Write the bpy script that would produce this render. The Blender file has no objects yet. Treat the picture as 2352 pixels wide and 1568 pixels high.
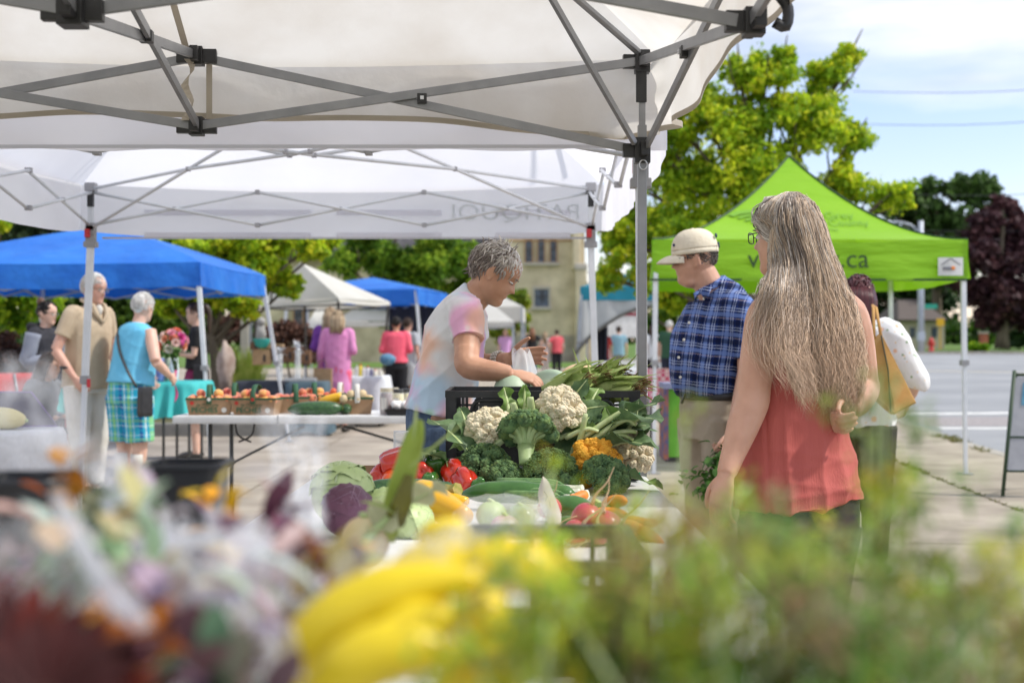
import bpy, bmesh, math, random
import numpy as np
from mathutils import Vector, Matrix, Euler
from math import sin, cos, pi, radians, sqrt, exp, atan2
S = bpy.context.scene
COL = S.collection
rnd = random.Random(7)
# ------------------------------------------------------------------ camera
CAMH = 1.25
cam = bpy.data.cameras.new('camera'); camo = bpy.data.objects.new('camera', cam); COL.objects.link(camo)
cam.sensor_width = 36; cam.lens = 45; cam.clip_start = .02; cam.clip_end = 4000
camo.location = (0, 0, CAMH); camo.rotation_euler = (radians(90), 0, 0)
cam.dof.use_dof = True; cam.dof.focus_distance = 4.02; cam.dof.aperture_fstop = 3.2; cam.dof.aperture_blades = 0
S.camera = camo
FP = 2940.0
def W(px, py, d):      # a point of the street at distance d that the photograph shows at (px, py), 2352 px wide
    return Vector(((px - 1176) / FP * d, d, CAMH - (py - 784) / FP * d))
# ------------------------------------------------------------------ light
SUN_EL, SUN_AZ = 50, 98      # degrees; azimuth clockwise from the view direction
w = bpy.data.worlds.new('World'); S.world = w; w.use_nodes = True
nt = w.node_tree; N = nt.nodes; L = nt.links
for n in list(N): N.remove(n)
out = N.new('ShaderNodeOutputWorld'); bg = N.new('ShaderNodeBackground')
sky = N.new('ShaderNodeTexSky'); sky.sky_type = 'NISHITA'; sky.sun_disc = False
sky.sun_elevation = radians(SUN_EL); sky.sun_rotation = radians(SUN_AZ); sky.air_density = 1.15; sky.dust_density = .4; sky.ozone_density = 3.5
bg.inputs['Strength'].default_value = .15
tc = N.new('ShaderNodeTexCoord'); mp = N.new('ShaderNodeMapping'); mp.inputs['Scale'].default_value = (1.1, 1.1, 5.0)
mp.inputs['Location'].default_value = (0.35, 0.2, .55)
nz = N.new('ShaderNodeTexNoise'); nz.inputs['Scale'].default_value = 1.9; nz.inputs['Detail'].default_value = 7; nz.inputs['Roughness'].default_value = .55
L.new(tc.outputs['Generated'], mp.inputs[0]); L.new(mp.outputs[0], nz.inputs['Vector'])
# cloud cover: a broken deck high up, clearer towards the horizon
sep = N.new('ShaderNodeSeparateXYZ'); L.new(tc.outputs['Generated'], sep.inputs[0])
mr = N.new('ShaderNodeMapRange'); mr.inputs[1].default_value = .15; mr.inputs[2].default_value = .25; mr.inputs[3].default_value = -.25; mr.inputs[4].default_value = .16
L.new(sep.outputs['Z'], mr.inputs[0])
ad = N.new('ShaderNodeMath'); ad.operation = 'ADD'; L.new(nz.outputs['Fac'], ad.inputs[0]); L.new(mr.outputs[0], ad.inputs[1])
cr = N.new('ShaderNodeValToRGB'); cr.color_ramp.elements[0].position = .44; cr.color_ramp.elements[1].position = .70
cr.color_ramp.elements[0].color = (0, 0, 0, 1); cr.color_ramp.elements[1].color = (1, 1, 1, 1)
L.new(ad.outputs[0], cr.inputs[0])
n2 = N.new('ShaderNodeTexNoise'); n2.inputs['Scale'].default_value = 4.0; n2.inputs['Detail'].default_value = 6; L.new(mp.outputs[0], n2.inputs['Vector'])
c2 = N.new('ShaderNodeValToRGB'); c2.color_ramp.elements[0].color = (3.5, 3.85, 4.4, 1); c2.color_ramp.elements[1].color = (5.9, 5.9, 6.0, 1)
c2.color_ramp.elements[0].position = .38; c2.color_ramp.elements[1].position = .6
L.new(n2.outputs['Fac'], c2.inputs[0])
mx = N.new('ShaderNodeMixRGB'); tn = N.new('ShaderNodeMixRGB'); tn.blend_type = 'MULTIPLY'; tn.inputs[0].default_value = 1; tn.inputs[2].default_value = (1.08, .93, 1.0, 1); L.new(sky.outputs[0], tn.inputs[1]); L.new(cr.outputs[0], mx.inputs[0]); L.new(tn.outputs[0], mx.inputs[1]); L.new(c2.outputs[0], mx.inputs[2])
L.new(mx.outputs[0], bg.inputs[0]); L.new(bg.outputs[0], out.inputs[0])
sl = bpy.data.lights.new('sun', 'SUN'); sl.energy = 2.6; sl.angle = radians(3); sl.color = (1, .95, .87)
so = bpy.data.objects.new('sun', sl); COL.objects.link(so)
dv = Vector((sin(radians(SUN_AZ)) * cos(radians(SUN_EL)), cos(radians(SUN_AZ)) * cos(radians(SUN_EL)), sin(radians(SUN_EL))))
so.rotation_euler = dv.to_track_quat('Z', 'Y').to_euler(); so.location = dv * 50
S.view_settings.view_transform = 'Standard'; S.view_settings.look = 'None'; S.view_settings.gamma = 1; S.view_settings.exposure = .52
S.render.engine = 'CYCLES'
S.cycles.use_denoising = True; S.cycles.max_bounces = 8; S.cycles.transparent_max_bounces = 24; S.cycles.caustics_reflective = False; S.cycles.caustics_refractive = False
# ------------------------------------------------------------------ materials
def srgb(h):
    c = [int(h[i:i + 2], 16) / 255 for i in (0, 2, 4)]
    return tuple(((x + .055) / 1.055) ** 2.4 if x > .04045 else x / 12.92 for x in c)
MATS = {}
def mat(name, c, c2=None, scale=8, rough=.6, bump=0, bscale=None, metal=0, spec=.4, transl=0, alpha=1, detail=4, pos=(.35, .65), sss=0, vcol=False, coat=0, sheen=0, bdist=.01, stretch=None, transm=0, tcol=None):
    m = bpy.data.materials.new(name); m.use_nodes = True; MATS[name] = m
    nt = m.node_tree; N = nt.nodes; L = nt.links; b = N['Principled BSDF']; o = N['Material Output']
    if isinstance(c, str): c = srgb(c)
    if isinstance(c2, str): c2 = srgb(c2)
    b.inputs['Base Color'].default_value = (*c, 1); b.inputs['Roughness'].default_value = rough; b.inputs['Metallic'].default_value = metal
    b.inputs['Specular IOR Level'].default_value = spec
    if coat: b.inputs['Coat Weight'].default_value = coat; b.inputs['Coat Roughness'].default_value = .15
    if sheen: b.inputs['Sheen Weight'].default_value = sheen
    if sss: b.inputs['Subsurface Weight'].default_value = sss; b.inputs['Subsurface Radius'].default_value = (.012, .005, .003); b.inputs['Subsurface Scale'].default_value = 1
    if transm: b.inputs['Transmission Weight'].default_value = transm
    tc = N.new('ShaderNodeTexCoord'); co = tc.outputs['Object']
    if stretch:
        mp = N.new('ShaderNodeMapping'); mp.inputs['Scale'].default_value = stretch; L.new(co, mp.inputs[0]); co = mp.outputs[0]
    col = None
    if c2 is not None:
        nz = N.new('ShaderNodeTexNoise'); nz.inputs['Scale'].default_value = scale; nz.inputs['Detail'].default_value = detail
        L.new(co, nz.inputs['Vector'])
        r = N.new('ShaderNodeValToRGB'); r.color_ramp.elements[0].color = (*c, 1); r.color_ramp.elements[1].color = (*c2, 1)
        r.color_ramp.elements[0].position, r.color_ramp.elements[1].position = pos
        L.new(nz.outputs['Fac'], r.inputs[0]); col = r.outputs[0]; L.new(col, b.inputs['Base Color'])
    if vcol:
        a = N.new('ShaderNodeAttribute'); a.attribute_name = 'Col'
        if col is not None:
            mm = N.new('ShaderNodeMixRGB'); mm.blend_type = 'MULTIPLY'; mm.inputs[0].default_value = 1
            L.new(col, mm.inputs[1]); L.new(a.outputs['Color'], mm.inputs[2]); col = mm.outputs[0]
        else: col = a.outputs['Color']
        L.new(col, b.inputs['Base Color'])
    if bump:
        bn = N.new('ShaderNodeTexNoise'); bn.inputs['Scale'].default_value = bscale or scale * 3; bn.inputs['Detail'].default_value = 5; L.new(co, bn.inputs['Vector'])
        bp = N.new('ShaderNodeBump'); bp.inputs['Strength'].default_value = bump; bp.inputs['Distance'].default_value = bdist
        L.new(bn.outputs['Fac'], bp.inputs['Height']); L.new(bp.outputs[0], b.inputs['Normal'])
    last = b.outputs[0]
    if transl:
        t = N.new('ShaderNodeBsdfTranslucent'); mxs = N.new('ShaderNodeMixShader'); mxs.inputs[0].default_value = transl
        if tcol is not None: t.inputs[0].default_value = (*tcol, 1)
        elif col is not None: L.new(col, t.inputs[0])
        else: t.inputs[0].default_value = (*c, 1)
        L.new(last, mxs.inputs[1]); L.new(t.outputs[0], mxs.inputs[2]); last = mxs.outputs[0]
    if alpha < 1:
        t = N.new('ShaderNodeBsdfTransparent'); mxs = N.new('ShaderNodeMixShader'); mxs.inputs[0].default_value = alpha
        L.new(t.outputs[0], mxs.inputs[1]); L.new(last, mxs.inputs[2]); last = mxs.outputs[0]
    L.new(last, o.inputs[0])
    return m
def plaid(name, base, bands, scale, rough=.8, vdir=(1, 0, 0), hdir=(0, 0, 1)):
    """woven check: bands = [(axis, period fraction a, b, colour, opacity)] in object space"""
    m = bpy.data.materials.new(name); m.use_nodes = True
    nt = m.node_tree; N = nt.nodes; L = nt.links; b = N['Principled BSDF']; b.inputs['Roughness'].default_value = rough; b.inputs['Specular IOR Level'].default_value = .15
    tc = N.new('ShaderNodeTexCoord'); wn = N.new('ShaderNodeTexNoise'); wn.inputs['Scale'].default_value = 7
    wm = N.new('ShaderNodeMixRGB'); wm.blend_type = 'ADD'; wm.inputs[0].default_value = .02
    L.new(tc.outputs['Object'], wn.inputs['Vector']); L.new(tc.outputs['Object'], wm.inputs[1]); L.new(wn.outputs['Color'], wm.inputs[2])
    sp = N.new('ShaderNodeSeparateXYZ'); L.new(wm.outputs[0], sp.inputs[0])
    dd = {}
    for ax, (kx, ky, kz) in {'h': hdir, 'v': vdir}.items():
        s = N.new('ShaderNodeVectorMath'); s.operation = 'DOT_PRODUCT'; s.inputs[1].default_value = (kx * scale, ky * scale, kz * scale); L.new(wm.outputs[0], s.inputs[0])
        f = N.new('ShaderNodeMath'); f.operation = 'FRACT'; L.new(s.outputs['Value'], f.inputs[0]); dd[ax] = f.outputs[0]
    col = N.new('ShaderNodeRGB'); col.outputs[0].default_value = (*srgb(base), 1); col = col.outputs[0]
    for ax, a, bb, c, op in bands:
        g = N.new('ShaderNodeMath'); g.operation = 'COMPARE'; g.inputs[1].default_value = (a + bb) / 2; g.inputs[2].default_value = (bb - a) / 2; L.new(dd[ax], g.inputs[0])
        k = N.new('ShaderNodeMath'); k.operation = 'MULTIPLY'; k.inputs[1].default_value = op; L.new(g.outputs[0], k.inputs[0])
        x = N.new('ShaderNodeMixRGB'); L.new(k.outputs[0], x.inputs[0]); L.new(col, x.inputs[1]); x.inputs[2].default_value = (*srgb(c), 1); col = x.outputs[0]
    L.new(col, b.inputs['Base Color'])
    return m
# ------------------------------------------------------------------ mesh builder
class MB:
    def __init__(s): s.v = []; s.f = []; s.c = []; s.cur = None
    def add(s, vs, fs, col=None):
        o = len(s.v); s.v.extend([tuple(v) for v in vs]); s.f.extend([tuple(i + o for i in f) for f in fs])
        c = col or s.cur or (1, 1, 1); s.c.extend([c] * len(vs)); return s
    def box(s, c, sz, M=None):
        x, y, z = (k / 2 for k in sz); c = Vector(c)
        vs = [Vector((a * x, b * y, d * z)) for a in (-1, 1) for b in (-1, 1) for d in (-1, 1)]
        if M is not None: vs = [M @ v for v in vs]
        return s.add([c + v for v in vs], [(0, 1, 3, 2), (4, 6, 7, 5), (0, 4, 5, 1), (2, 3, 7, 6), (0, 2, 6, 4), (1, 5, 7, 3)])
    def bar(s, a, b, w, h=None, up=(0, 0, 1)):
        a = Vector(a); b = Vector(b); h = h or w; d = (b - a); ln = d.length; d.normalize(); up = Vector(up)
        if abs(d.dot(up)) > .98: up = Vector((0, 1, 0))
        x = d.cross(up).normalized(); z = x.cross(d)
        vs = [p + x * (sx * w / 2) + z * (sz * h / 2) for p in (a, b) for sx, sz in ((-1, -1), (1, -1), (1, 1), (-1, 1))]
        return s.add(vs, [(3, 2, 1, 0), (4, 5, 6, 7), (0, 1, 5, 4), (1, 2, 6, 5), (2, 3, 7, 6), (3, 0, 4, 7)])
    def loft(s, rings, close=True, cap=True, col=None):
        n = len(rings[0]); vs = [p for r in rings for p in r]; fs = []
        for i in range(len(rings) - 1):
            for j in range(n if close else n - 1):
                k = (j + 1) % n; fs.append((i * n + j, i * n + k, (i + 1) * n + k, (i + 1) * n + j))
        if cap and close: fs.append(tuple(range(n - 1, -1, -1))); m = (len(rings) - 1) * n; fs.append(tuple(range(m, m + n)))
        return s.add(vs, fs, col)
    def tube(s, pts, r, n=8, cap=True, flat=1.0, up=None, col=None):
        pts = [Vector(p) for p in pts]; R = r if hasattr(r, '__len__') else [r] * len(pts)
        u = Vector(up) if up else None; rings = []
        for i, p in enumerate(pts):
            t = (pts[min(i + 1, len(pts) - 1)] - pts[max(i - 1, 0)])
            if t.length < 1e-9: t = Vector((0, 0, 1))
            t.normalize()
            if u is None: u = Vector((1, 0, 0)) if abs(t.x) < .8 else Vector((0, 1, 0))
            x = (u - t * u.dot(t))
            if x.length < 1e-6: x = t.orthogonal()
            x.normalize(); y = t.cross(x); u = x if not up else u
            rr = R[i]; rx, ry = (rr if hasattr(rr, '__len__') else (rr, rr * flat))
            rings.append([p + x * (rx * cos(2 * pi * k / n)) + y * (ry * sin(2 * pi * k / n)) for k in range(n)])
        return s.loft(rings, cap=cap, col=col)
    def ell(s, c, r, rot=None, nu=12, nv=8, col=None, fn=None):
        c = Vector(c); r = (r, r, r) if not hasattr(r, '__len__') else r; vs = []; fs = []
        for i in range(nv + 1):
            th = pi * i / nv
            for j in range(nu):
                ph = 2 * pi * j / nu; d = Vector((sin(th) * cos(ph), sin(th) * sin(ph), cos(th)))
                k = fn(d) if fn else 1
                v = Vector((d.x * r[0] * k, d.y * r[1] * k, d.z * r[2] * k))
                if rot is not None: v = rot @ v
                vs.append(c + v)
        for i in range(nv):
            for j in range(nu):
                k = (j + 1) % nu; fs.append((i * nu + j, (i + 1) * nu + j, (i + 1) * nu + k, i * nu + k))
        return s.add(vs, fs, col)
    def lathe(s, prof, c=(0, 0, 0), n=20, cap=True, fn=None, M=None):
        c = Vector(c); rings = []
        for r, z in prof:
            ring = []
            for j in range(n):
                a = 2 * pi * j / n; k = fn(a, z) if fn else 1; v = Vector((r * k * cos(a), r * k * sin(a), z))
                if M is not None: v = M @ v
                ring.append(c + v)
            rings.append(ring)
        return s.loft(rings, cap=cap)
    def grid(s, fn, nu, nv, col=None):
        vs = [fn(i / nu, j / nv) for i in range(nu + 1) for j in range(nv + 1)]
        fs = [(i * (nv + 1) + j, (i + 1) * (nv + 1) + j, (i + 1) * (nv + 1) + j + 1, i * (nv + 1) + j + 1) for i in range(nu) for j in range(nv)]
        return s.add(vs, fs, col)
    def prism(s, poly, z0, z1):
        n = len(poly); vs = [(x, y, z0) for x, y in poly] + [(x, y, z1) for x, y in poly]
        return s.add(vs, [tuple(range(n - 1, -1, -1)), tuple(range(n, 2 * n))] + [(i, (i + 1) % n, n + (i + 1) % n, n + i) for i in range(n)])
    def merge(s, o, M=None):
        vs = [M @ Vector(v) for v in o.v] if M is not None else o.v
        k = len(s.v); s.v.extend([tuple(v) for v in vs]); s.f.extend([tuple(i + k for i in f) for f in o.f]); s.c.extend(o.c); return s
def rootloc(o):
    p = Vector((0, 0, 0))
    while o is not None: p += o.location; o = o.parent
    return p
def build(mb, name, m, parent=None, smooth=None, bevel=0, loc=None, vcol=False, solid=0, sub=0, local=False):
    """link mb as ONE mesh object; vertices are world coordinates unless local"""
    if parent is not None: off = Vector((0, 0, 0)) if local else rootloc(parent)
    else: off = Vector(loc) if loc is not None else Vector((0, 0, 0))
    me = bpy.data.meshes.new(name)
    vs = mb.v if (off.length == 0 or local) else [(v[0] - off.x, v[1] - off.y, v[2] - off.z) for v in mb.v]
    me.from_pydata(vs, [], mb.f)
    if vcol:
        a = me.color_attributes.new('Col', 'FLOAT_COLOR', 'POINT'); a.data.foreach_set('color', [x for c in mb.c for x in (*c, 1)])
    if bevel:
        bm = bmesh.new(); bm.from_mesh(me); es = [e for e in bm.edges if len(e.link_faces) == 2 and e.calc_face_angle() > .6]
        bmesh.ops.bevel(bm, geom=es, offset=bevel, segments=2, affect='EDGES', profile=.7, clamp_overlap=True); bm.to_mesh(me); bm.free()
    if smooth: me.polygons.foreach_set('use_smooth', [True] * len(me.polygons))
    me.update()
    o = bpy.data.objects.new(name, me); COL.objects.link(o)
    if parent is not None: o.parent = parent
    elif not local or loc is not None: o.location = off
    if m is not None: me.materials.append(m)
    if solid:
        k = o.modifiers.new('solid', 'SOLIDIFY'); k.thickness = solid; k.offset = 0
    if sub:
        k = o.modifiers.new('sub', 'SUBSURF'); k.levels = k.render_levels = sub
    return o
def tag(o, label=None, cat=None, group=None, kind=None):
    if label: o['label'] = label
    if cat: o['category'] = cat
    if group: o['group'] = group
    if kind: o['kind'] = kind
    return o
def thing(name, label, cat, loc=(0, 0, 0), rz=0, group=None):
    o = bpy.data.objects.new(name, None); COL.objects.link(o); o.location = loc; o.rotation_euler = (0, 0, rz); o.empty_display_size = .1
    return tag(o, label, cat, group)
def dup(r, loc, rz=0, label=None, scale=None, rot=None):
    c = r.copy(); COL.objects.link(c); c.location = loc; c.rotation_euler = rot or (0, 0, rz)
    if label: c['label'] = label
    if scale: c.scale = (scale,) * 3
    for ch in r.children:
        d = ch.copy(); COL.objects.link(d); d.parent = c
        for g in ch.children:
            e = g.copy(); COL.objects.link(e); e.parent = d
    return c
def remesh(mb, vox, smooth=6, fac=.5, disp=None):
    """fuse overlapping closed pieces into one continuous skin; returns an MB"""
    me = bpy.data.meshes.new('tmp'); me.from_pydata(mb.v, [], mb.f)
    bm = bmesh.new(); bm.from_mesh(me); bmesh.ops.recalc_face_normals(bm, faces=bm.faces); bm.to_mesh(me); bm.free()
    o = bpy.data.objects.new('tmp', me); COL.objects.link(o)
    k = o.modifiers.new('r', 'REMESH'); k.mode = 'VOXEL'; k.voxel_size = vox; k.adaptivity = 0
    if smooth: k = o.modifiers.new('s', 'SMOOTH'); k.iterations = smooth; k.factor = fac
    dg = bpy.context.evaluated_depsgraph_get(); e = o.evaluated_get(dg); m2 = e.to_mesh()
    n = len(m2.vertices); a = np.empty(n * 3); m2.vertices.foreach_get('co', a); a = a.reshape(-1, 3)
    nr = np.empty(n * 3); m2.vertices.foreach_get('normal', nr); nr = nr.reshape(-1, 3)
    if disp is not None: a = a + nr * disp(a, nr)[:, None]
    r = MB(); r.v = [tuple(x) for x in a.tolist()]; r.f = [tuple(p.vertices) for p in m2.polygons]; r.c = [(1, 1, 1)] * n
    e.to_mesh_clear(); bpy.data.objects.remove(o); bpy.data.meshes.remove(me)
    return r
def smoothpts(pts, k=4):
    """Catmull-Rom through points of any dimension"""
    P = [np.array(p, float) for p in pts]; P = [2 * P[0] - P[1]] + P + [2 * P[-1] - P[-2]]; o = []
    for i in range(1, len(P) - 2):
        for j in range(k):
            t = j / k; a, b, c, d = P[i - 1], P[i], P[i + 1], P[i + 2]
            o.append(.5 * ((2 * b) + (-a + c) * t + (2 * a - 5 * b + 4 * c - d) * t * t + (-a + 3 * b - 3 * c + d) * t ** 3))
    o.append(P[-2]); return o
def text(body, name, size, M, m, parent, ext=.002, bold=False, sx=1):
    cu = bpy.data.curves.new('t', 'FONT'); cu.body = body; cu.size = size; cu.extrude = ext; cu.align_x = 'CENTER'; cu.align_y = 'CENTER'; cu.resolution_u = 3
    if bold: cu.offset = size * .02
    o = bpy.data.objects.new('t', cu); COL.objects.link(o)
    dg = bpy.context.evaluated_depsgraph_get(); me = bpy.data.meshes.new_from_object(o.evaluated_get(dg)); bpy.data.objects.remove(o)
    off = rootloc(parent) if parent is not None else Vector()
    me.transform(Matrix.Translation(-off) @ M @ Matrix.Diagonal((sx, 1, 1, 1))); me.materials.clear(); me.materials.append(m); me.name = name
    q = bpy.data.objects.new(name, me); COL.objects.link(q); q.parent = parent
    return q

def islands(mb):
    p = list(range(len(mb.v)))
    def f(i):
        while p[i] != i: p[i] = p[p[i]]; i = p[i]
        return i
    for t in mb.f:
        a = f(t[0])
        for j in t[1:]: p[f(j)] = a
    G = {}
    for t in mb.f: G.setdefault(f(t[0]), []).append(t)
    o = []
    for fs in G.values():
        ids = sorted({i for t in fs for i in t}); k = {i: n for n, i in enumerate(ids)}; m = MB(); m.v = [mb.v[i] for i in ids]; m.c = [mb.c[i] for i in ids]; m.f = [tuple(k[i] for i in t) for t in fs]; o.append(m)
    return o
def build_each(mb, *a, **k): return [build(m, *a, **k) for m in islands(mb)]
# ================================================================== SETTING
M_conc = mat('concrete', (.27, .23, .185), (.42, .365, .295), scale=1.6, rough=.9, bump=.25, bscale=60, detail=8, bdist=.004)
M_conc2 = mat('kerb_concrete', (.32, .29, .25), (.42, .39, .35), scale=3, rough=.9, bump=.3, bscale=40)
M_kerbd = mat('kerb_grey', (.17, .165, .15), (.26, .25, .22), scale=4, rough=.9, bump=.3, bscale=30)
M_asph = mat('asphalt', (.24, .25, .265), (.31, .32, .335), scale=.35, rough=.92, bump=.3, bscale=90, detail=9, bdist=.004)
M_lawn = mat('lawn_grass', (.06, .13, .015), (.13, .22, .03), scale=1.2, rough=.9, bump=.5, bscale=30, detail=8)
M_soil = mat('soil', (.07, .055, .03), (.13, .14, .04), scale=5, rough=.95, bump=.6, bscale=30)
M_white = mat('white_paint', (.78, .78, .76), (.62, .62, .60), scale=4, rough=.8)
M_yell = mat('yellow_road_paint', (.68, .58, .38), (.58, .52, .40), scale=5, rough=.8)
M_paver = mat('crossing_pavers', (.24, .22, .22), (.36, .33, .33), scale=14, rough=.9)
def rise(x, y):
    a = min(max((y - 20) / 58, 0), 1.6); b = min(max((x - 5.9) / 7, 0), 1); b = b * b * (3 - 2 * b)
    return -.16 + b * a * .66
def sheet(name, m, xs, ys, dz, kind='structure', lab=None):
    mb = MB(); vs = [(x, y, rise(x, y) + dz) for y in ys for x in xs]; n = len(xs)
    mb.add(vs, [(j * n + i, j * n + i + 1, (j + 1) * n + i + 1, (j + 1) * n + i) for j in range(len(ys) - 1) for i in range(n - 1)])
    return tag(build(mb, name, m, smooth=True), kind=kind)
xs_ = [-1500, -300, -60, 0] + [5.9 + i * .7 for i in range(11)] + [20, 40, 80, 200, 1500]
ys_ = [-60, -8, 0, 10] + list(range(20, 80, 6)) + [90, 113, 200, 500, 2500]
sheet('ground', M_lawn, xs_, ys_, 0)
sheet('road', M_asph, [0] + [5.9 + i * .7 for i in range(11)] + [20, 30, 45, 70, 110], [-8, 0, 10, 20, 26, 32, 38, 44, 50, 56, 62, 68, 74, 77], .006)
edge = [(5.2, -7), (5.22, 8), (5.28, 12), (5.42, 15), (5.8, 18.4), (6.3, 22), (6.7, 27), (6.2, 34), (5.4, 60)]
mb = MB(); mb.prism([(-45, -7)] + edge + [(-45, 60)], -.3, 0); tag(build(mb, 'pavement', M_conc), kind='structure')
# kerb along the road
mb = MB(); E2 = smoothpts(edge, 5)
for a, b in zip(E2[:-1], E2[1:]):
    d = (b - a) / np.linalg.norm(b - a); nx, ny = d[1], -d[0]
    mb.prism([tuple(a + np.array([nx, ny]) * .003), tuple(a + np.array([nx, ny]) * .16), tuple(b + np.array([nx, ny]) * .16), tuple(b + np.array([nx, ny]) * .003)], -.3, .004)
tag(build(mb, 'kerb', M_conc2), kind='structure')
# joints between slabs, thin dark grooves with weeds
M_joint = mat('slab_joint', (.16, .13, .09), (.26, .22, .16), scale=8, rough=.95)
mb = MB()
def strip(a, b, w, z=.004):
    a = np.array(a, float); b = np.array(b, float); d = (b - a) / np.linalg.norm(b - a); n = np.array([d[1], -d[0]]) * w / 2
    mb.add([(*(a + n), z), (*(b + n), z), (*(b - n), z), (*(a - n), z)], [(0, 1, 2, 3)])
strip((3.55, 6), (3.9, 12), .022); strip((3.9, 12), (4.25, 18), .022); strip((1.2, 6), (1.9, 15), .02); strip((1.9, 15), (2.6, 24), .02)
for y in (8.2, 11.1, 14.0, 16.4): strip((-12, y), (1.5 + y * .02, y), .014)
for x in (-4.9, -2.2, -7.8): strip((x, 4), (x, 16.8), .014)
for y in (7.7, 10.4, 15.2): strip((1.55, y + .3), (5.2, y), .012)
tag(build(mb, 'pavement_joints', M_joint), kind='structure')
# weeds in the joints and along the kerb
M_weed = mat('weed_green', (.09, .14, .03), (.25, .20, .08), scale=20, rough=.9, transl=.3)
mb = MB(); r = random.Random(3)
def tuft(x, y, h, n, z=0, sp=.05):
    for _ in range(n):
        a = r.uniform(0, 6.28); l = r.uniform(.4, 1) * h; dx, dy = cos(a) * r.uniform(0, sp), sin(a) * r.uniform(0, sp); wv = .006 + h * .03
        mb.add([(x + dx - wv, y + dy, z), (x + dx + wv, y + dy, z), (x + dx + cos(a) * l * .8, y + dy + sin(a) * l * .8, z + l)], [(0, 1, 2)])
for i in range(46):
    t = r.random(); tuft(3.55 + .35 * t + r.uniform(-.01, .01), 6.5 + 5.5 * t, .03, 6, sp=.02)
for i in range(60):
    t = r.random() ** 1.3; tuft(3.9 + .35 * t, 12 + 6 * t, .04, 6, sp=.03)
for i in range(90):
    t = r.random(); tuft(1.2 + .7 * t + r.uniform(-.02, .02), 6 + 9 * t, .03, 6, sp=.03)
for i in range(20):
    y = r.choice((13.2, 13.9, 14.6, 16.1, 16.6)) + r.gauss(0, .16); x = np.interp(y, [12, 15, 18.4], [5.28, 5.42, 5.8]) + r.uniform(-.03, .1); tuft(x, y, .07, 14, sp=.08)
tag(build(mb, 'weeds', M_weed), kind='stuff')
# crossing and lane line on the road
mb = MB()
def rstrip(p, q, w, mb, n=14, dz=.010):
    p = np.array(p, float); q = np.array(q, float); d = (q - p) / np.linalg.norm(q - p); nn = np.array([-d[1], d[0]]) * w / 2; vs = []
    for i in range(n + 1):
        c = p + (q - p) * i / n
        for sg in (-1, 1): e = c + nn * sg; vs.append((e[0], e[1], rise(e[0], e[1]) + dz))
    mb.add(vs, [(2 * i, 2 * i + 2, 2 * i + 3, 2 * i + 1) for i in range(n)])
rstrip((6.9, 20.7), (30, 19.9), .35, mb); rstrip((7.0, 24.6), (30, 24.6), .5, mb)
tag(build(mb, 'crossing_lines', M_white), kind='structure')
mb = MB(); rstrip((6.95, 22.4), (30, 22.1), 2.4, mb, dz=.009); tag(build(mb, 'crossing_pavers', M_paver), kind='structure')
mb = MB(); rstrip((8, 52), (40, 33), .35, mb); tag(build(mb, 'lane_line', M_yell), kind='structure')
# far kerb and far lawn
mb = MB()
for i in range(24):
    x = 6 + i * 5; mb.box((x + 2.5, 77.2, rise(x + 2.5, 77.2) + .06), (5, 1.6, .16))
tag(build(mb, 'far_kerb', M_conc2), kind='structure')
mb = MB(); mb.prism([(-60, 60.01), (5.6, 60.01), (5.6, 74), (-60, 74)], -.2, .05); tag(build(mb, 'lawn', M_lawn), kind='structure')
# raised planting bed at the back left
mb = MB(); mb.box((-7.6, 16.95, .07), (9.4, .22, .2)); mb.box((-2.98, 18.9, .07), (.2, 4.1, .2)); tag(build(mb, 'bed_kerb', M_kerbd, bevel=.02), kind='structure')
mb = MB(); mb.prism([(-12.3, 17.06), (-3.08, 17.06), (-3.08, 21), (-12.3, 21)], -.05, .1); tag(build(mb, 'planting_bed', M_soil), kind='structure')

# ---------------------------------------------------------------- church
M_brick = mat('buff_brick', (.46, .39, .26), (.70, .60, .42), scale=.9, rough=.9, bump=.4, bscale=9, detail=9, bdist=.02)
M_stone = mat('grey_stone', (.26, .23, .18), (.40, .36, .29), scale=2, rough=.9, bump=.5, bscale=4, bdist=.04)
M_sill = mat('stone_sill', (.46, .42, .36), rough=.85)
M_slate = mat('slate_roof', (.06, .058, .065), (.10, .095, .10), scale=3, rough=.7)
M_glassd = mat('dark_leaded_glass', (.03, .04, .06), (.10, .13, .18), scale=3, rough=.25, spec=.6)
M_band = mat('orange_brick', (.42, .24, .12), rough=.9)
def B(px0, px1, py0, py1, d, th, back=True):   # box filling that patch of the street at distance d, th deep
    a = W(px0, py0, d); b = W(px1, py1, d); return ((a.x + b.x) / 2, d + th / 2, (a.z + b.z) / 2), (abs(b.x - a.x), th, abs(a.z - b.z))
D = 75
ch = thing('church', 'buff brick church with square tower and three narrow arched windows, beyond the market', 'church', (4, D, 0))
mb = MB(); c, s = B(1160, 1343, 300, 770, D, 7); mb.box(c, s); build(mb, 'tower', M_brick, ch)
mb = MB(); c, s = B(1157, 1346, 770, 832, D - .1, 7.2); mb.box(c, s); build(mb, 'tower_base', M_stone, ch)
mb = MB()
for x0, x1, y0, y1 in ((1322, 1348, 618, 832), (1316, 1334, 420, 618)): c, s = B(x0, x1, y0, y1, D - .9, 1); mb.box(c, s)
build(mb, 'buttress', M_brick, ch, bevel=.1)
mb = MB(); c, s = B(1320, 1350, 604, 620, D - 1, 1.2); mb.box(c, s); build(mb, 'buttress_cap', M_sill, ch, bevel=.12)
mb = MB(); c, s = B(1345, 1368, 690, 832, D + 2, 6); mb.box(c, s); build(mb, 'side_wall', M_brick, ch)
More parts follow.
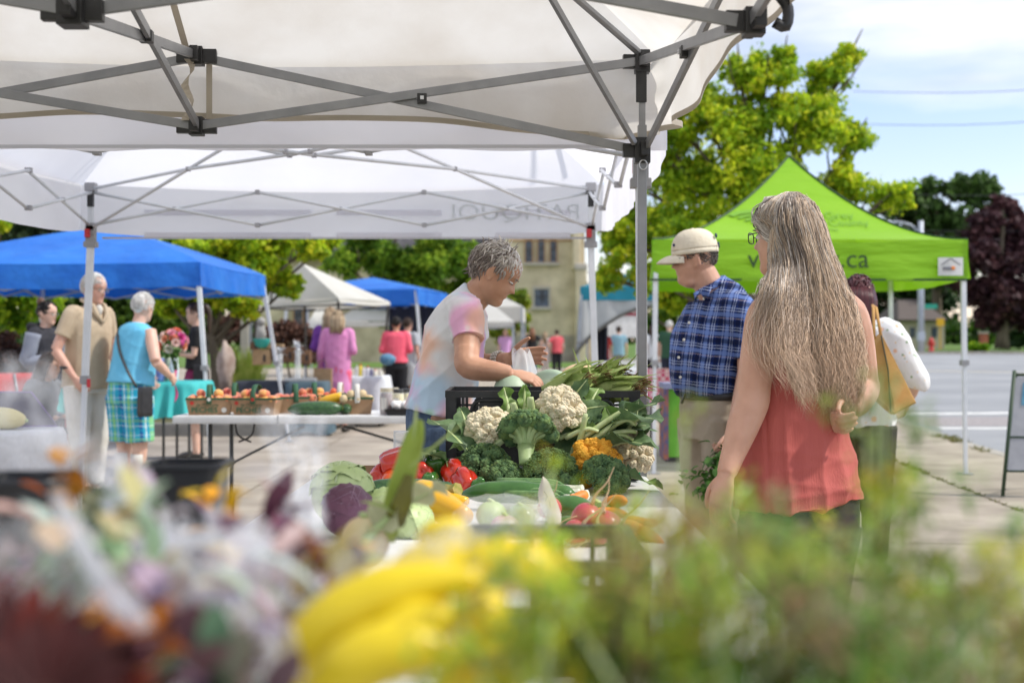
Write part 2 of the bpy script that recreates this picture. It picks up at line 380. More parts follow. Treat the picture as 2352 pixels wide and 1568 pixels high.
mb = MB(); p = W(1343, 640, D + 1.5); mb.add([(p.x, p.y, p.z), (p.x + .9, p.y, p.z - 1.6), (p.x + .9, p.y + 8, p.z - 1.6), (p.x, p.y + 8, p.z), (p.x, p.y, p.z - 1.8), (p.x + .9, p.y, p.z - 1.8)], [(0, 1, 2, 3), (0, 4, 5, 1)]); build(mb, 'side_roof', M_slate, ch, solid=.1)
mb = MB(); c, s = B(600, 1158, 575, 832, D + 2, 8); mb.box(c, s); build(mb, 'nave_wall', M_brick, ch)
mb = MB(); a = W(590, 575, D + 1.2); b = W(1159, 575, D + 1.2); mb.add([(a.x, a.y, a.z), (b.x, b.y, b.z), (b.x, b.y + 6, b.z + 6), (a.x, a.y + 6, a.z + 6), (a.x, a.y, a.z - .5), (b.x, b.y, b.z - .5)], [(0, 1, 2, 3), (4, 5, 1, 0)])
build(mb, 'nave_roof', M_slate, ch, solid=.15)
mb = MB(); c, s = B(722, 760, 690, 832, D + .6, 1.2); mb.box(c, s); build(mb, 'porch', mat('purple_brick', (.12, .07, .07), (.18, .1, .1), scale=3), ch)
def arch_win(x0, x1, y0, y1, d, arch=True, sill=None):
    a = W(x0, y1, d); b = W(x1, y0, d); r = (b.x - a.x) / 2; cx = (a.x + b.x) / 2
    pts = [(a.x, a.z), (b.x, a.z)] + ([(cx + r * cos(t * pi / 10), b.z - r + r * 1.1 * sin(t * pi / 10)) for t in range(11)] if arch else [(b.x, b.z), (a.x, b.z)])
    n = len(pts); q = [(cx + (x - cx) * 1.28, a.z + (z - a.z) * 1.05 + (-.12 if z == a.z else .1)) for x, z in pts]
    mb = MB(); mb.add([(x, d - .12, z) for x, z in q] + [(x, d + .1, z) for x, z in q] + [(x, d - .12, z) for x, z in pts] + [(x, d + .1, z) for x, z in pts],
                      [f for i in range(n) for f in ((i, (i + 1) % n, n + (i + 1) % n, n + i), (i, 2 * n + i, 2 * n + (i + 1) % n, (i + 1) % n), (2 * n + i, 3 * n + i, 3 * n + (i + 1) % n, 2 * n + (i + 1) % n))])
    w_ = build(mb, 'window', M_band if arch else M_sill, ch)
    mb = MB(); mb.add([(x, d - .03, z) for x, z in pts], [tuple(range(n))]); build(mb, 'pane', M_glassd, w_)
    mb = MB(); mb.box((cx, d - .06, (a.z + b.z) / 2), (.06, .05, b.z - a.z - .3)); mb.box((cx, d - .065, (a.z * .4 + b.z * .6)), (2 * r, .05, .06)); build(mb, 'glazing_bar', M_slate, w_)
for x0, x1, y0 in ((1207, 1222, 551), (1236, 1250, 544), (1264, 1278, 551)): arch_win(x0, x1, y0, 602, D - .02)
mb = MB(); c, s = B(1203, 1285, 603, 609, D - .3, .32); mb.box(c, s); build(mb, 'sill', M_sill, ch)
arch_win(1228, 1260, 664, 704, D - .02, arch=False)
mb = MB(); c, s = B(1220, 1267, 705, 711, D - .3, .32); mb.box(c, s); build(mb, 'sill', M_sill, ch)
arch_win(676, 695, 697, 760, D + 1.98); arch_win(800, 818, 620, 700, D + 1.98); arch_win(950, 968, 620, 700, D + 1.98)
mb = MB(); c, s = B(1170, 1316, 551, 554, D - .08, .1); mb.box(c, s); build(mb, 'string_course', M_band, ch)

# ---------------------------------------------------------------- trees
M_bark = mat('bark', (.09, .07, .05), (.17, .14, .10), scale=6, rough=.95, bump=.8, bscale=18, stretch=(1, 1, .25), bdist=.03)
M_leaf = mat('leaf', (1, 1, 1), rough=.55, transl=.58, vcol=True, spec=.3)
M_leafd = mat('leaf_dark', (1, 1, 1), rough=.6, transl=.25, vcol=True, spec=.25)
def leaves(blobs, n, size, pal, seed=1, droop=0., clump=.34, shell=.55, flat=.8):
    """blobs: (centre, radius); leaves gather in clumps spread through every blob"""
    g = np.random.default_rng(seed); V = []; C = []; tot = sum(b[1] ** 2 for b in blobs)
    pal = np.array(pal, float)
    for c, R in blobs:
        nl = int(n * R * R / tot); nc = 44; 
        cd = g.normal(size=(nc, 3)); cd /= np.linalg.norm(cd, axis=1)[:, None]; cc = np.array(c) + cd * R * (g.uniform(.25, .92, nc)[:, None]) * [1, 1, flat]
        cr_ = R * clump * g.uniform(.55, 1.25, nc); pc = g.uniform(0, 1, nc)
        k = g.integers(0, nc, nl); d = g.normal(size=(nl, 3)); d /= np.linalg.norm(d, axis=1)[:, None]
        p = cc[k] + d * (cr_[k] * g.uniform(.2, 1.35, nl))[:, None] * [1, 1, .75]
        nrm = d + g.normal(size=(nl, 3)) * .7; nrm[:, 2] += .35; nrm /= np.linalg.norm(nrm, axis=1)[:, None]
        u = np.cross(nrm, g.normal(size=(nl, 3))); u /= np.linalg.norm(u, axis=1)[:, None]; u[:, 2] -= droop; v = np.cross(nrm, u)
        sz = size * g.uniform(.6, 1.3, nl)[:, None]
        q = np.stack([p - u * sz, p - v * sz * .62, p + u * sz, p + v * sz * .62], 1)
        t = np.clip(.12 + .7 * pc[k] + g.normal(size=nl) * .22, 0, .999) * (len(pal) - 1); i0 = t.astype(int); fr = (t - i0)[:, None]
        col = pal[i0] * (1 - fr) + pal[np.minimum(i0 + 1, len(pal) - 1)] * fr; col *= g.uniform(.8, 1.2, nl)[:, None]
        V.append(q.reshape(-1, 3)); C.append(np.repeat(col, 4, 0))
    V = np.concatenate(V); C = np.concatenate(C); mb = MB(); mb.v = V.tolist(); mb.c = [tuple(x) for x in C.tolist()]
    mb.f = [(4 * i, 4 * i + 1, 4 * i + 2, 4 * i + 3) for i in range(len(V) // 4)]
    return mb
YG = [(.16, .30, .014), (.28, .45, .02), (.44, .60, .025), (.66, .74, .035), (.80, .78, .05)]
GR = [(.07, .16, .015), (.13, .27, .02), (.24, .40, .03), (.42, .54, .05)]
DG = [(.012, .032, .010), (.025, .06, .015), (.05, .10, .02)]
PU = [(.03, .014, .02), (.07, .028, .035), (.13, .055, .055)]
PB = [(.05, .025, .02), (.10, .05, .035), (.20, .09, .06)]
BR = [(.08, .20, .01), (.22, .40, .015), (.50, .66, .03)]
def tree(name, label, cat, d, blobs, n, size, pal, trunk=None, tr=.12, seed=1, m=None, limbs=True, group=None, dspread=.6, base_z=0, droop=0, clump=.29):
    g = random.Random(seed); bl = []
    for px, py, r_ in blobs:
        R = r_ / FP * d; bl.append((tuple(W(px, py, d + g.uniform(-dspread, dspread) * max(R, .4))), R))
    tx = trunk if trunk is not None else sum(b[0] for b in blobs) / len(blobs)
    x0 = (tx - 1176) / FP * d
    o = thing(name, label, cat, (x0, d, base_z), group=group)
    mb = MB(); top = max(b[0][2] for b in bl)
    pts = [(x0 + .06 * sin(i * 1.3) * (i > 0), d + .05 * cos(i * 2), base_z - .1 + (top - base_z + .1) * i / 6) for i in range(7)]
    mb.tube(smoothpts(pts, 2), [tr * (1.25 if i == 0 else 1 - .07 * i) for i in range(13)], 10)
    if limbs:
        for c, R in bl:
            z0 = base_z + (c[2] - base_z) * g.uniform(.45, .75); f = (z0 - base_z) / (top - base_z)
            a = Vector((x0, d, z0)); b = Vector(c); mid = (a + b) / 2 + Vector((0, 0, -R * .15))
            mb.tube(smoothpts([a, mid, b, b + (b - mid) * .3], 3), [tr * .36 * (1 - f * .4) * (1 - i / 11) for i in range(10)], 6)
            for _ in range(3):
                e = b + Vector((g.uniform(-1, 1), g.uniform(-1, 1), g.uniform(-.5, .9))) * R * .75
                mb.tube([mid.lerp(b, .5), mid.lerp(e, .8), e], [tr * .13, tr * .09, tr * .04], 5)
    build(mb, 'trunk', M_bark, o, smooth=True)
    build(leaves(bl, n, size, pal, seed, droop, clump), 'crown', m or M_leaf, o, vcol=True)
    return o
tree('maple_tree', 'tall yellow-green maple rising behind the lime green tent', 'tree', 22,
     [(1755, 175, 75), (1800, 130, 35), (1905, 175, 66), (1950, 130, 42), (1850, 270, 105), (1690, 290, 105), (1590, 400, 115), (1960, 320, 62), (1930, 430, 80), (2045, 450, 58), (1490, 530, 95),
      (1620, 540, 115), (1750, 420, 115), (1850, 540, 95), (1425, 585, 52), (1440, 500, 45), (1975, 530, 60), (1545, 690, 50), (1625, 690, 55), (1500, 640, 60), (1400, 540, 30), (1400, 640, 45), (1450, 420, 45), (1510, 350, 55), (1620, 240, 70), (1700, 160, 50), (1560, 290, 60)],
     78000, .047, YG, trunk=1745, tr=.17, seed=4, droop=.3, clump=.30)
tree('maple_tree', 'yellow-green maple with brown trunk behind the near blue tent', 'tree', 19.2,
     [(380, 560, 60), (470, 570, 75), (560, 560, 75), (650, 545, 60), (720, 560, 48), (600, 620, 62), (665, 655, 42), (520, 650, 65), (430, 680, 48), (390, 700, 36), (560, 690, 50), (350, 640, 50), (765, 550, 26), (470, 705, 40)],
     34000, .050, YG, trunk=492, tr=.12, seed=9, droop=.35, base_z=.1)
tree('park_tree', 'mid green round tree between the far blue tent and church', 'tree', 45,
     [(790, 600, 55), (850, 540, 60), (900, 600, 75), (985, 610, 85), (1000, 530, 70), (1060, 600, 60), (930, 670, 55), (860, 690, 45), (1020, 680, 50), (880, 730, 36), (1090, 650, 42)],
     30000, .10, GR, trunk=905, tr=.25, seed=12)
tree('park_tree', 'small yellowish tree in front of the church tower', 'tree', 48,
     [(1120, 620, 26), (1150, 690, 40), (1190, 690, 34), (1195, 740, 30), (1150, 760, 34), (1110, 700, 30)], 6000, .12, [(.12, .2, .02), (.28, .36, .03), (.6, .6, .03)], trunk=1172, tr=.15, seed=14)
tree('spruce_tree', 'dark spruce with ragged gaps above the near blue tent', 'tree', 55,
     [(15, 500, 38), (60, 530, 50), (110, 505, 45), (165, 540, 50), (200, 520, 40), (30, 570, 60), (100, 590, 70), (-60, 520, 60), (250, 560, 50)], 8000, .17, [(.02, .045, .02), (.045, .08, .03), (.09, .13, .05)], trunk=105, tr=.3, seed=18, m=M_leafd, clump=.3)
tree('park_tree', 'yellow-leaved sapling at the far corner beneath white canopy edge', 'tree', 40, [(5, 515, 20), (-25, 520, 30)], 900, .12, YG, trunk=-20, tr=.1, seed=19)
tree('park_tree', 'dark green broad tree across the road', 'tree', 100, [(2040, 470, 42), (2085, 450, 40), (2130, 430, 30), (2195, 430, 45), (2250, 440, 48), (2290, 480, 40), (2120, 500, 70), (2210, 520, 70), (2050, 560, 60), (2120, 590, 60), (2180, 620, 60), (1990, 560, 45)],
     13000, .30, [(.03, .065, .015), (.06, .12, .025), (.10, .18, .04)], trunk=2150, tr=.5, seed=21, m=M_leafd, base_z=.9)
tree('copper_beech_tree', 'dark purple leaved tree at the right edge across the road', 'tree', 88, [(2300, 470, 32), (2260, 520, 55), (2330, 520, 60), (2240, 590, 58), (2310, 600, 75), (2380, 560, 70), (2250, 670, 55), (2320, 680, 70), (2210, 640, 40), (2280, 725, 45), (2350, 730, 45), (2390, 660, 60)],
     15000, .27, PU, trunk=2302, tr=.45, seed=23, m=M_leafd, base_z=.85)
tree('park_tree', 'shady dark tree behind the street lamp across the road', 'tree', 108, [(1990, 670, 50), (2050, 660, 50), (2110, 670, 55), (2165, 690, 45), (1950, 700, 45), (2040, 710, 40), (1900, 690, 60), (1850, 720, 50)], 10000, .3, DG, trunk=2135, tr=.5, seed=25, m=M_leafd, base_z=.95)
tree('park_tree', 'green tree beyond the teal tent', 'tree', 52, [(1450, 690, 45), (1540, 720, 50), (1600, 700, 60), (1680, 720, 50), (1400, 650, 40), (1480, 640, 50)], 7000, .14, GR, trunk=1562, tr=.22, seed=27)
def shrub(name, label, d, blobs, n, size, pal, seed, m=None, cat='shrub', base_z=0):
    return tree(name, label, cat, d, blobs, n, size, pal, tr=.04, seed=seed, m=m, limbs=False, base_z=base_z, clump=.4)
shrub('garden_shrub', 'bright green layered shrub at the left edge behind the bun haired woman', 22, [(0, 680, 50), (60, 670, 40), (100, 700, 45), (30, 740, 45), (-60, 690, 60)], 7000, .06, BR, 31)
shrub('garden_shrub', 'wide dark green shrub behind the elderly couple', 24, [(150, 720, 50), (210, 700, 45), (270, 700, 45), (200, 760, 50), (300, 740, 50), (380, 730, 50), (340, 780, 45), (120, 780, 50), (430, 760, 40)], 9000, .07, [(.035, .08, .01), (.07, .14, .015), (.2, .3, .03)], 32)
shrub('purple_shrub', 'dark purple shrub at the left edge beside red chair', 16, [(10, 790, 36), (-30, 780, 40), (35, 815, 28), (0, 830, 40), (60, 850, 30)], 5000, .04, PB, 33, m=M_leafd)
shrub('purple_shrub', 'purple-leaved hedge behind the gift stall boxes', 27, [(620, 775, 35), (660, 765, 36), (700, 772, 36), (740, 785, 34), (640, 810, 35), (700, 815, 35), (600, 800, 25)], 7000, .05, PB, 34, m=M_leafd)
shrub('purple_shrub', 'reddish shrub behind the girl holding the bouquet', 25, [(370, 735, 28), (400, 760, 30), (540, 740, 30), (520, 770, 30), (555, 770, 24), (450, 770, 30)], 4000, .05, PB, 35, m=M_leafd)
shrub('garden_shrub', 'rounded green bush at the right edge across the road', 92, [(2340, 765, 34), (2370, 770, 34), (2320, 782, 20)], 2500, .25, [(.02, .05, .015), (.04, .09, .02)], 36, m=M_leafd, base_z=.85)
shrub('garden_shrub', 'low yellow-green bush on the lawn by the brick post', 84, [(2240, 795, 14), (2260, 798, 12), (2222, 800, 11)], 1200, .16, BR, 37, base_z=.7)
# far off wood closing the horizon
g = random.Random(77); bl = [(W(px, g.uniform(740, 775), 150 + g.uniform(-8, 8)), g.uniform(2.4, 4.2)) for px in range(-500, 2900, 32)]
tag(build(leaves([(tuple(c), R) for c, R in bl], 22000, .5, DG + GR[:2], 55), 'far_woods', M_leafd, vcol=True), kind='stuff')
# ornamental grass in the bed
M_ograss = mat('ornamental_grass', (.30, .42, .05), (.55, .60, .14), scale=9, rough=.8, transl=.4)
o = thing('ornamental_grass', 'bright green feathery grass clump in the bed by the boulder', 'ornamental grass', tuple(W(556, 900, 17.6)) )
mb = MB(); gx = (556 - 1176) / FP * 17.6
for i in range(900):
    a = rnd.uniform(0, 6.28); q = rnd.random(); x = gx + cos(a) * .13 * q; y = 17.7 + sin(a) * .13 * q; l = rnd.uniform(.7, 1.15); ln = rnd.uniform(.02, .34) * (1 if rnd.random() < .5 else -1)
    mb.add([(x - .006, y, .1), (x + .006, y, .1), (x + ln * .5 + .005, y, .1 + l * .7), (x + ln, y, .1 + l), (x + ln * .5 - .005, y, .1 + l * .7)], [(0, 1, 2, 3, 4)])
build(mb, 'blades', M_ograss, o)
mb = MB(); mb.ell(W(519, 848, 17.6), (.12, .16, .36), nu=12, nv=10, fn=lambda d: 1 + .12 * sin(7 * d.x + 3 * d.z) + .08 * sin(11 * d.y + 5 * d.z))
tag(build(mb, 'boulder', mat('pink_granite', (.30, .22, .18), (.44, .36, .31), scale=9, rough=.9, bump=.5), smooth=True), 'upright pinkish boulder beside maple trunk', 'boulder')

# ---------------------------------------------------------------- street furniture
M_galv = mat('galvanised_steel', (.36, .40, .46), (.46, .50, .56), scale=5, rough=.45, metal=.3)
M_red = mat('red_enamel', (.55, .03, .03), rough=.4)
d = 78; bz = .42
o = thing('street_lamp', 'tall grey steel street lamp with curved arms across the road', 'street lamp', tuple(W(2115, 0, d))[:2] + (bz,))
x = W(2115, 0, d).x
mb = MB(); mb.tube([(x, d, bz - .1), (x, d, 8.6)], [.22, .15], 12); build(mb, 'pole', M_galv, o, smooth=True)
mb = MB(); mb.tube(smoothpts([(x, d, 7.4), (x - .4, d, 8.2), (x - 1.2, d, 8.5), (x - 1.8, d, 8.5)], 4), .06, 8); build(mb, 'arm', M_galv, o, smooth=True)
mb = MB(); mb.ell((x - 2.3, d, 8.5), (.62, .25, .15)); build(mb, 'lamp_head', M_galv, o, smooth=True)
mb = MB(); mb.box((x, d, 1.55), (.42, .42, .55)); build(mb, 'signal_box', M_galv, o, bevel=.04)
mb = MB(); c, s = B(2124, 2153, 698, 709, d - .1, .06); mb.box(c, s); tag(build(mb, 'street_sign', mat('sign_green', (.02, .30, .20), rough=.4)), 'green street name sign on the tall grey lamp post', 'street sign')
d = 84; x = W(2139, 0, d).x; bz = .62
o = thing('fire_hydrant', 'red fire hydrant on the grass across the road', 'fire hydrant', (x, d, bz))
mb = MB(); mb.lathe([(.14, -.05), (.2, 0), (.2, .06), (.14, .1), (.14, .6), (.18, .62), (.18, .68), (.14, .72), (.08, .84), (.04, .9)], (x, d, bz), 14); build(mb, 'barrel', M_red, o, smooth=True)
mb = MB(); mb.tube([(x - .25, d, bz + .48), (x + .25, d, bz + .48)], .08, 10); mb.tube([(x, d - .25, bz + .48), (x, d, bz + .48)], .09, 10); build(mb, 'nozzle', M_red, o, smooth=True)
mb = MB(); x = W(2160, 0, 86).x; mb.box((x, 86, 2.55), (.5, .04, .5)); mb.tube([(x, 86.05, .7), (x, 86.05, 2.8)], .04, 6); tag(build(mb, 'warning_sign', mat('sign_amber', (.75, .42, .02), rough=.5)), 'small amber sign on a thin post under the dark trees', 'sign')
d = 95; o = thing('beige_house', 'pale beige house glimpsed beneath dark trees across the road', 'house', tuple(W(2105, 0, d))[:2] + (.8,))
M_bei = mat('beige_siding', (.52, .46, .36), rough=.85); M_roofb = mat('brown_roof', (.12, .10, .09), rough=.9)
mb = MB(); c, s = B(2070, 2170, 735, 805, d, 6); mb.box(c, s); build(mb, 'wall', M_bei, o)
mb = MB(); a = W(2064, 736, d - .4); b = W(2176, 736, d - .4); mb.add([a, b, Vector((b.x - 1, d + 3, b.z + 1.6)), Vector((a.x + 1, d + 3, a.z + 1.6)), a + Vector((0, 7, 0)), b + Vector((0, 7, 0))], [(0, 1, 2, 3), (3, 2, 5, 4), (0, 3, 4), (1, 5, 2)]); build(mb, 'roof', M_roofb, o, solid=.15)
for px in (2090, 2140): mb = MB(); c, s = B(px, px + 12, 752, 775, d - .05, .1); mb.box(c, s); build(mb, 'window', M_glassd, o)
d = 86; o = thing('brick_gate_post', 'red brick gate post on the grass beneath purple tree', 'gate post', tuple(W(2262, 0, d))[:2] + (.7,))
mb = MB(); c, s = B(2255, 2270, 765, 800, d, .5); mb.box(c, s); build(mb, 'shaft', mat('red_brick', (.30, .09, .05), (.4, .13, .08), scale=4, rough=.9), o)
mb = MB(); c, s = B(2253, 2272, 762, 765.5, d - .06, .62); mb.box(c, s); build(mb, 'cap', M_sill, o)
# overhead wires
M_wire = mat('black_wire', (.05, .05, .06), rough=.6)
for k, (y0, y1) in enumerate(((443, 432), (524, 519), (285, 262), (210, 190))):
    mb = MB(); a = W(2010 if k < 2 else 1960, y0, 95); b = W(2700, y1 - 16, 80); mb.tube([a.lerp(b, t / 8) - Vector((0, 0, .5 * sin(pi * t / 8))) for t in range(9)], .022, 5)
    tag(build(mb, 'power_line', M_wire), ['power line crossing the dark green tree', 'power line crossing in front of purple tree', 'power line low in the blue sky', 'highest power line against the cloud'][k], 'power line', group='power lines over the road')
# pale posts behind the gift stall
M_post = mat('pale_post', (.45, .43, .38), (.55, .52, .46), scale=6, rough=.8); M_postd = mat('dark_post', (.10, .09, .09), rough=.6)
for px, w_, m_, lb in ((563, .13, M_post, 'pale square post left of the dark post behind stone statue'), (589, .07, M_postd, 'thin dark post beside the pale post by the gift stall'), (575, .06, M_galv, 'slim grey pipe between the pale post and dark post')):
    x = W(px, 0, 21).x; o = thing('wooden_post', lb, 'post', (x, 21, 0), group='posts behind the gift stall')
    mb = MB(); mb.box((x, 21, .95), (w_, w_, 1.9)); build(mb, 'shaft', m_, o, bevel=.01); mb = MB(); mb.box((x, 21, 1.92), (w_ * 1.25, w_ * 1.25, .04)); build(mb, 'cap', m_, o)
# ================================================================== TENTS
M_steel = mat('grey_steel_tube', (.23, .235, .25), (.28, .285, .30), scale=12, rough=.38, metal=.55, spec=.5)
M_stwhite = mat('white_steel_tube', (.62, .65, .68), (.72, .74, .77), scale=8, rough=.4, spec=.5)
M_blackp = mat('black_plastic', (.012, .012, .014), (.022, .022, .024), scale=20, rough=.42, spec=.5)
M_greyp = mat('grey_plastic', (.30, .30, .31), rough=.5)
M_redp = mat('red_plastic', (.55, .04, .05), rough=.4)
M_zinc = mat('zinc', (.55, .56, .58), rough=.3, metal=.9)
M_can1 = mat('cream_canopy', (.71, .67, .61), (.82, .80, .76), scale=3.0, rough=.8, bump=.7, bscale=4, detail=9, transl=.56, bdist=.03)
M_hem = mat('canopy_hem', (.46, .41, .34), rough=.85, transl=.2)
M_can2 = mat('white_canopy', (.86, .86, .89), (.78, .78, .82), scale=1.5, rough=.8, bump=.25, bscale=6, transl=.66, bdist=.012)
M_blue = mat('royal_blue_canopy', (.012, .16, .66), (.025, .22, .76), scale=2, rough=.5, bump=.6, bscale=5, transl=.25, bdist=.05)
M_bluedk = mat('grey_blue_liner', (.10, .12, .20), rough=.7, transl=.15)
M_green = mat('lime_canopy', (.26, .54, .012), (.31, .60, .02), scale=1.5, rough=.45, bump=.7, bscale=3, transl=.30, bdist=.06, stretch=(.5, .5, 2.2))
M_teal = mat('teal_canopy', (.01, .20, .30), (.02, .26, .36), scale=2, rough=.5, transl=.2)
M_wht3 = mat('offwhite_canopy', (.66, .65, .60), (.72, .71, .67), scale=2, rough=.7, transl=.3)
M_dkpole = mat('dark_bronze_tube', (.07, .065, .06), rough=.45, metal=.4)
def roof_mesh(C, zp, k=1.0, sag=.03, peak=None, n=14, m=12, over=0):
    """hipped tent roof over four corner points C (Vectors at eave height)"""
    ctr = sum(C, Vector()) / 4; P = Vector((ctr.x, ctr.y, zp)) if peak is None else Vector(peak); mb = MB()
    for a, b in zip(C, C[1:] + C[:1]):
        def f(u, v, a=a, b=b):
            e = a.lerp(b, u); t = v; p = e.lerp(P, t); z0 = a.z + (b.z - a.z) * u
            p.z = z0 + (P.z - z0) * t ** k - sag * sin(pi * u) * (1 - t) - sag * .6 * sin(pi * t) * sin(pi * u); return p
        mb.grid(f, n, m)
    return mb
def valance(C, h, sides=(0, 1, 2, 3), rip=.012, out=.012, n=40, waves=9, seed=0, hs=None):
    ctr = sum(C, Vector()) / 4; mb = MB(); g = random.Random(seed)
    for i in sides:
        a, b = C[i], C[(i + 1) % 4]; nrm = Vector((b.y - a.y, a.x - b.x, 0)).normalized()
        if nrm.dot((a + b) / 2 - ctr) < 0: nrm = -nrm
        ph = g.uniform(0, 6)
        def f(u, v, a=a, b=b, nrm=nrm, ph=ph):
            p = a.lerp(b, -.003 + 1.006 * u); p.z -= h * v + (.03 * sin(pi * u) if True else 0) * 1.0
            return p + nrm * (out * v + rip * v * (sin(u * waves * 6.28 + ph) + .6 * sin(u * waves * 14 + ph + 3 * v)) * (.3 + v * .7))
        mb.grid(f, n, 5)
    return mb
def xtruss(mb, a, b, zl, zh, n, w, h=None, off=0):
    """row of n scissor crosses between corner posts a and b"""
    a = Vector(a); b = Vector(b)
    for i in range(n):
        p = a.lerp(b, i / n); q = a.lerp(b, (i + 1) / n)
        lo = [zl if i % 2 == 0 else zl, 0]
        mb.bar((p.x, p.y, zl), (q.x, q.y, zh), w, h); mb.bar((p.x, p.y, zh), (q.x, q.y, zl), w * .98, h)
def gazebo(name, label, C, zt, h, zp, fabric, legm, k=1.0, vm=None, legs=None, sag=.03, truss=True, ntr=4, tm=None, lw=.04, group='canopies of the market', peak=None, waves=9, rip=.012, pier=None):
    """C: 4 corners (x,y) ; zt eave height; h valance height"""
    CC = [Vector((x, y, zt)) for x, y in C]; ctr = sum(CC, Vector()) / 4
    o = thing(name, label, 'tent', (ctr.x, ctr.y, 0), group=group)
    cn = build(roof_mesh(CC, zp, k, sag, peak), 'canopy', fabric, o, smooth=True)
    build(valance(CC, h, rip=rip, waves=waves), 'valance', vm or fabric, cn, smooth=True)
    for i, c in enumerate(C):
        ft = legs[i] if legs else c; inn = (ctr.xy - Vector(c)) * .02
        tp = Vector((c[0] + inn.x, c[1] + inn.y, zt - .03)); md = tp.lerp(Vector((*ft, 0)), .52)
        mb = MB(); mb.bar(tp, md, lw, lw, up=(0, 1, 0)); mb.bar(md, (*ft, .006), lw * .75, lw * .75, up=(0, 1, 0))
        lg = build(mb, 'leg', legm, o, bevel=.003)
        mb = MB(); mb.box((*ft, .006), (.12, .12, .008)); build(mb, 'foot_plate', M_greyp, lg); mb = MB(); mb.box(md, (lw * 1.6, lw * 1.5, .05)); build(mb, 'leg_joint', M_greyp, lg)
    if truss:
        mb = MB()
        for i in range(4): xtruss(mb, (*(Vector(C[i]) + (ctr.xy - Vector(C[i])) * .03), 0), (*(Vector(C[(i + 1) % 4]) + (ctr.xy - Vector(C[(i + 1) % 4])) * .03), 0), zt - h * .95 - .05, zt - .1, ntr, .022, .022)
        build(mb, 'truss', tm or legm, o)
    return o
# ---- cream canopy the photograph is taken beneath
ang = radians(3.8); ux = Vector((-cos(ang), -sin(ang), 0)); uy = Vector((sin(ang), -cos(ang), 0)); A0 = Vector((.437, 4.3, 0)); LN = 2.95
c1 = [A0, A0 + ux * LN, A0 + ux * LN + uy * LN, A0 + uy * LN]; ctr1 = sum(c1, Vector()) / 4
T1 = thing('market_tent', 'cream canopy on grey steel frame overhead in the foreground', 'tent', (ctr1.x, ctr1.y, 0), group='canopies of the market')
ZU, ZL = 2.2, 1.89; out_ = [(p - ctr1).normalized() * .09 for p in c1]
CC = [Vector((p.x + o_.x, p.y + o_.y, 2.215)) for p, o_ in zip(c1, out_)]
cn = build(roof_mesh(CC, 2.98, .92, .05, n=20, m=16), 'canopy', M_can1, T1, smooth=True)
mbv = MB(); gq = random.Random(4)
for i in range(4):
    a, b = CC[i], CC[(i + 1) % 4]; nr = Vector((b.y - a.y, a.x - b.x, 0)).normalized(); nr = nr if nr.dot((a + b) / 2 - ctr1) > 0 else -nr
    def f(u, v, a=a, b=b, nr=nr, i=i):
        p = a.lerp(b, -.004 + 1.008 * u); e = min(u, 1 - u); fold = exp(-((e - .035) / .022) ** 2)
        p.z -= (.235 + .022 * cos(u * 6.28) + .01 * sin(u * 17)) * v
        return p + nr * (v * (.012 * sin(u * 21 + i) + .006 * sin(u * 47)) - fold * (.05 * sin(v * 4.2) + .02 * sin(v * 11)) + .012)
    mbv.grid(f, 90, 12)
build(mbv, 'valance', M_can1, cn, smooth=True)
mbh = MB()
for i in range(4):
    a, b = CC[i], CC[(i + 1) % 4]; nr = Vector((b.y - a.y, a.x - b.x, 0)).normalized(); nr = nr if nr.dot((a + b) / 2 - ctr1) > 0 else -nr
    def f(u, v, a=a, b=b, nr=nr, i=i):
        p = a.lerp(b, u); e = min(u, 1 - u); fold = exp(-((e - .035) / .022) ** 2); p.z -= (.235 + .022 * cos(u * 6.28) + .01 * sin(u * 17)) - .016 + v * .019
        return p + nr * ((.012 * sin(u * 21 + i) + .006 * sin(u * 47)) - fold * (.05 * sin(4.2) + .02 * sin(11)) + .012 - .003)
    mbh.grid(f, 90, 1)
build(mbh, 'hem', M_hem, cn, smooth=True)
# straps and seams sewn to the canopy
mb = MB()
mp_ = A0 + ux * LN * .5
def ribbon(mb, pts, w, tw=0, ph=0):
    pts = [Vector(p) for p in pts]; n = len(pts); vs = []
    for i, p in enumerate(pts):
        a = ph + tw * i / (n - 1); d = Vector((cos(a), sin(a), 0)) * w / 2; vs += [p - d, p + d]
    mb.add(vs, [(2 * i, 2 * i + 1, 2 * i + 3, 2 * i + 2) for i in range(n - 1)])
ribbon(mb, [mp_ + Vector((-.02 + .012 * sin(i * .9), -.03, 2.17 - .20 * i / 12)) for i in range(13)], .028, 6.0, .3)
ribbon(mb, [mp_ + Vector((.03, .045, 2.2 - .22 * i / 4)) for i in range(5)], .02)
ribbon(mb, [mp_.lerp(ctr1, t / 6) + Vector((-.03 - .05 * t / 6, 0, 2.205 + .7 * (t / 6) ** .92 - .012)) for t in range(5)], .022)
build_each(mb, 'strap', M_hem, cn)
SW, SH = .013, .029      # tube section
def hub(p, dirs, size=(.045, .045, .06)):
    mb = MB(); mb.box(p, size)
    for d in dirs:
        d = Vector(d).normalized(); M = d.to_track_quat('Y', 'Z').to_matrix(); mb.box(Vector(p) + d * .035, (.026, .06, .046), M)
    return mb
bars = MB(); piv = MB()
class HB:
    def __init__(s): s.l = []
    def merge(s, o): s.l.append(o)
    def bar(s, *a): s.l.append(MB().bar(*a))
brk = HB()
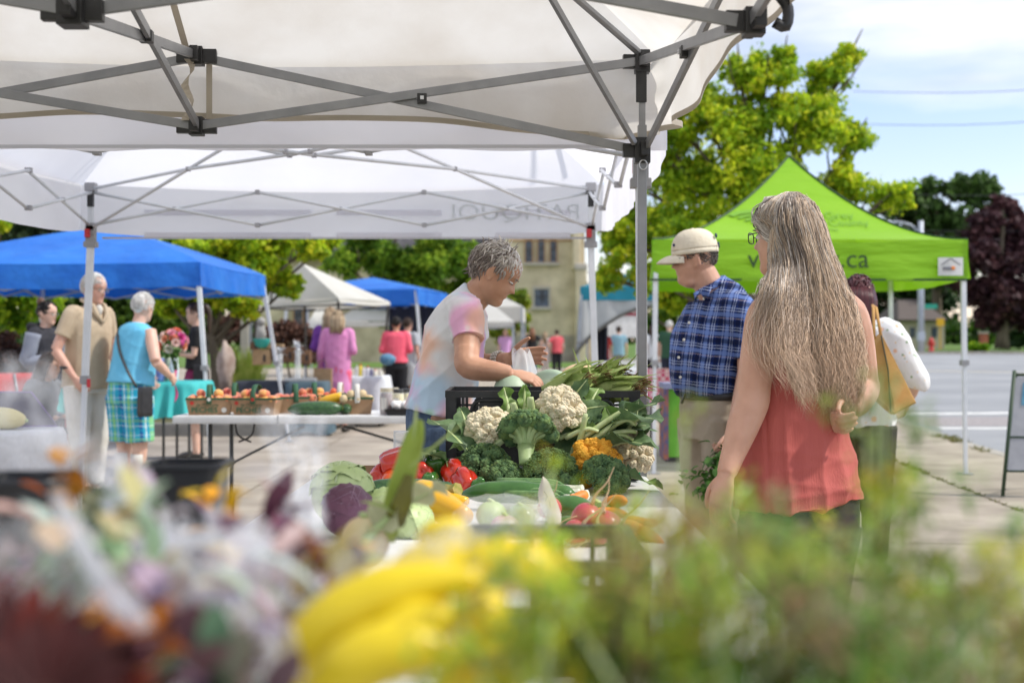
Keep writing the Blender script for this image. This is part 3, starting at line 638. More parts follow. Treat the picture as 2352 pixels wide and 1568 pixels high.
for i in range(4):
    a, b = c1[i], c1[(i + 1) % 4]; m_ = (a + b) / 2; u = (b - a).normalized(); sgn = Vector((-u.y, u.x, 0)) * .008
    for p, q in ((a, m_), (b, m_)):
        bars.bar((p + sgn) + Vector((0, 0, ZU - .01)), (q + sgn) + Vector((0, 0, 1.955)), SW, SH); bars.bar((p - sgn) + Vector((0, 0, ZL)), (q - sgn) + Vector((0, 0, 2.185)), SW, SH)
        x = (p + q) / 2; brk.bar(x + Vector((0, 0, 2.055)) - sgn * 2.2, x + Vector((0, 0, 2.055)) + sgn * 2.2, .032, .032); piv.bar(x + Vector((0, 0, 2.055)) - sgn * 3, x + Vector((0, 0, 2.055)) + sgn * 3, .012, .012)
    inn = (ctr1 - m_).normalized()
    for z in (1.955, 2.185): brk.merge(hub(m_ + Vector((0, 0, z)), (u, -u, inn)))
    # cross members from each side's middle to the centre post
    sg2 = Vector((inn.y, -inn.x, 0)) * .008
    bars.bar(m_ + inn * .04 + sg2 + Vector((0, 0, 2.185)), ctr1 + sg2 + Vector((0, 0, 1.955)), SW, SH); bars.bar(m_ + inn * .04 - sg2 + Vector((0, 0, 1.955)), ctr1 - sg2 + Vector((0, 0, 2.19)), SW, SH)
    x = (m_ + ctr1) / 2 + inn * .02; brk.bar(x - sg2 * 2.2 + Vector((0, 0, 2.07)), x + sg2 * 2.2 + Vector((0, 0, 2.07)), .032, .032)
    brk.merge(hub(a + Vector((0, 0, ZU - .012)), (u, (c1[i - 1] - a)), (.05, .05, .075))); brk.merge(hub(a + Vector((0, 0, ZL)), (u, (c1[i - 1] - a)), (.052, .052, .085)))
    # roof rafter and its brace
    dg_ = (ctr1 - a); rt = lambda t: a + dg_ * t + Vector((0, 0, ZU + .01 + .66 * t ** .95))
    bars.tube([rt(0), rt(.25), rt(.6), rt(1)], .0125, 8); bars.bar(a + dg_ * .02 + Vector((0, 0, ZL + .02)), rt(.285), .014, .020)
for z in (1.955, 2.19): brk.merge(hub(ctr1 + Vector((0, 0, z)), (ux, -ux, uy, -uy), (.055, .055, .07)))
build_each(bars, 'truss_bar', M_steel, T1, bevel=.002); [build(b_, 'bracket', M_blackp, T1, bevel=.003) for b_ in brk.l]; build_each(piv, 'pivot_bolt', M_zinc, T1)
mb = MB(); mb.tube([ctr1 + Vector((0, 0, 1.93)), ctr1 + Vector((0, 0, 2.9))], .018, 10); build(mb, 'centre_post', M_steel, T1, smooth=True)
for i, p in enumerate(c1):
    mb = MB(); mb.box((p.x, p.y, 1.0), (.029, .029, 1.95)); lg = build(mb, 'leg', M_steel, T1, bevel=.002)
    mb = MB(); mb.box((p.x, p.y, 2.08), (.021, .021, .26)); build(mb, 'inner_leg', M_steel, lg, bevel=.002)
    mb = MB(); mb.box((p.x - .004, p.y - .014, 2.12), (.036, .012, .14)); build(mb, 'cap_strip', M_blackp, lg, bevel=.003)
    mb = MB(); mb.box((p.x, p.y, .012), (.09, .09, .02)); build(mb, 'foot_plate', M_blackp, lg)
    rr = [(p.x + .0 + .013 * cos(t * pi / 8), p.y - .036, ZL - .052 + .016 * sin(t * pi / 8)) for t in range(17)]; mb = MB(); mb.tube(rr, .0022, 6); build(mb, 'pull_ring', M_zinc, lg, smooth=True)
# strap clip at the right side's middle bracket
mb = MB(); q = (c1[0] + c1[3]) / 2 + Vector((.055, .0, 1.985)); mb.tube(smoothpts([q + Vector((0, 0, .03)), q + Vector((.02, 0, 0)), q + Vector((.015, 0, -.04)), q + Vector((-.01, 0, -.03))], 3), .013, 8); build(mb, 'strap_clip', M_blackp, T1, smooth=True)

# ---- white canopy right behind
c2 = [Vector((.468, 7.6, 0)), Vector((-2.5, 7.6, 0)), Vector((-2.5, 4.66, 0)), Vector((.468, 4.66, 0))]; ctr2 = sum(c2, Vector()) / 4
T2 = thing('market_tent', 'white canopy on thin white frame behind the cream one', 'tent', (ctr2.x, ctr2.y, 0), group='canopies of the market')
CC2 = [p + (p - ctr2).normalized() * .10 + Vector((0, 0, 2.19)) for p in c2]
cn = build(roof_mesh(CC2, 3.25, .95, .05, n=18, m=12), 'canopy', M_can2, T2, smooth=True)
mbv = MB()
for i in range(4):
    a, b = CC2[i], CC2[(i + 1) % 4]; nr = Vector((b.y - a.y, a.x - b.x, 0)).normalized(); nr = nr if nr.dot((a + b) / 2 - ctr2) > 0 else -nr
    def f(u, v, a=a, b=b, nr=nr, i=i):
        p = a.lerp(b, -.005 + 1.01 * u); p.z -= (.325 - .05 * (2 * abs(u - .5)) ** 4 if i != 2 else .255 + .004 * sin(u * 40)) * v
        return p + nr * (v * (.010 * sin(u * 17 + i * 2) + .004 * sin(u * 60 + 2 * v)) + .01)
    mbv.grid(f, 80, 8)
build(mbv, 'valance', M_can2, cn, smooth=True)
mb = MB()   # seams and velcro bands
for x0, x1 in ((-2.2, -1.2), (-1.05, -.42), (-.10, .35)):
    for z in (1.885, 2.02): mb.box(((x0 + x1) / 2, 7.66, z), (x1 - x0, .004, .035))
build_each(mb, 'velcro_band', mat('pale_grey_tape', (.84, .84, .88), rough=.9, transl=.6), cn)
mb = MB(); mb.box((-1.0, 4.565, 1.945), (2.9, .004, .012)); mb.box((-1.0, 7.655, 1.868), (2.9, .004, .012)); build_each(mb, 'seam', mat('seam_grey_tape', (.60, .60, .64), rough=.9, transl=.2), cn)  # darker grey strip along the front and rear valance seams
M_print = mat('grey_green_print', (.79, .81, .82), rough=.8, transl=.6)
text('PATIQUOI', 'lettering', .135, Matrix.Translation((.02, 7.655, 2.018)) @ Matrix.Rotation(radians(90), 4, 'X') @ Matrix.Rotation(radians(180), 4, 'Y'), M_print, cn, ext=.001, sx=1.25)
bars = MB(); jn = MB()
ZU2, ZL2 = 2.155, 1.93
for i in range(4):
    a, b = c2[i], c2[(i + 1) % 4]; nx = 3
    for k_ in range(nx):
        p = a.lerp(b, k_ / nx); q = a.lerp(b, (k_ + 1) / nx); hi, lo = (ZU2 if k_ % 1 == 0 else ZU2), ZL2
        za, zb = (ZU2 - .02, ZL2 + .01)
        s_ = Vector((0, .008, 0)) if i % 2 == 0 else Vector((.008, 0, 0))
        bars.tube([p + s_ + Vector((0, 0, za)), q + s_ + Vector((0, 0, zb))], .0095, 7); bars.tube([p - s_ + Vector((0, 0, zb)), q - s_ + Vector((0, 0, za))], .0095, 7)
        for z in (za, zb): jn.bar(q - s_ * 2.2 + Vector((0, 0, z)), q + s_ * 2.2 + Vector((0, 0, z)), .026, .026)
        jn.bar((p + q) / 2 - s_ * 2 + Vector((0, 0, (za + zb) / 2)), (p + q) / 2 + s_ * 2 + Vector((0, 0, (za + zb) / 2)), .02, .02)
    dg_ = (ctr2 - a) * 2; at_ = lambda t, z: a + dg_ * .5 * t * 2 * .5 + Vector((0, 0, z))
    bars.tube([at_(.02, ZU2), at_(.52, 2.17), at_(1.04, 2.15)], .0095, 7); bars.tube([at_(.02, ZL2), at_(.52, 2.17), at_(1.04, 2.41)], .0095, 7)
    bars.tube([at_(1.04, 2.15), at_(1.5, 2.36), at_(2, 2.6)], .0095, 7); bars.tube([at_(1.04, 2.41), at_(1.5, 2.40), at_(2, 2.40)], .0095, 7)
    for t, z in ((.52, 2.17), (1.04, 2.15), (1.04, 2.41)): jn.box(at_(t, z), (.024, .024, .024))
    jn.box(a + Vector((0, 0, ZU2 + .01)), (.06, .06, .05)); jn.box(a + Vector((0, 0, ZL2)), (.05, .05, .045))
build_each(bars, 'truss_bar', M_stwhite, T2, smooth=True); build_each(jn, 'joint', mat('tent_joint_grey', (.36, .36, .38), rough=.5), T2, bevel=.003)
ft2 = [(.53, 7.62), (-2.585, 7.62), (-2.56, 4.62), (.475, 4.6)]
for i, p in enumerate(c2):
    f_ = Vector((*ft2[i], 0)); tp = p + Vector((0, 0, 2.17)); md = (p + Vector((0, 0, 1.86))); kn = md.lerp(f_, .45)
    mb = MB(); mb.bar(md, kn, .037, .037, up=(0, 1, 0)); mb.bar(tp, md, .03, .03, up=(0, 1, 0)); mb.bar(kn, f_, .028, .028, up=(0, 1, 0)); lg = build(mb, 'leg', M_stwhite, T2, bevel=.003)
    mb = MB(); mb.box(md + Vector((0, 0, .03)), (.055, .05, .10)); mb.box(md + Vector((0, 0, -.035)), (.075, .06, .035)); mb.box(kn, (.05, .046, .05)); build_each(mb, 'slider', M_greyp, lg, bevel=.005)
    mb = MB(); mb.box(md + Vector((-.012, -.03 if i < 3 else .03, .03)), (.03, .02, .05)); mb.box(kn + Vector((.03, -.025, -.02)), (.02, .012, .05)) if i < 3 else None; build_each(mb, 'release_button', M_redp, lg, bevel=.003)
    mb = MB(); mb.box(p + Vector((0, -.005, 2.09)), (.034, .034, .085)); build(mb, 'black_sleeve', M_blackp, lg, bevel=.004)
# ---- lime green canopy
G = [(4.30, 12.1), (1.33, 12.1), (1.66, 15.15), (4.50, 15.15)]
tg = gazebo('market_tent', 'lime green canopy with a web address on its valance', G, 2.215, .37, 3.22, M_green, M_stwhite, k=1.75, sag=.0, legs=[(4.27, 12.05), (1.34, 12.1), (1.68, 15.1), (4.50, 15.15)], ntr=4, truss=False, lw=.045, rip=.014, waves=2)
cn = [c for c in tg.children if c.name.startswith('canopy')][0]
M_dk = mat('charcoal_print', (.03, .07, .02), rough=.6)
text('visitgrey.ca', 'lettering', .255, Matrix.Translation((2.79, 12.05, 2.022)) @ Matrix.Rotation(radians(90), 4, 'X'), M_dk, cn, ext=.002, sx=1.02)
mb = MB(); P0 = Vector((2.9475, 13.625, 3.22))
for a, b in ((Vector((*G[0], 2.215)), 0), (Vector((*G[1], 2.215)), 0)):
    pts = []
    for i in range(17):
        t = i / 16; p = a.lerp(P0, t); p.z = a.z + (P0.z - a.z) * t ** 1.75 + .006; pts.append(p)
    mb.tube(pts, .011, 6)
mb.bar((1.3, 12.08, 1.832), (4.3, 12.08, 1.832), .012, .02); build_each(mb, 'piping', mat('dark_green_piping', (.02, .06, .02), rough=.6), cn)
mb = MB(); mb.box((4.13, 12.055, 1.955), (.235, .006, .17)); lb = build(mb, 'maker_patch', M_white, cn)
mb = MB(); mb.bar((4.04, 12.045, 1.97), (4.13, 12.045, 2.03), .006, .008); mb.bar((4.13, 12.045, 2.03), (4.22, 12.045, 1.97), .006, .008); mb.box((4.10, 12.045, 1.935), (.09, .006, .03)); build(mb, 'roof_emblem', mat('grey_print', (.2, .2, .22), rough=.7), lb)
mb = MB(); mb.ell((4.15, 12.045, 1.94), (.022, .005, .018)); build(mb, 'orange_dot', mat('orange_print', (.8, .25, .05), rough=.7), lb)
# emblem and words printed on the slope facing the camera
def slope(u, v):       # u across (0 left..1 right at the eave), v up the front face
    a = Vector((*G[1], 2.215)); b = Vector((*G[0], 2.215)); p = a.lerp(b, u).lerp(P0, v); p.z = 2.215 + (P0.z - 2.215) * v ** 1.75; return p
def on_slope(x, z):    # the slope point at world x, height z
    v = ((z - 2.215) / (P0.z - 2.215)) ** (1 / 1.75); y = 12.1 + (P0.y - 12.1) * v; return Vector((x, y - .012, z + .012))
def slope_text(body, x, z, size, nm):
    cu = bpy.data.curves.new('t', 'FONT'); cu.body = body; cu.size = 1; cu.align_x = 'CENTER'; cu.resolution_u = 3; ob = bpy.data.objects.new('t', cu); COL.objects.link(ob)
    me = bpy.data.meshes.new_from_object(ob.evaluated_get(bpy.context.evaluated_depsgraph_get())); bpy.data.objects.remove(ob); off = rootloc(cn)
    for vv in me.vertices: vv.co = on_slope(x + vv.co.x * size * 1.25, z + vv.co.y * size) - off
    me.materials.clear(); me.materials.append(M_dk2); q = bpy.data.objects.new(nm, me); COL.objects.link(q); q.parent = cn
M_dk2 = mat('faded_print', (.16, .36, .02), rough=.6)
slope_text('Grey', 3.28, 2.468, .115, 'lettering'); slope_text('County', 3.34, 2.385, .105, 'lettering'); slope_text('Colour It Your Way', 2.88, 2.325, .062, 'lettering')
mb = MB()
def arc_band(r0, r1, a0, a1, n=14):
    cx, cz = 2.42, 2.40; vs = []
    for i in range(n + 1):
        a = a0 + (a1 - a0) * i / n
        for r_ in (r0, r1): vs.append(on_slope(cx + r_ * cos(a) * 1.25, cz + r_ * sin(a) * .62))
    mb.add(vs, [(2 * i, 2 * i + 1, 2 * i + 3, 2 * i + 2) for i in range(n)])
arc_band(.02, .06, .3, 2.3); arc_band(.085, .12, .3, 2.35); arc_band(.15, .185, .35, 2.4); arc_band(.21, .27, .6, 2.42)
build(mb, 'emblem', M_dk2, cn)
# ---- near blue canopy
Bc = [(-3.22, 13.2), (-6.35, 13.35), (-5.95, 16.2), (-3.08, 15.95)]
gazebo('market_tent', 'blue canopy sheltering the flower stall at the left', Bc, 2.07, .25, 2.58, M_blue, M_stwhite, k=.85, sag=.02, legs=[(-3.09, 13.15), (-6.5, 13.3), (-5.98, 16.2), (-2.78, 16.0)], ntr=3, tm=M_galv, waves=4, rip=.012, lw=.045)
# ---- small off-white canopy on dark legs
c_ = [(-2.72, 19.9), (-4.1, 21.9), (-2.7, 23.9), (-2.0, 22.2)]
WW = lambda px, d: (W(px, 0, d).x, d)
c_ = [WW(778, 20.0), WW(590, 22.2), WW(700, 24.2), WW(895, 21.9)]
gazebo('market_tent', 'off-white pointed canopy on dark legs before the far blue tent', c_, 1.93, .06, 2.52, M_wht3, M_dkpole, k=1.0, sag=.0, legs=[WW(779, 20.0), WW(600, 22.2), WW(705, 24.0), WW(872, 21.6)], peak=(W(688, 0, 21.5).x, 21.6, 2.58), ntr=2, lw=.04, rip=.004)
# ---- far blue canopy with dark backdrop
c_ = [WW(958, 27.5), WW(658, 28.6), WW(705, 31.5), WW(1028, 30.4)]
tb = gazebo('market_tent', 'smaller blue canopy with charcoal back wall behind the seller', c_, 2.38, .32, 3.02, M_blue, M_stwhite, k=.9, sag=.0, legs=[WW(976, 27.4), WW(638, 28.5), WW(700, 31.5), WW(1050, 30.4)], peak=(W(857, 0, 29.4).x, 29.4, 2.72), ntr=3, tm=M_galv, lw=.06, waves=3)
mb = MB(); a = W(893, 0, 30.8); b = W(1045, 0, 30.2); mb.grid(lambda u, v: Vector((a.x + (b.x - a.x) * u, a.y + (b.y - a.y) * u + .05 * sin(u * 30), 2.1 * v)), 40, 2); build(mb, 'back_wall', mat('charcoal_cloth', (.03, .032, .04), (.05, .05, .06), scale=2, rough=.9), tb, smooth=True)
# ---- white canopies beyond the seller's face
c_ = [WW(1200, 36), WW(1085, 36.6), WW(1090, 39), WW(1206, 39)]
gazebo('market_tent', 'white canopy behind the seller\'s chin, nearer of two', [WW(1180, 32), WW(1075, 32.5), WW(1085, 35), WW(1178, 35)], 1.75 + .0, .12, 2.45, M_wht3, M_galv, sag=.0, ntr=2, peak=(W(1110, 0, 33).x, 33.5, 2.42), lw=.05)
gazebo('market_tent', 'white canopy further back before the church tower foot', [WW(1200, 40), WW(1090, 40.6), WW(1090, 43), WW(1206, 43)], 2.35, .45, 3.2, M_wht3, M_galv, sag=.0, ntr=2, peak=(W(1120, 0, 41).x, 41.5, 2.95), lw=.06)
gazebo('market_tent', 'distant white canopy seen past the pink coated shopper', [WW(760, 46), WW(700, 46), WW(715, 49), WW(770, 49)], 1.75, .15, 2.75, M_wht3, M_galv, sag=.0, ntr=2, lw=.05, truss=False)
gazebo('market_tent', 'distant white canopy under the off-white pointed one', [WW(925, 44), WW(770, 44), WW(775, 47), WW(915, 47)], 1.95, .15, 2.75, M_wht3, M_galv, sag=.0, ntr=2, lw=.05, truss=False)
# ---- teal canopy with pale side wall
d = 32; c_ = [WW(1580, d), WW(1333, d), WW(1350, 35), WW(1560, 35)]
tt = gazebo('market_tent', 'teal canopy with pale arched side wall', c_, 2.62, .32, 3.35, M_teal, M_galv, sag=.0, legs=[WW(1590, d), WW(1324, d), WW(1346, 35), WW(1565, 35)], ntr=3, truss=False, lw=.06, waves=2, peak=(W(1468, 0, 33.5).x, 33.5, 3.1))
M_side = mat('pale_grey_sidewall', (.50, .52, .53), (.56, .58, .58), scale=2, rough=.8, transl=.25)
mb = MB(); pts = [(1322, 812), (1335, 795), (1358, 770), (1392, 745), (1430, 722), (1470, 707), (1510, 702), (1560, 703)]; sp = smoothpts(pts, 4)
mb.grid(lambda u, v: (lambda q: W(q[0] * (1 - v) + (q[0] if u > .15 else 1330 + 8 * u) * v, q[1] * (1 - v) + 690 * v, d + .02 + .04 * sin(u * 25)))(sp[min(int(u * (len(sp) - 1)), len(sp) - 1)]), len(sp) - 1, 4)
build(mb, 'side_wall', M_side, tt, smooth=True)
mb = MB(); mb.tube([W(q[0], q[1], d - .02) for q in sp], .045, 7); build(mb, 'arch_trim', mat('grey_trim', (.12, .12, .11), rough=.7), tt, smooth=True)
mb = MB(); mb.grid(lambda u, v: W(1360 + 36 * u, 735 + 130 * v, d + .3 + .1 * sin(u * 20)), 12, 2); build(mb, 'dark_curtain', mat('navy_cloth', (.02, .022, .035), rough=.9), tt, smooth=True)
# ================================================================== PEOPLE
M_skin = mat('skin', (.52, .29, .20), (.60, .35, .25), scale=14, rough=.5, bump=.15, bscale=160, sss=.25, bdist=.002)
M_skint = mat('tanned_skin', (.46, .24, .15), (.57, .32, .21), scale=16, rough=.48, bump=.18, bscale=150, sss=.2, bdist=.002)
M_skinf = mat('fair_skin', (.62, .38, .29), (.70, .46, .36), scale=10, rough=.5, sss=.2)
M_skind = mat('pinkish_skin', (.56, .30, .23), (.64, .38, .29), scale=10, rough=.5, sss=.2)
M_eye = mat('eye_white', (.75, .72, .68), rough=.2); M_iris = mat('iris_dark', (.05, .035, .025), rough=.15)
M_lip = mat('lips', (.42, .14, .12), rough=.45)
M_frame = mat('spectacle_frame', (.02, .03, .03), rough=.3); M_lens = mat('spectacle_lens', (.85, .9, .9), rough=.03, alpha=.12, spec=.8); M_shade = mat('dark_lens', (.01, .01, .012), rough=.08, spec=.8)
M_hair = mat('hair_strands', (1, 1, 1), rough=.42, vcol=True, spec=.35)
M_shoe = mat('dark_leather', (.03, .025, .02), rough=.5)
HP = dict(z=[-.124, -.118, -.105, -.09, -.075, -.065, -.055, -.045, -.03, -.01, 0, .02, .05, .08, .1, .11, .116],
          f=[.050, .078, .090, .092, .084, .090, .087, .090, .087, .087, .086, .095, .093, .078, .052, .030, .002],
          b=[.015, -.005, -.02, -.035, -.052, -.06, -.068, -.078, -.09, -.098, -.1, -.102, -.098, -.08, -.055, -.033, -.002],
          w=[.012, .026, .038, .048, .056, .060, .063, .066, .070, .073, .074, .077, .075, .062, .044, .028, .002])
def frame(f, up):
    f = Vector(f).normalized(); up = Vector(up); r = f.cross(up).normalized(); up = r.cross(f).normalized(); return Matrix((r, f, up)).transposed()
def head(mb, C, M, s=1.0, n=36, nose=1.0, jaw=1.0):
    rings = []; zs = np.concatenate([np.linspace(-.124, .1, 40), [.106, .111, .1145, .116]])
    for z in zs:
        yf = np.interp(z, HP['z'], HP['f']); yb = np.interp(z, HP['z'], HP['b']); w = np.interp(z, HP['z'], HP['w']) * (jaw if z < -.03 else 1)
        ym = (yf * .35 + yb * .65); nb = .030 * nose * max(0, min(1, (.012 - z) / .040)) * (1 if z > -.031 else max(0, 1 - (-.031 - z) / .010)); ring = []
        for k in range(n):
            a = 2 * pi * k / n; c, s_ = cos(a), sin(a); x = w * math.copysign(abs(s_) ** .92, s_); y = ym + (yf - ym) * abs(c) ** .8 if c > 0 else ym + (yb - ym) * abs(c) ** .9
            if c > 0:
                y += nb * exp(-(x / .0125) ** 2) - .010 * exp(-((abs(x) - .031) / .014) ** 2 - ((z - .002) / .012) ** 2) + .004 * exp(-((abs(x) - .035) / .02) ** 2 - ((z + .03) / .02) ** 2)
                y += .005 * exp(-(x / .022) ** 2) * (exp(-((z + .047) / .005) ** 2) + exp(-((z + .064) / .006) ** 2)) + nb * .25 * exp(-((abs(x) - .014) / .006) ** 2) * (z < -.018)
            ring.append(C + M @ Vector((x, y, z)) * s)
        rings.append(ring)
    mb.loft(rings)
    for sg in (-1, 1):      # ears: rim, lobe
        e = C + M @ Vector((sg * .077, -.008, -.012)) * s; R = M @ Matrix.Rotation(radians(18 * sg), 3, 'Z') @ Matrix.Rotation(radians(-10), 3, 'X')
        mb.ell(e, (.009 * s, .019 * s, .032 * s), R); pts = [e + R @ Vector((sg * .006, .017 * cos(t) - .002, .028 * sin(t) + .002)) * s for t in np.linspace(.6, 4.4, 9)]; mb.tube(pts, .0048 * s, 6)
        mb.ell(e + R @ Vector((sg * .002, .006, -.026)) * s, .009 * s)
def face(par, C, M, s=1.0, brow=(.25, .2, .16), closed=False):
    for sg in (-1, 1):
        c = C + M @ Vector((sg * .031, .076, 0)) * s; mb = MB(); mb.ell(c, (.0125 * s, .0115 * s, (.0045 if closed else .007) * s), M); e = build(mb, 'eye', M_eye, par, smooth=True)
        mb = MB(); mb.ell(c + M @ Vector((0, .0075, -.002 if closed else 0)) * s, (.005 * s, .0045 * s, .005 * s), M); build(mb, 'iris', M_iris, e, smooth=True)
        mb = MB(); mb.tube([c + M @ Vector((sg * x, y, z)) * s for x, y, z in ((-.014, .016, .019), (0, .019, .023), (.014, .013, .021), (.02, .004, .017))], [.002 * s, .0032 * s, .0028 * s, .001 * s], 6, flat=.6)
        mb.cur = brow; build(mb, 'eyebrow', MATS['brow_grey'] if 'brow_grey' in MATS else mat('brow_grey', (.22, .19, .17), rough=.9), par, smooth=True)
    mb = MB(); 
    for z, q in ((-.0505, .0028), (-.0600, .0032)): mb.tube([C + M @ Vector((x, .0885 - 8 * x * x * 1.5, z)) * s for x in (-.021, -.011, 0, .011, .021)], [.001 * s, q * s, q * 1.15 * s, q * s, .001 * s], 6)
    build(mb, 'lips', M_lip, par, smooth=True)
def specs(par, C, M, s, lens=None, frm=None, name='glasses'):
    mb = MB(); o = []
    for sg in (-1, 1):
        c = C + M @ Vector((sg * .032, .102, -.002)) * s; R = M @ Matrix.Rotation(radians(-9 * sg), 3, 'Z')
        ring = [c + R @ Vector((.024 * math.copysign(abs(cos(t)) ** .6, cos(t)), 0, .016 * math.copysign(abs(sin(t)) ** .6, sin(t)))) * s for t in np.linspace(0, 2 * pi, 17)]
        mb.tube(ring, .0017 * s, 6, cap=False); o.append(ring)
        mb.tube([c + R @ Vector((sg * .024, 0, .008)) * s, C + M @ Vector((sg * .074, .07, .008)) * s, C + M @ Vector((sg * .08, .0, .004)) * s, C + M @ Vector((sg * .078, -.02, -.012)) * s], .0019 * s, 6)
    mb.tube([C + M @ Vector((x, .105, .002)) * s for x in (-.009, 0, .009)], .0016 * s, 6)
    g = build(mb, name, frm or M_frame, par, smooth=True)
    for ring in o: mb = MB(); mb.add(ring[:-1], [tuple(range(16))]); build(mb, 'lens', lens or M_lens, g)
def hand(mb, wr, d, nrm, thumb, s=1.0, curl=(.35, .5, .4), spread=1.0, tc=.3, wr_r=(.026, .019)):
    """wr wrist centre, d direction of the palm, nrm back of the hand, thumb = side the thumb is on"""
    wr = Vector(wr); d = Vector(d).normalized(); nrm = Vector(nrm); nrm = (nrm - d * nrm.dot(d)).normalized(); t = Vector(thumb); t = (t - d * t.dot(d) - nrm * t.dot(nrm)).normalized()
    P = lambda a, b, c: wr + (d * a + t * b + nrm * c) * s
    rings = []
    for a, w_, h_ in ((-.02, wr_r[0], wr_r[1]), (.01, .028, .017), (.035, .036, .016), (.06, .040, .0145), (.085, .040, .012), (.096, .036, .008)):
        rings.append([P(a, w_ * cos(q), h_ * sin(q)) for q in np.linspace(0, 2 * pi, 13)[:-1]])
    mb.loft(rings)
    for i, (b, L, r) in enumerate(((.029, .92, .0088), (.0098, 1.0, .0092), (-.0100, .94, .0088), (-.0290, .75, .0078))):
        an = 0; p = P(.080, b, .001); dirv = (d + t * (b * 3.2 * spread)).normalized(); pts = [P(.06, b * .9, 0), p]; rr = [r, r]
        for q, seg in zip(curl, (.044, .027, .021)):
            an += q * (1 + .06 * i); v = (dirv * cos(an) - nrm * sin(an)); p = p + v * seg * L * s; pts.append(p); rr.append(r * (1 - .09 * len(rr) / 2))
        mb.tube(smoothpts(pts, 3), [float(x) * s for x in np.interp(np.linspace(0, 1, 3 * 4 + 1), np.linspace(0, 1, len(rr)), rr)], 9)
        mb.ell(pts[-1], r * .82 * s, nu=8, nv=6)
    b0 = P(.02, .022, -.004); v1 = (d * .72 + t * .75 - nrm * .25).normalized(); v2 = (d * (.9) + t * (.35 - tc) - nrm * .35).normalized()
    p1 = b0 + v1 * .042 * s; p2 = p1 + (v1 * .4 + v2 * .6).normalized() * .034 * s; p3 = p2 + v2 * .026 * s
    mb.tube(smoothpts([b0, p1, p2, p3], 3), [s * x for x in (.014, .0135, .0125, .0115, .011, .0108, .0103, .0098, .0092, .008)], 9); mb.ell(p3, .0078 * s, nu=8, nv=6)
def limb(mb, pts, rr, n=14, k=4):
    sp = smoothpts(pts, k); R = np.interp(np.linspace(0, 1, len(sp)), np.linspace(0, 1, len(rr)), rr); mb.tube(sp, [float(x) for x in R], n)
def torso(mb, st, side, n=24, k=3, p=.85):
    """st: (centre, half width, half depth); side = direction of the width"""
    side = Vector(side).normalized(); A = smoothpts([(*c, w_, h_) for c, w_, h_ in st], k); rings = []
    for i, q in enumerate(A):
        a = A[max(i - 1, 0)]; b = A[min(i + 1, len(A) - 1)]; t = Vector(b[:3] - a[:3]).normalized(); s_ = (side - t * side.dot(t)).normalized(); f = t.cross(s_)
        c = Vector(q[:3]); rings.append([c + s_ * q[3] * math.copysign(abs(cos(u)) ** p, cos(u)) + f * q[4] * math.copysign(abs(sin(u)) ** p, sin(u)) for u in np.linspace(0, 2 * pi, n + 1)[:-1]])
    mb.loft(rings)
def folds(amp, seed=0, fx=(9, 9, 5), thr=0.0, dirs=4):
    g = np.random.default_rng(seed); K = g.normal(size=(dirs, 3)) * np.array(fx) * 2; ph = g.uniform(0, 6, dirs); K2 = g.normal(size=(dirs, 3)) * np.array(fx) * .8
    def f(a, nr):
        s = 0
        for i in range(dirs): s = s + (1 - np.abs(np.sin(a @ K[i] + ph[i] + 1.8 * np.sin(a @ K2[i] + ph[i] * 2)))) ** 2
        return amp * (s / dirs * 2 - .7)
    return f
def strands(mb, paths, r0, r1, n=3, seed=0):
    pass
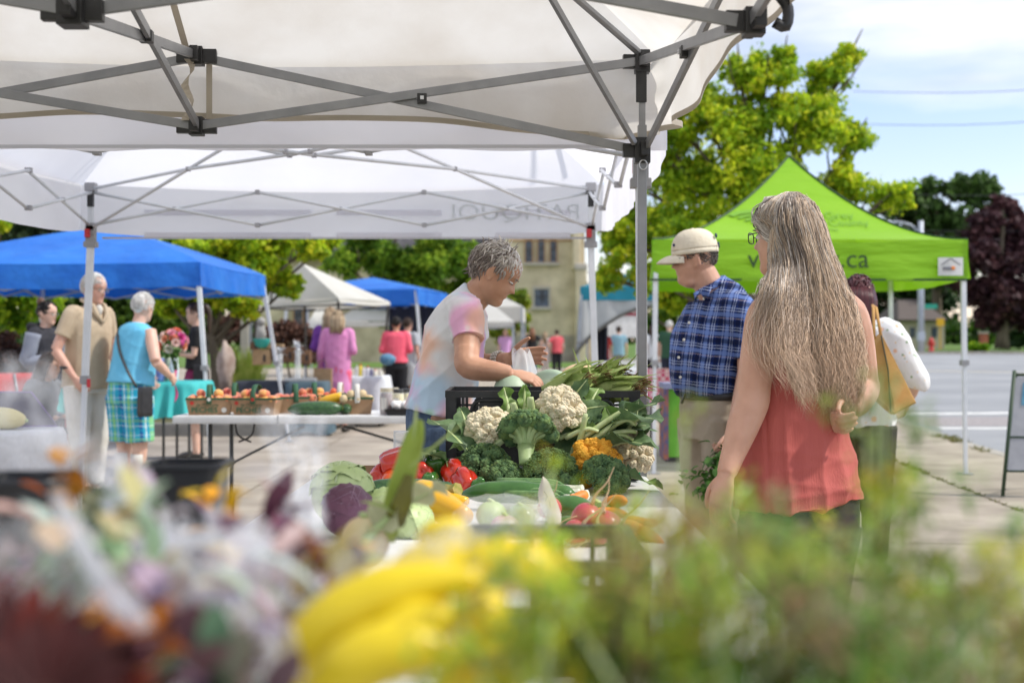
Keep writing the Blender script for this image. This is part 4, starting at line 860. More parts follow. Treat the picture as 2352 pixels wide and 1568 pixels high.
def hair_short(par, C, M, s, pal, n=500, L=.05, r=.004, seed=0, flow=(0, -1, -.4), wave=.004, front=0.0, lift=1.0, name='hair', back=-.072, cap=True, bulge=1.0, recede=.0):
    """short hair: a close shell plus locks combed over the skull"""
    g = random.Random(seed); c0 = Vector((0, -.012, .020)); rad = Vector((.080, .100, .100)) * bulge; mb = MB()
    def onsk(v, h): d = v - c0; q = sqrt((d.x / rad.x) ** 2 + (d.y / rad.y) ** 2 + (d.z / rad.z) ** 2); return c0 + d / q * (1 + h)
    if cap:
        base = pal[len(pal) // 2]; st = len(mb.v); mb.ell(C + M @ c0 * s, tuple(x * s * .985 for x in rad), M, nu=28, nv=20, col=base)
        # keep the shell off the face
        for i in range(st, len(mb.v)):
            l = M.transposed() @ (Vector(mb.v[i]) - C) / s
            lim = .062 + recede if l.z > .03 else (-.002 if l.z > -.02 else -.02)
            if l.y > lim and l.z < .075 + recede * .3: l.y = min(l.y, lim) ; l.x *= .93; l.z = max(l.z, -.03); mb.v[i] = tuple(C + M @ l * s)
            if l.z < back: l.z = back; l.y *= .8; mb.v[i] = tuple(C + M @ l * s)
    fl = Vector(flow)
    for _ in range(n):
        th = math.acos(g.uniform(-.55, 1)); ph = g.uniform(0, 2 * pi); v = Vector((rad.x * sin(th) * cos(ph), rad.y * sin(th) * sin(ph), rad.z * cos(th))) + c0
        if v.y > .045 - front and v.z < .055: continue
        if v.y > .0 and v.z < .0: continue
        if v.z < back: continue
        p = onsk(v, .0); d0 = fl + Vector((g.gauss(0, .35), g.gauss(0, .35), g.gauss(0, .2))) + Vector((v.x * 5, v.y * 3 if front else 0, -.1)); l_ = L * g.uniform(.6, 1.25); pts = []; h = 0; w0 = g.uniform(0, 6)
        for i in range(6):
            pts.append(C + M @ (p + Vector((sin(w0 + i * 1.4), cos(w0 + i * 1.1), sin(i + w0))) * wave) * s)
            h = .02 + lift * .11 * sin(pi * min(1, (i + .6) / 6)); nrm = (p - c0).normalized(); d = d0 - nrm * d0.dot(nrm) * .85; p = onsk(p + d.normalized() * l_ / 5, h)
        cc = pal[min(int(g.random() * len(pal)), len(pal) - 1)]; k_ = g.uniform(.8, 1.2); cc = tuple(x * k_ for x in cc)
        mb.tube(pts, [r * s * x for x in (.8, 1.1, 1.15, 1, .7, .2)], 4, col=cc, flat=.6)
    return build(mb, name, M_hair, par, smooth=True, vcol=True)
GREY = [(.17, .14, .125), (.25, .215, .19), (.36, .32, .285), (.52, .475, .43), (.68, .64, .59)]
WHITEH = [(.55, .54, .52), (.68, .67, .65), (.76, .75, .73)]
BRN = [(.03, .018, .012), (.05, .03, .02), (.08, .045, .03)]
BLK = [(.012, .01, .01), (.02, .016, .015)]
BLD = [(.22, .15, .09), (.36, .26, .16), (.5, .39, .26)]
RED = [(.05, .012, .015), (.09, .02, .025)]
# ---- woman bagging produce behind the crate
def tiedye():
    m = bpy.data.materials.new('tie_dye_cotton'); m.use_nodes = True; nt = m.node_tree; N = nt.nodes; L = nt.links; b = N['Principled BSDF']; b.inputs['Roughness'].default_value = .85; b.inputs['Specular IOR Level'].default_value = .15
    tc = N.new('ShaderNodeTexCoord'); col = N.new('ShaderNodeRGB'); col.outputs[0].default_value = (.72, .72, .72, 1); col = col.outputs[0]
    for i, (c, sc, lo, hi, loc) in enumerate((((.44, .62, .78), 3.4, .54, .66, (3, 1, 5)), ((.78, .34, .56), 4.8, .48, .62, (9, 4, 1)), ((.82, .46, .30), 4.2, .48, .62, (1, 8, 2.4)), ((.46, .76, .55), 5.5, .60, .68, (5, 5, 7.3)))):
        mp = N.new('ShaderNodeMapping'); mp.inputs['Location'].default_value = loc; L.new(tc.outputs['Object'], mp.inputs[0]); nz = N.new('ShaderNodeTexNoise'); nz.inputs['Scale'].default_value = sc; nz.inputs['Detail'].default_value = 2.5; L.new(mp.outputs[0], nz.inputs['Vector'])
        r = N.new('ShaderNodeMapRange'); r.inputs[1].default_value = lo; r.inputs[2].default_value = hi; r.inputs[4].default_value = .8; L.new(nz.outputs['Fac'], r.inputs[0])
        x = N.new('ShaderNodeMixRGB'); L.new(r.outputs[0], x.inputs[0]); L.new(col, x.inputs[1]); x.inputs[2].default_value = (*c, 1); col = x.outputs[0]
    L.new(col, b.inputs['Base Color']); bn = N.new('ShaderNodeTexNoise'); bn.inputs['Scale'].default_value = 14; bp = N.new('ShaderNodeBump'); bp.inputs['Strength'].default_value = .35; bp.inputs['Distance'].default_value = .012; L.new(tc.outputs['Object'], bn.inputs['Vector']); L.new(bn.outputs['Fac'], bp.inputs['Height']); L.new(bp.outputs[0], b.inputs['Normal']); return m
Sx = W(1040, 850, 4.9)
SE = thing('person', 'grey-haired person in pastel tie-dye t-shirt bending to fill a bag behind the black crate', 'person', (Sx.x, 4.9, 0))
fS = Vector((.83, -.06, -.55)); MS = frame(fS, (.55, 0, .84)); CS = W(1139, 627, 4.88)
mb = MB(); head(mb, CS, MS, .93, nose=.95)
limb(mb, [W(1082, 690, 4.9), W(1100, 672, 4.9), W(1116, 655, 4.89), W(1124, 645, 4.88)], [.062, .058, .056, .058])
torso(mb, [(W(1012, 960, 4.9), .13, .09), (W(1022, 880, 4.9), .13, .09), (W(1040, 790, 4.9), .15, .10), (W(1062, 722, 4.9), .155, .075), (W(1082, 685, 4.9), .08, .055)], (0, 1, 0))
# near arm
sh = W(1066, 722, 4.73); el = W(1073, 838, 4.62); wr = W(1172, 858, 4.60)
limb(mb, [sh, W(1072, 780, 4.68), el], [.052, .050, .042]); limb(mb, [W(1072, 805, 4.65), el, W(1102, 848, 4.61), W(1140, 853, 4.6), wr], [.045, .046, .043, .036, .029])
hand(mb, wr, (.90, .02, -.20), (.22, -.5, .84), (.1, .9, .3), .92, curl=(.42, .45, .3), spread=.8, tc=.4, wr_r=(.028, .022))
# far arm
sh2 = W(1080, 722, 5.06); el2 = W(1092, 836, 5.12); wr2 = W(1168, 824, 5.0)
limb(mb, [sh2, W(1085, 780, 5.1), el2], [.052, .048, .042]); limb(mb, [el2, W(1130, 832, 5.06), wr2], [.043, .036, .028])
hand(mb, wr2, (.93, -.1, .12), (-.1, .95, .2), (.2, -.1, 1), .98, curl=(.28, .3, .25), spread=.75, tc=-.1)
# legs
for y in (4.80, 5.0): limb(mb, [W(1012, 950, y), Vector((-.235, y, .52)), Vector((-.27, y, .09)), Vector((-.26, y, .05))], [.08, .056, .042, .045]); limb(mb, [(-.29, y, .05), (-.2, y, .04), (-.08, y, .035)], [.04, .045, .035])
body = build(remesh(mb, .0045, 5), 'body', M_skint, SE, smooth=True)
face(SE, CS, MS, .93, closed=True)
mb = MB()
torso(mb, [(W(1010, 948, 4.9), .205, .142), (W(1014, 925, 4.9), .20, .138), (W(1019, 885, 4.9), .19, .130), (W(1031, 840, 4.9), .182, .124), (W(1043, 790, 4.9), .18, .120), (W(1055, 740, 4.9), .185, .108), (W(1068, 705, 4.9), .165, .088), (W(1082, 683, 4.9), .10, .062), (W(1090, 676, 4.9), .068, .055)], (0, 1, 0))
limb(mb, [W(1062, 705, 4.80), sh, W(1071, 752, 4.70), W(1074, 782, 4.675)], [.075, .074, .068, .066]); limb(mb, [W(1070, 705, 5.0), sh2, W(1090, 782, 5.1)], [.075, .07, .064])
limb(mb, [W(1004, 930, 4.9), W(975, 915, 4.88), W(950, 918, 4.87)], [.10, .06, .03])
fo = folds(.014, 5, (5, 4, 8)); build(remesh(mb, .007, 5, disp=fo), 'tshirt', tiedye(), SE, smooth=True)
mb = MB(); jm = mat('blue_denim', (.05, .08, .14), (.10, .15, .24), scale=30, rough=.85, bump=.3)
torso(mb, [(W(1012, 1010, 4.9), .17, .125), (W(1010, 960, 4.9), .175, .130), (W(1012, 915, 4.9), .17, .122), (W(1014, 890, 4.9), .16, .115)], (0, 1, 0))
for y in (4.80, 5.0): limb(mb, [W(1012, 975, y), Vector((-.235, y, .52)), Vector((-.27, y, .07))], [.115, .085, .07])
build(remesh(mb, .010, 4, disp=folds(.004, 8, (8, 8, 8))), 'jeans', jm, SE, smooth=True)
for y in (4.80, 5.0):
    mb = MB(); mb.tube(smoothpts([(-.33, y, .05), (-.26, y, .055), (-.14, y, .045), (-.05, y, .035)], 3), [.03, .05, .052, .052, .052, .05, .05, .046, .042, .03], 10, flat=.85); build(mb, 'shoe', M_shoe, SE, smooth=True)
# hair: thick, wavy, short at the nape
g = random.Random(5); mb = MB(); c0 = Vector((0, -.018, .024)); rad = Vector((.081, .102, .097))
mb.ell(CS + MS @ Vector((0, -.026, .026)) * .93, (.078 * .93, .098 * .93, .095 * .93), MS, 28, 20, col=GREY[1])
for _ in range(2600):
    th = math.acos(g.uniform(-.62, 1)); ph = g.uniform(0, 2 * pi); v = Vector((sin(th) * cos(ph), sin(th) * sin(ph), cos(th)))
    p = Vector((v.x * rad.x, v.y * rad.y, v.z * rad.z)) * g.uniform(.86, 1.0) + c0
    if p.y > .028 and p.z < .052 : continue
    if p.y > -.03 and p.z < .002: continue
    if p.z < -.052: continue
    ear = abs(p.x) > .05 and -.034 < p.y < .02 and p.z < .018
    if ear: continue
    fwd = max(0, min(1, (p.y + .02) / .06)); w0 = g.uniform(0, 6); d = Vector((v.x * .3 + g.gauss(0, .3), (-.25 + 1.3 * fwd) + g.gauss(0, .35), -.9 + .9 * max(0, v.z) + g.gauss(0, .25) - .3 * fwd)); L_ = g.uniform(.03, .055); pts = []
    for i in range(6):
        pts.append(CS + MS @ (p + v * (.006 * sin(i * .75)) + Vector((sin(w0 + i * .9), cos(w0 + i * .8), sin(i * .9 + w0))) * .0038) * .93)
        nr = Vector(((p.x - c0.x) / rad.x, (p.y - c0.y) / rad.y, (p.z - c0.z) / rad.z)).normalized(); dd = d - nr * d.dot(nr) * .9; p = p + dd.normalized() * L_ / 4
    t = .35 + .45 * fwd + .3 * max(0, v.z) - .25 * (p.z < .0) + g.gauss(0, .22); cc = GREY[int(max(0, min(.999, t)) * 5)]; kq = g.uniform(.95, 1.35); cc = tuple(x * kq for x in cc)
    mb.tube(pts, [.0027 * x for x in (.7, 1.1, 1.2, 1, .7, .2)], 4, col=cc, flat=.6)
build(mb, 'hair', M_hair, SE, smooth=True, vcol=True)
# bracelet of pale beads
mb = MB(); q = W(1146, 829, 5.03); ax = (wr2 - el2).normalized(); u = ax.orthogonal().normalized(); v = ax.cross(u)
for j in range(3):
    for i in range(18): mb.ell(q + ax * (.011 * (j - 1)) + (u * cos(i * pi / 9) + v * sin(i * pi / 9)) * .036, .0055, nu=6, nv=5)
build(mb, 'bracelet', mat('pale_beads', (.65, .6, .52), rough=.35), SE, smooth=True)
# the bag she fills
M_bag = mat('thin_white_film', (.80, .82, .84), rough=.35, transl=.4, alpha=.58, spec=.5)
mb = MB(); top = W(1195, 803, 4.93)
def bagf(u, v):
    a = u * 2 * pi; w_ = .036 + .028 * v ** .7; c = W(1196, 806, 4.93).lerp(W(1212, 908, 4.82), v); k = 1 + .12 * sin(a * 5 + v * 4)
    return c + Vector((cos(a) * w_ * k * .85, sin(a) * .045 * k, .012 * sin(a * 3) * (1 - v)))
mb.grid(bagf, 40, 16); pass
tag(build(mb, 'plastic_bag', M_bag, smooth=True), 'thin white produce bag held open between the hands', 'plastic bag')
# ---- woman with long hair, back to the camera
d0 = 3.67
LW = thing('person', 'long grey-blond haired person in coral sleeveless top with one hand behind the back', 'person', (W(1835, 0, d0).x, d0, 0))
fL = Vector((-.78, .62, -.04)); ML = frame(fL, (0, 0, 1)); CL = W(1808, 541, d0)
mb = MB(); head(mb, CL, ML, .95)
sd = Vector((.93, .37, 0))
limb(mb, [W(1838, 690, 3.68), W(1832, 655, 3.68), W(1822, 610, 3.67)], [.064, .056, .056])
torso(mb, [(W(1835, 1170, 3.67), .14, .10), (W(1828, 1060, 3.67), .14, .095), (W(1825, 950, 3.67), .145, .10), (W(1832, 850, 3.67), .15, .10), (W(1840, 750, 3.68), .165, .09), (W(1842, 700, 3.68), .15, .07), (W(1840, 672, 3.68), .07, .05)], sd)
shl = W(1758, 726, 3.58); ell_ = W(1727, 925, 3.53); wrl = W(1668, 1088, 3.47)
limb(mb, [W(1790, 700, 3.62), shl, W(1745, 800, 3.56), W(1734, 870, 3.54), ell_], [.050, .053, .052, .048, .044]); limb(mb, [W(1732, 880, 3.54), ell_, W(1704, 985, 3.51), W(1684, 1042, 3.49), wrl], [.048, .048, .044, .034, .027])
hand(mb, wrl, (-.22, -.1, -.95), (-.7, -.7, .1), (-.4, .9, 0), .95, curl=(.35, .4, .3), spread=.6, wr_r=(.026, .021))
shr = W(1945, 722, 3.78); elr = W(1984, 893, 3.83); wrr = W(1952, 941, 3.60)
limb(mb, [W(1900, 700, 3.72), shr, W(1968, 790, 3.80), elr], [.055, .060, .052, .045]); limb(mb, [W(1980, 870, 3.82), elr, W(1972, 922, 3.70), wrr], [.047, .048, .040, .029])
hand(mb, wrr, (-.52, -.45, -.28), (.1, .9, .3), (-.1, -.3, 1), .93, curl=(1.0, 1.1, .5), spread=.5, tc=.6, wr_r=(.027, .021))
for px, dd in ((1786, 3.62), (1892, 3.74)): limb(mb, [W(px, 1180, dd), (W(px, 0, dd).x - .02, dd, .48), (W(px, 0, dd).x - .03, dd, .08)], [.075, .055, .04]); limb(mb, [(W(px, 0, dd).x - .02, dd - .04, .05), (W(px, 0, dd).x - .07, dd + .08, .035), (W(px, 0, dd).x - .1, dd + .15, .03)], [.038, .042, .03])
build(remesh(mb, .0045, 5), 'body', M_skin, LW, smooth=True)
face(LW, CL, ML, .95); specs(LW, CL, ML, .97)
# coral top
M_coral = mat('coral_crepe', (.40, .085, .072), (.47, .11, .092), scale=3, rough=.8, bump=.5, bscale=90, stretch=(2.5, 2.5, .25), bdist=.003)
mb = MB()
torso(mb, [(W(1836, 1160, 3.67), .196, .150), (W(1833, 1130, 3.67), .193, .148), (W(1826, 1060, 3.67), .183, .14), (W(1820, 980, 3.67), .172, .132), (W(1820, 900, 3.67), .162, .128), (W(1828, 830, 3.67), .160, .122), (W(1838, 770, 3.68), .155, .108), (W(1842, 735, 3.68), .11, .09)], sd)
for a, b in ((W(1800, 765, 3.60), W(1805, 690, 3.62)), (W(1890, 765, 3.66), W(1880, 690, 3.70))): limb(mb, [a, b, b + Vector((0, .08, .0)), a + Vector((-.02, .16, 0))], [.022, .016, .016, .02])
g1 = folds(.016, 21, (6, 6, 1.6), dirs=3); g2 = folds(.012, 4, (3, 3, 9), dirs=3)
def fL_(a, nr):
    z = a[:, 2]; lo = np.clip((1.25 - z) / .45, 0, 1); side = (a[:, 0] - .78)
    pull = .010 * np.exp(-((a[:, 0] - .93) / .06) ** 2) * np.sin((a[:, 2] * 16 - a[:, 0] * 14) * 2.2) * np.clip((1.16 - z) / .15, 0, 1)
    seam = -.004 * np.exp(-((a[:, 0] - .70 - .03 * (1.1 - z)) / .004) ** 2)
    return g1(a, nr) * lo * .9 + g2(a, nr) * .5 * lo + pull + seam
o = remesh(mb, .0062, 4, disp=fL_)
# hem dips in the middle of the back
for i, v in enumerate(o.v):
    if v[2] < .80: o.v[i] = (v[0], v[1], v[2] + .022 * cos((v[0] - .83) * 14) * -1 * (.80 - v[2]) / .02 * .2)
build(o, 'top', M_coral, LW, smooth=True)
mb = MB(); torso(mb, [(W(1838, 1230, 3.67), .172, .13), (W(1838, 1150, 3.67), .175, .128), (W(1836, 1110, 3.67), .165, .12)], sd)
for px, dd in ((1780, 3.6), (1898, 3.75)): limb(mb, [W(px, 1200, dd), (W(px, 0, dd).x - .02, dd, .48), (W(px, 0, dd).x - .03, dd, .10)], [.108, .085, .075])
build(remesh(mb, .010, 4, disp=folds(.004, 2, (7, 7, 7))), 'trousers', mat('black_cotton', (.010, .012, .022), (.018, .02, .034), scale=20, rough=.9), LW, smooth=True)
for px, dd in ((1780, 3.6), (1898, 3.75)): x = W(px, 0, dd).x; mb = MB(); mb.tube(smoothpts([(x - .0, dd - .08, .045), (x - .05, dd + .03, .05), (x - .1, dd + .15, .035), (x - .12, dd + .19, .03)], 3), [.028, .044, .046, .046, .045, .045, .044, .042, .036, .02], 10, flat=.8); build(mb, 'shoe', M_shoe, LW, smooth=True)
# long hair
Y = [440, 448, 462, 485, 515, 560, 600, 650, 700, 750, 800, 850, 905, 930]
LX = [1806, 1785, 1764, 1745, 1738, 1752, 1758, 1748, 1734, 1716, 1708, 1738, 1770, 1785]
RX = [1832, 1848, 1868, 1884, 1896, 1908, 1922, 1942, 1962, 1976, 1984, 1988, 1982, 1975]
DC = [3.67, 3.67, 3.66, 3.66, 3.655, 3.65, 3.64, 3.63, 3.63, 3.62, 3.61, 3.60, 3.59, 3.59]
HD = [.03, .06, .085, .10, .105, .10, .09, .075, .07, .065, .06, .055, .05, .05]
g = random.Random(11)
mb = MB()      # inner mass
rings = []
for y in (446, 462, 485, 515, 560, 600, 650, 700, 745, 780):
    l, r_, dc, hd = (float(np.interp(y, Y, q)) for q in (LX, RX, DC, HD)); l = l + (22 if y > 500 else 4) + (8 if y > 640 else 0) + max(0, y - 660) * .8; r_ -= 6 + max(0, y - 700) * .2; c = W((l + r_) / 2, y, dc + .01); hw = (r_ - l) / 2 / FP * dc
    if 500 < y < 620: hd *= .9
    rings.append([c + Vector((hw * cos(a), hd * .82 * sin(a) * (1 if sin(a) < 0 else .35), 0)) for a in np.linspace(0, 2 * pi, 25)[:-1]])
mb.loft(rings, col=(.24, .20, .17))
SIL = [(.40, .365, .33), (.54, .50, .46), (.70, .66, .61)]; DKH = [(.12, .095, .08), (.18, .145, .12), (.25, .205, .17)]; GOLD = [(.42, .31, .215), (.56, .43, .31), (.72, .58, .44)]
for k in range(8200):
    a = g.uniform(-1, 1); a = a if a > -.3 or g.random() < .8 else g.uniform(-.3, 1)
    lay = g.uniform(.80, 1.06); thin = False
    end = np.interp(a, [-1, -.6, -.25, -.1, .2, .6, 1], [845, 880, 890, 868, 892, 920, 900]) + g.gauss(0, 26) + 22 * sin(2.7 * int((a + 1) * 9))
    if g.random() < .35: end -= abs(g.gauss(0, 70))
    if a < -.42:
        if g.random() < .86: end = min(end, g.uniform(600, 735))
        else: thin = True
    fly = g.random() < .03; y0 = 440 + abs(g.gauss(0, 14)) + (g.uniform(0, 120) if g.random() < .3 else 0); n = 15; pts = []; ph = g.uniform(0, 6.28); wl = .055 + .02 * ((int((a + 1) * 9) * 7) % 5) / 5 + g.uniform(0, .008); amp = g.uniform(.3, 1) * (3.2 if fly else 1); dr = g.gauss(0, .09); cl = int((a + 1) * 9)
    for i in range(n):
        t = i / (n - 1); y = y0 + (end - y0) * t; l, r_, dc, hd = (float(np.interp(y, Y, q)) for q in (LX, RX, DC, HD))
        low = max(0, (y - 620) / 250); aa = a + dr * t + low * .10 * sin(cl * 2.3 + y * .012) * (1 - abs(a)); aa = max(-1.03, min(1.05, aa))
        # locks gather towards their clump centre near the ends
        cc_ = (cl + .5) / 9 - 1; aa = aa + (cc_ - aa) * .72 * low
        c = (l + r_) / 2; hw = (r_ - l) / 2; am = amp * (1.6 + 8.5 * low); px = c + hw * aa * (lay if lay < 1 else 1 + (lay - 1) * .5) + am * 1.5 * sin(y * wl + ph * .12 + cl) + am * .45 * sin(y * wl * 2.1 + ph)
        if 505 < y < 640 and aa < -.55: px = max(px, 1766 + (aa + 1) * 30 + 3 * sin(ph + y * .05))
        dd = dc - hd * lay * sqrt(max(0, 1 - min(1, abs(aa)) ** 2)) * .95 + .01 * sin(ph + y * .02) - (.012 * low * g.uniform(0, 1))
        if a < .1 and y > 600: dd -= .115 * min(1, (y - 600) / 70) * min(1, (.1 - aa) * 1.6)
        pts.append(W(px, y, dd))
    u = g.random(); top = y0 < 470
    if a < -.45: pl = SIL if u < .5 else DKH if u < .68 else GOLD
    elif a < .25: pl = DKH if u < .62 else SIL if u < .76 else GOLD  # extra dark strands down the middle: shading for volume put into the colour
    else: pl = GOLD if u < .68 else SIL if u < .8 else DKH
    cc = pl[g.randrange(3)]; kk = g.uniform(.85, 1.3); r_ = g.uniform(.0005, .0011) * (.6 if thin else 1) * (.5 if fly else 1)
    mb.tube(pts, [r_ * .9] * 4 + [r_] * 7 + [r_ * .85, r_ * .6, r_ * .4, r_ * .15], 3, col=tuple(x * kk for x in cc))
    for q in range(15):      # warmer towards the grown-out ends
        w_ = min(1, max(0, (q / 14 * (end - y0) + y0 - 590) / 230)) * .8; wm = (.60 * kk, .43 * kk, .30 * kk)
        for z_ in range(3): mb.c[-45 + q * 3 + z_] = tuple(x * kk * (1 - w_) + y_ * w_ * (.6 + cc[0]) for x, y_ in zip(cc, wm))
# fringe sweeping from the crown to the ear and temple
for k in range(330):
    u = g.random(); p0 = Vector((g.uniform(-.03, .02), g.uniform(.0, .055), .118)); p1 = Vector((-.055 - .02 * u, .075 - .035 * u + g.gauss(0, .006), .06 + g.gauss(0, .008))); p2 = Vector((-.084 - .004 * u, .040 - .05 * u, .015 + g.gauss(0, .01))); p3 = Vector((-.088, -.01 - .05 * u, -.02 - .05 * u))
    cc = SIL[g.randrange(3)] if g.random() < .75 else DKH[g.randrange(3)]
    mb.tube([CL + ML @ Vector(q) * .97 for q in smoothpts([p0, p1, p2, p3], 4)], [.0015] * 11 + [.0008, .0003], 3, col=cc)
build(mb, 'hair', M_hair, LW, smooth=True, vcol=True)
# ---- man in a cap and checked shirt
MN = thing('person', 'person in beige cap, sunglasses and blue checked shirt with khaki trousers', 'person', (W(1650, 0, 6.2).x, 6.2, 0))
fM = Vector((-.97, .12, -.10)); MM = frame(fM, (-.1, 0, 1)); CM = W(1594, 595, 6.2)
mb = MB(); head(mb, CM, MM, 1.0, jaw=1.08); sdm = Vector((.5, -.85, 0))
limb(mb, [W(1655, 700, 6.2), W(1630, 660, 6.2), W(1612, 625, 6.2)], [.085, .072, .068]); mb.ell(W(1588, 648, 6.2), (.055, .05, .03))
torso(mb, [(W(1648, 910, 6.2), .15, .13), (W(1648, 800, 6.2), .18, .17), (W(1655, 730, 6.2), .18, .11), (W(1655, 690, 6.2), .09, .08)], sdm)
limb(mb, [W(1695, 712, 6.02), W(1716, 780, 5.97), W(1716, 860, 5.97)], [.06, .055, .045]); limb(mb, [W(1716, 850, 5.97), W(1700, 930, 5.95), W(1682, 990, 5.95)], [.045, .042, .03]); hand(mb, W(1682, 990, 5.95), (-.25, 0, -.95), (.8, -.5, 0), (-.5, -.4, 0), 1, curl=(.9, 1, .6))
limb(mb, [W(1612, 712, 6.34), W(1600, 800, 6.42), W(1596, 850, 6.42)], [.055, .05, .043]); limb(mb, [W(1596, 850, 6.42), W(1590, 930, 6.38), W(1600, 990, 6.35)], [.043, .04, .03]); hand(mb, W(1600, 990, 6.35), (.1, 0, -.95), (-.8, .5, 0), (-.5, -.4, 0), 1)
for px, dd in ((1612, 6.30), (1665, 6.12)): x = W(px, 0, dd).x; limb(mb, [W(px, 940, dd), (x, dd, .5), (x + .02, dd, .08)], [.08, .055, .045]); limb(mb, [(x + .05, dd, .05), (x - .06, dd - .03, .04), (x - .16, dd - .06, .035)], [.04, .045, .035])
build(remesh(mb, .0065, 4), 'body', M_skin, MN, smooth=True)
face(MN, CM, MM, 1.0); specs(MN, CM, MM, 1.0, lens=M_shade, frm=M_frame, name='sunglasses')
hair_short(MN, CM, MM, 1.0, [(.05, .04, .035), (.09, .075, .065), (.16, .14, .125)], n=700, L=.03, r=.0028, seed=3, lift=.25, wave=.001, back=-.06)
# cap
M_cap = mat('washed_beige_cotton', (.66, .58, .44), (.74, .67, .53), scale=9, rough=.9, bump=.3, bscale=60)
cc = Vector((0, -.008, .045)); mb = MB()
mb.grid(lambda u, v: CM + MM @ (cc + Vector((.090 * cos(2 * pi * u) * cos(v * pi / 2) ** .75, .112 * sin(2 * pi * u) * cos(v * pi / 2) ** .75, .100 * sin(v * pi / 2) + .0015 * cos(12 * pi * u) * cos(v * pi / 2)))) , 48, 14)
mb.grid(lambda u, v: CM + MM @ (cc + Vector((.0905 * cos(2 * pi * u), .1125 * sin(2 * pi * u), -.022 * v))), 48, 2); cp = build(mb, 'cap', M_cap, MN, smooth=True, solid=.003)
mb = MB(); mb.grid(lambda u, v: CM + MM @ (cc + Vector(((-.078 + .156 * u), .085 * (1 - (abs(u - .5) * 2) ** 2.2) ** .5 * 0 + .112 * sqrt(max(0, 1 - ((-.078 + .156 * u) / .0905) ** 2)) + v * .078 * (1 - (abs(u - .5) * 2) ** 3) ** .8, -.018 - .030 * v * v - .75 * (-.078 + .156 * u) ** 2 * (3.2)))), 20, 8); build(mb, 'brim', M_cap, cp, smooth=True, solid=.005)
mb = MB(); mb.ell(CM + MM @ (cc + Vector((0, 0, .101))), (.008, .008, .005)); build(mb, 'cap_button', M_cap, cp, smooth=True)
mb = MB(); mb.tube([CM + MM @ (cc + Vector((x, -.116, -.004 + .028 * sqrt(max(0, 1 - (x / .045) ** 2))))) for x in np.linspace(-.045, .045, 9)], .003, 6); mb.ell(CM + MM @ (cc + Vector((-.03, -.107, .055))), (.016, .006, .012), MM); mb.ell(CM + MM @ (cc + Vector((-.045, .098, .03))), (.008, .006, .008), MM); build(mb, 'cap_badge', mat('navy_stitch', (.02, .03, .10), rough=.8), cp, smooth=True)
# shirt
M_plaid = plaid('navy_check_cotton', '182c62', [('v', .0, .2, '6c84bc', .75), ('v', .30, .345, 'a8b4d0', .75), ('v', .42, .465, 'a8b4d0', .75), ('v', .62, .82, '050c28', .6), ('v', .88, .91, 'c0c8dc', .5), ('h', .0, .2, '6c84bc', .6), ('h', .30, .34, 'a8b4d0', .7), ('h', .44, .48, 'a8b4d0', .6), ('h', .60, .82, '050c28', .6), ('h', .9, .925, 'c8b4b0', .5)], 11.0, vdir=(.95, -.3, -.12), hdir=(.12, 0, .99))
mb = MB()
torso(mb, [(W(1645, 903, 6.2), .185, .165), (W(1643, 885, 6.2), .20, .190), (W(1641, 845, 6.2), .215, .212), (W(1642, 800, 6.2), .212, .207), (W(1646, 755, 6.2), .21, .175), (W(1652, 715, 6.2), .205, .135), (W(1656, 690, 6.2), .15, .105), (W(1645, 668, 6.2), .10, .09), (W(1638, 652, 6.19), .078, .076)], sdm)
limb(mb, [W(1678, 705, 6.1), W(1702, 720, 6.0), W(1722, 780, 5.96), W(1724, 825, 5.95)], [.085, .088, .082, .08]); limb(mb, [W(1630, 710, 6.28), W(1608, 720, 6.36), W(1598, 800, 6.42)], [.07, .075, .07])
sh_ = build(remesh(mb, .008, 5, disp=folds(.012, 12, (4, 4, 7))), 'shirt', M_plaid, MN, smooth=True)
mb = MB(); 
for a, b, c_ in ((W(1594, 672, 6.09), W(1606, 668, 6.07), W(1597, 694, 6.06)), (W(1606, 668, 6.07), W(1640, 652, 6.085), W(1622, 692, 6.04))): mb.add([a, b, c_, a + Vector((0, .01, 0)), b + Vector((0, .01, 0)), c_ + Vector((0, .01, 0))], [(0, 1, 2), (5, 4, 3), (0, 3, 4, 1), (1, 4, 5, 2), (2, 5, 3, 0)])
limb(mb, [W(1597, 676, 6.14), W(1612, 668, 6.09), W(1640, 655, 6.105), W(1662, 641, 6.2), W(1655, 640, 6.28)], [.010, .014, .016, .018, .014]); build(mb, 'collar', M_plaid, sh_, smooth=True)
mb = MB(); 
for px, py, dd in ((1583, 741, 6.02), (1571, 780, 5.985), (1559, 821, 5.99), (1563, 866, 6.0), (1617, 686, 6.055)):
    mb.lathe([(0.0001, .003), (.0065, .003), (.0065, 0)], W(px, py, dd), 10, M=frame((0, 0, 1), (-.6, -.8, 0)))
build_each(mb, 'button', mat('pearl_button', (.7, .68, .62), rough=.3), sh_, smooth=True)
M_khaki = mat('khaki_twill', (.30, .25, .185), (.36, .305, .23), scale=12, rough=.9, bump=.2)
mb = MB(); torso(mb, [(W(1640, 1010, 6.2), .17, .135), (W(1642, 950, 6.2), .19, .15), (W(1645, 905, 6.2), .182, .15), (W(1645, 888, 6.2), .17, .14)], sdm)
for px, dd in ((1612, 6.30), (1665, 6.12)): x = W(px, 0, dd).x; limb(mb, [W(px, 960, dd), W(px + 2, 1080, dd), (x + .01, dd, .48), (x + .03, dd, .06)], [.125, .112, .095, .085])
build(remesh(mb, .010, 4, disp=folds(.008, 31, (5, 5, 6))), 'trousers', M_khaki, MN, smooth=True)
mb = MB(); sv = sdm.normalized(); fv = Vector((-.86, -.5, 0)); c_ = W(1645, 897, 6.2)
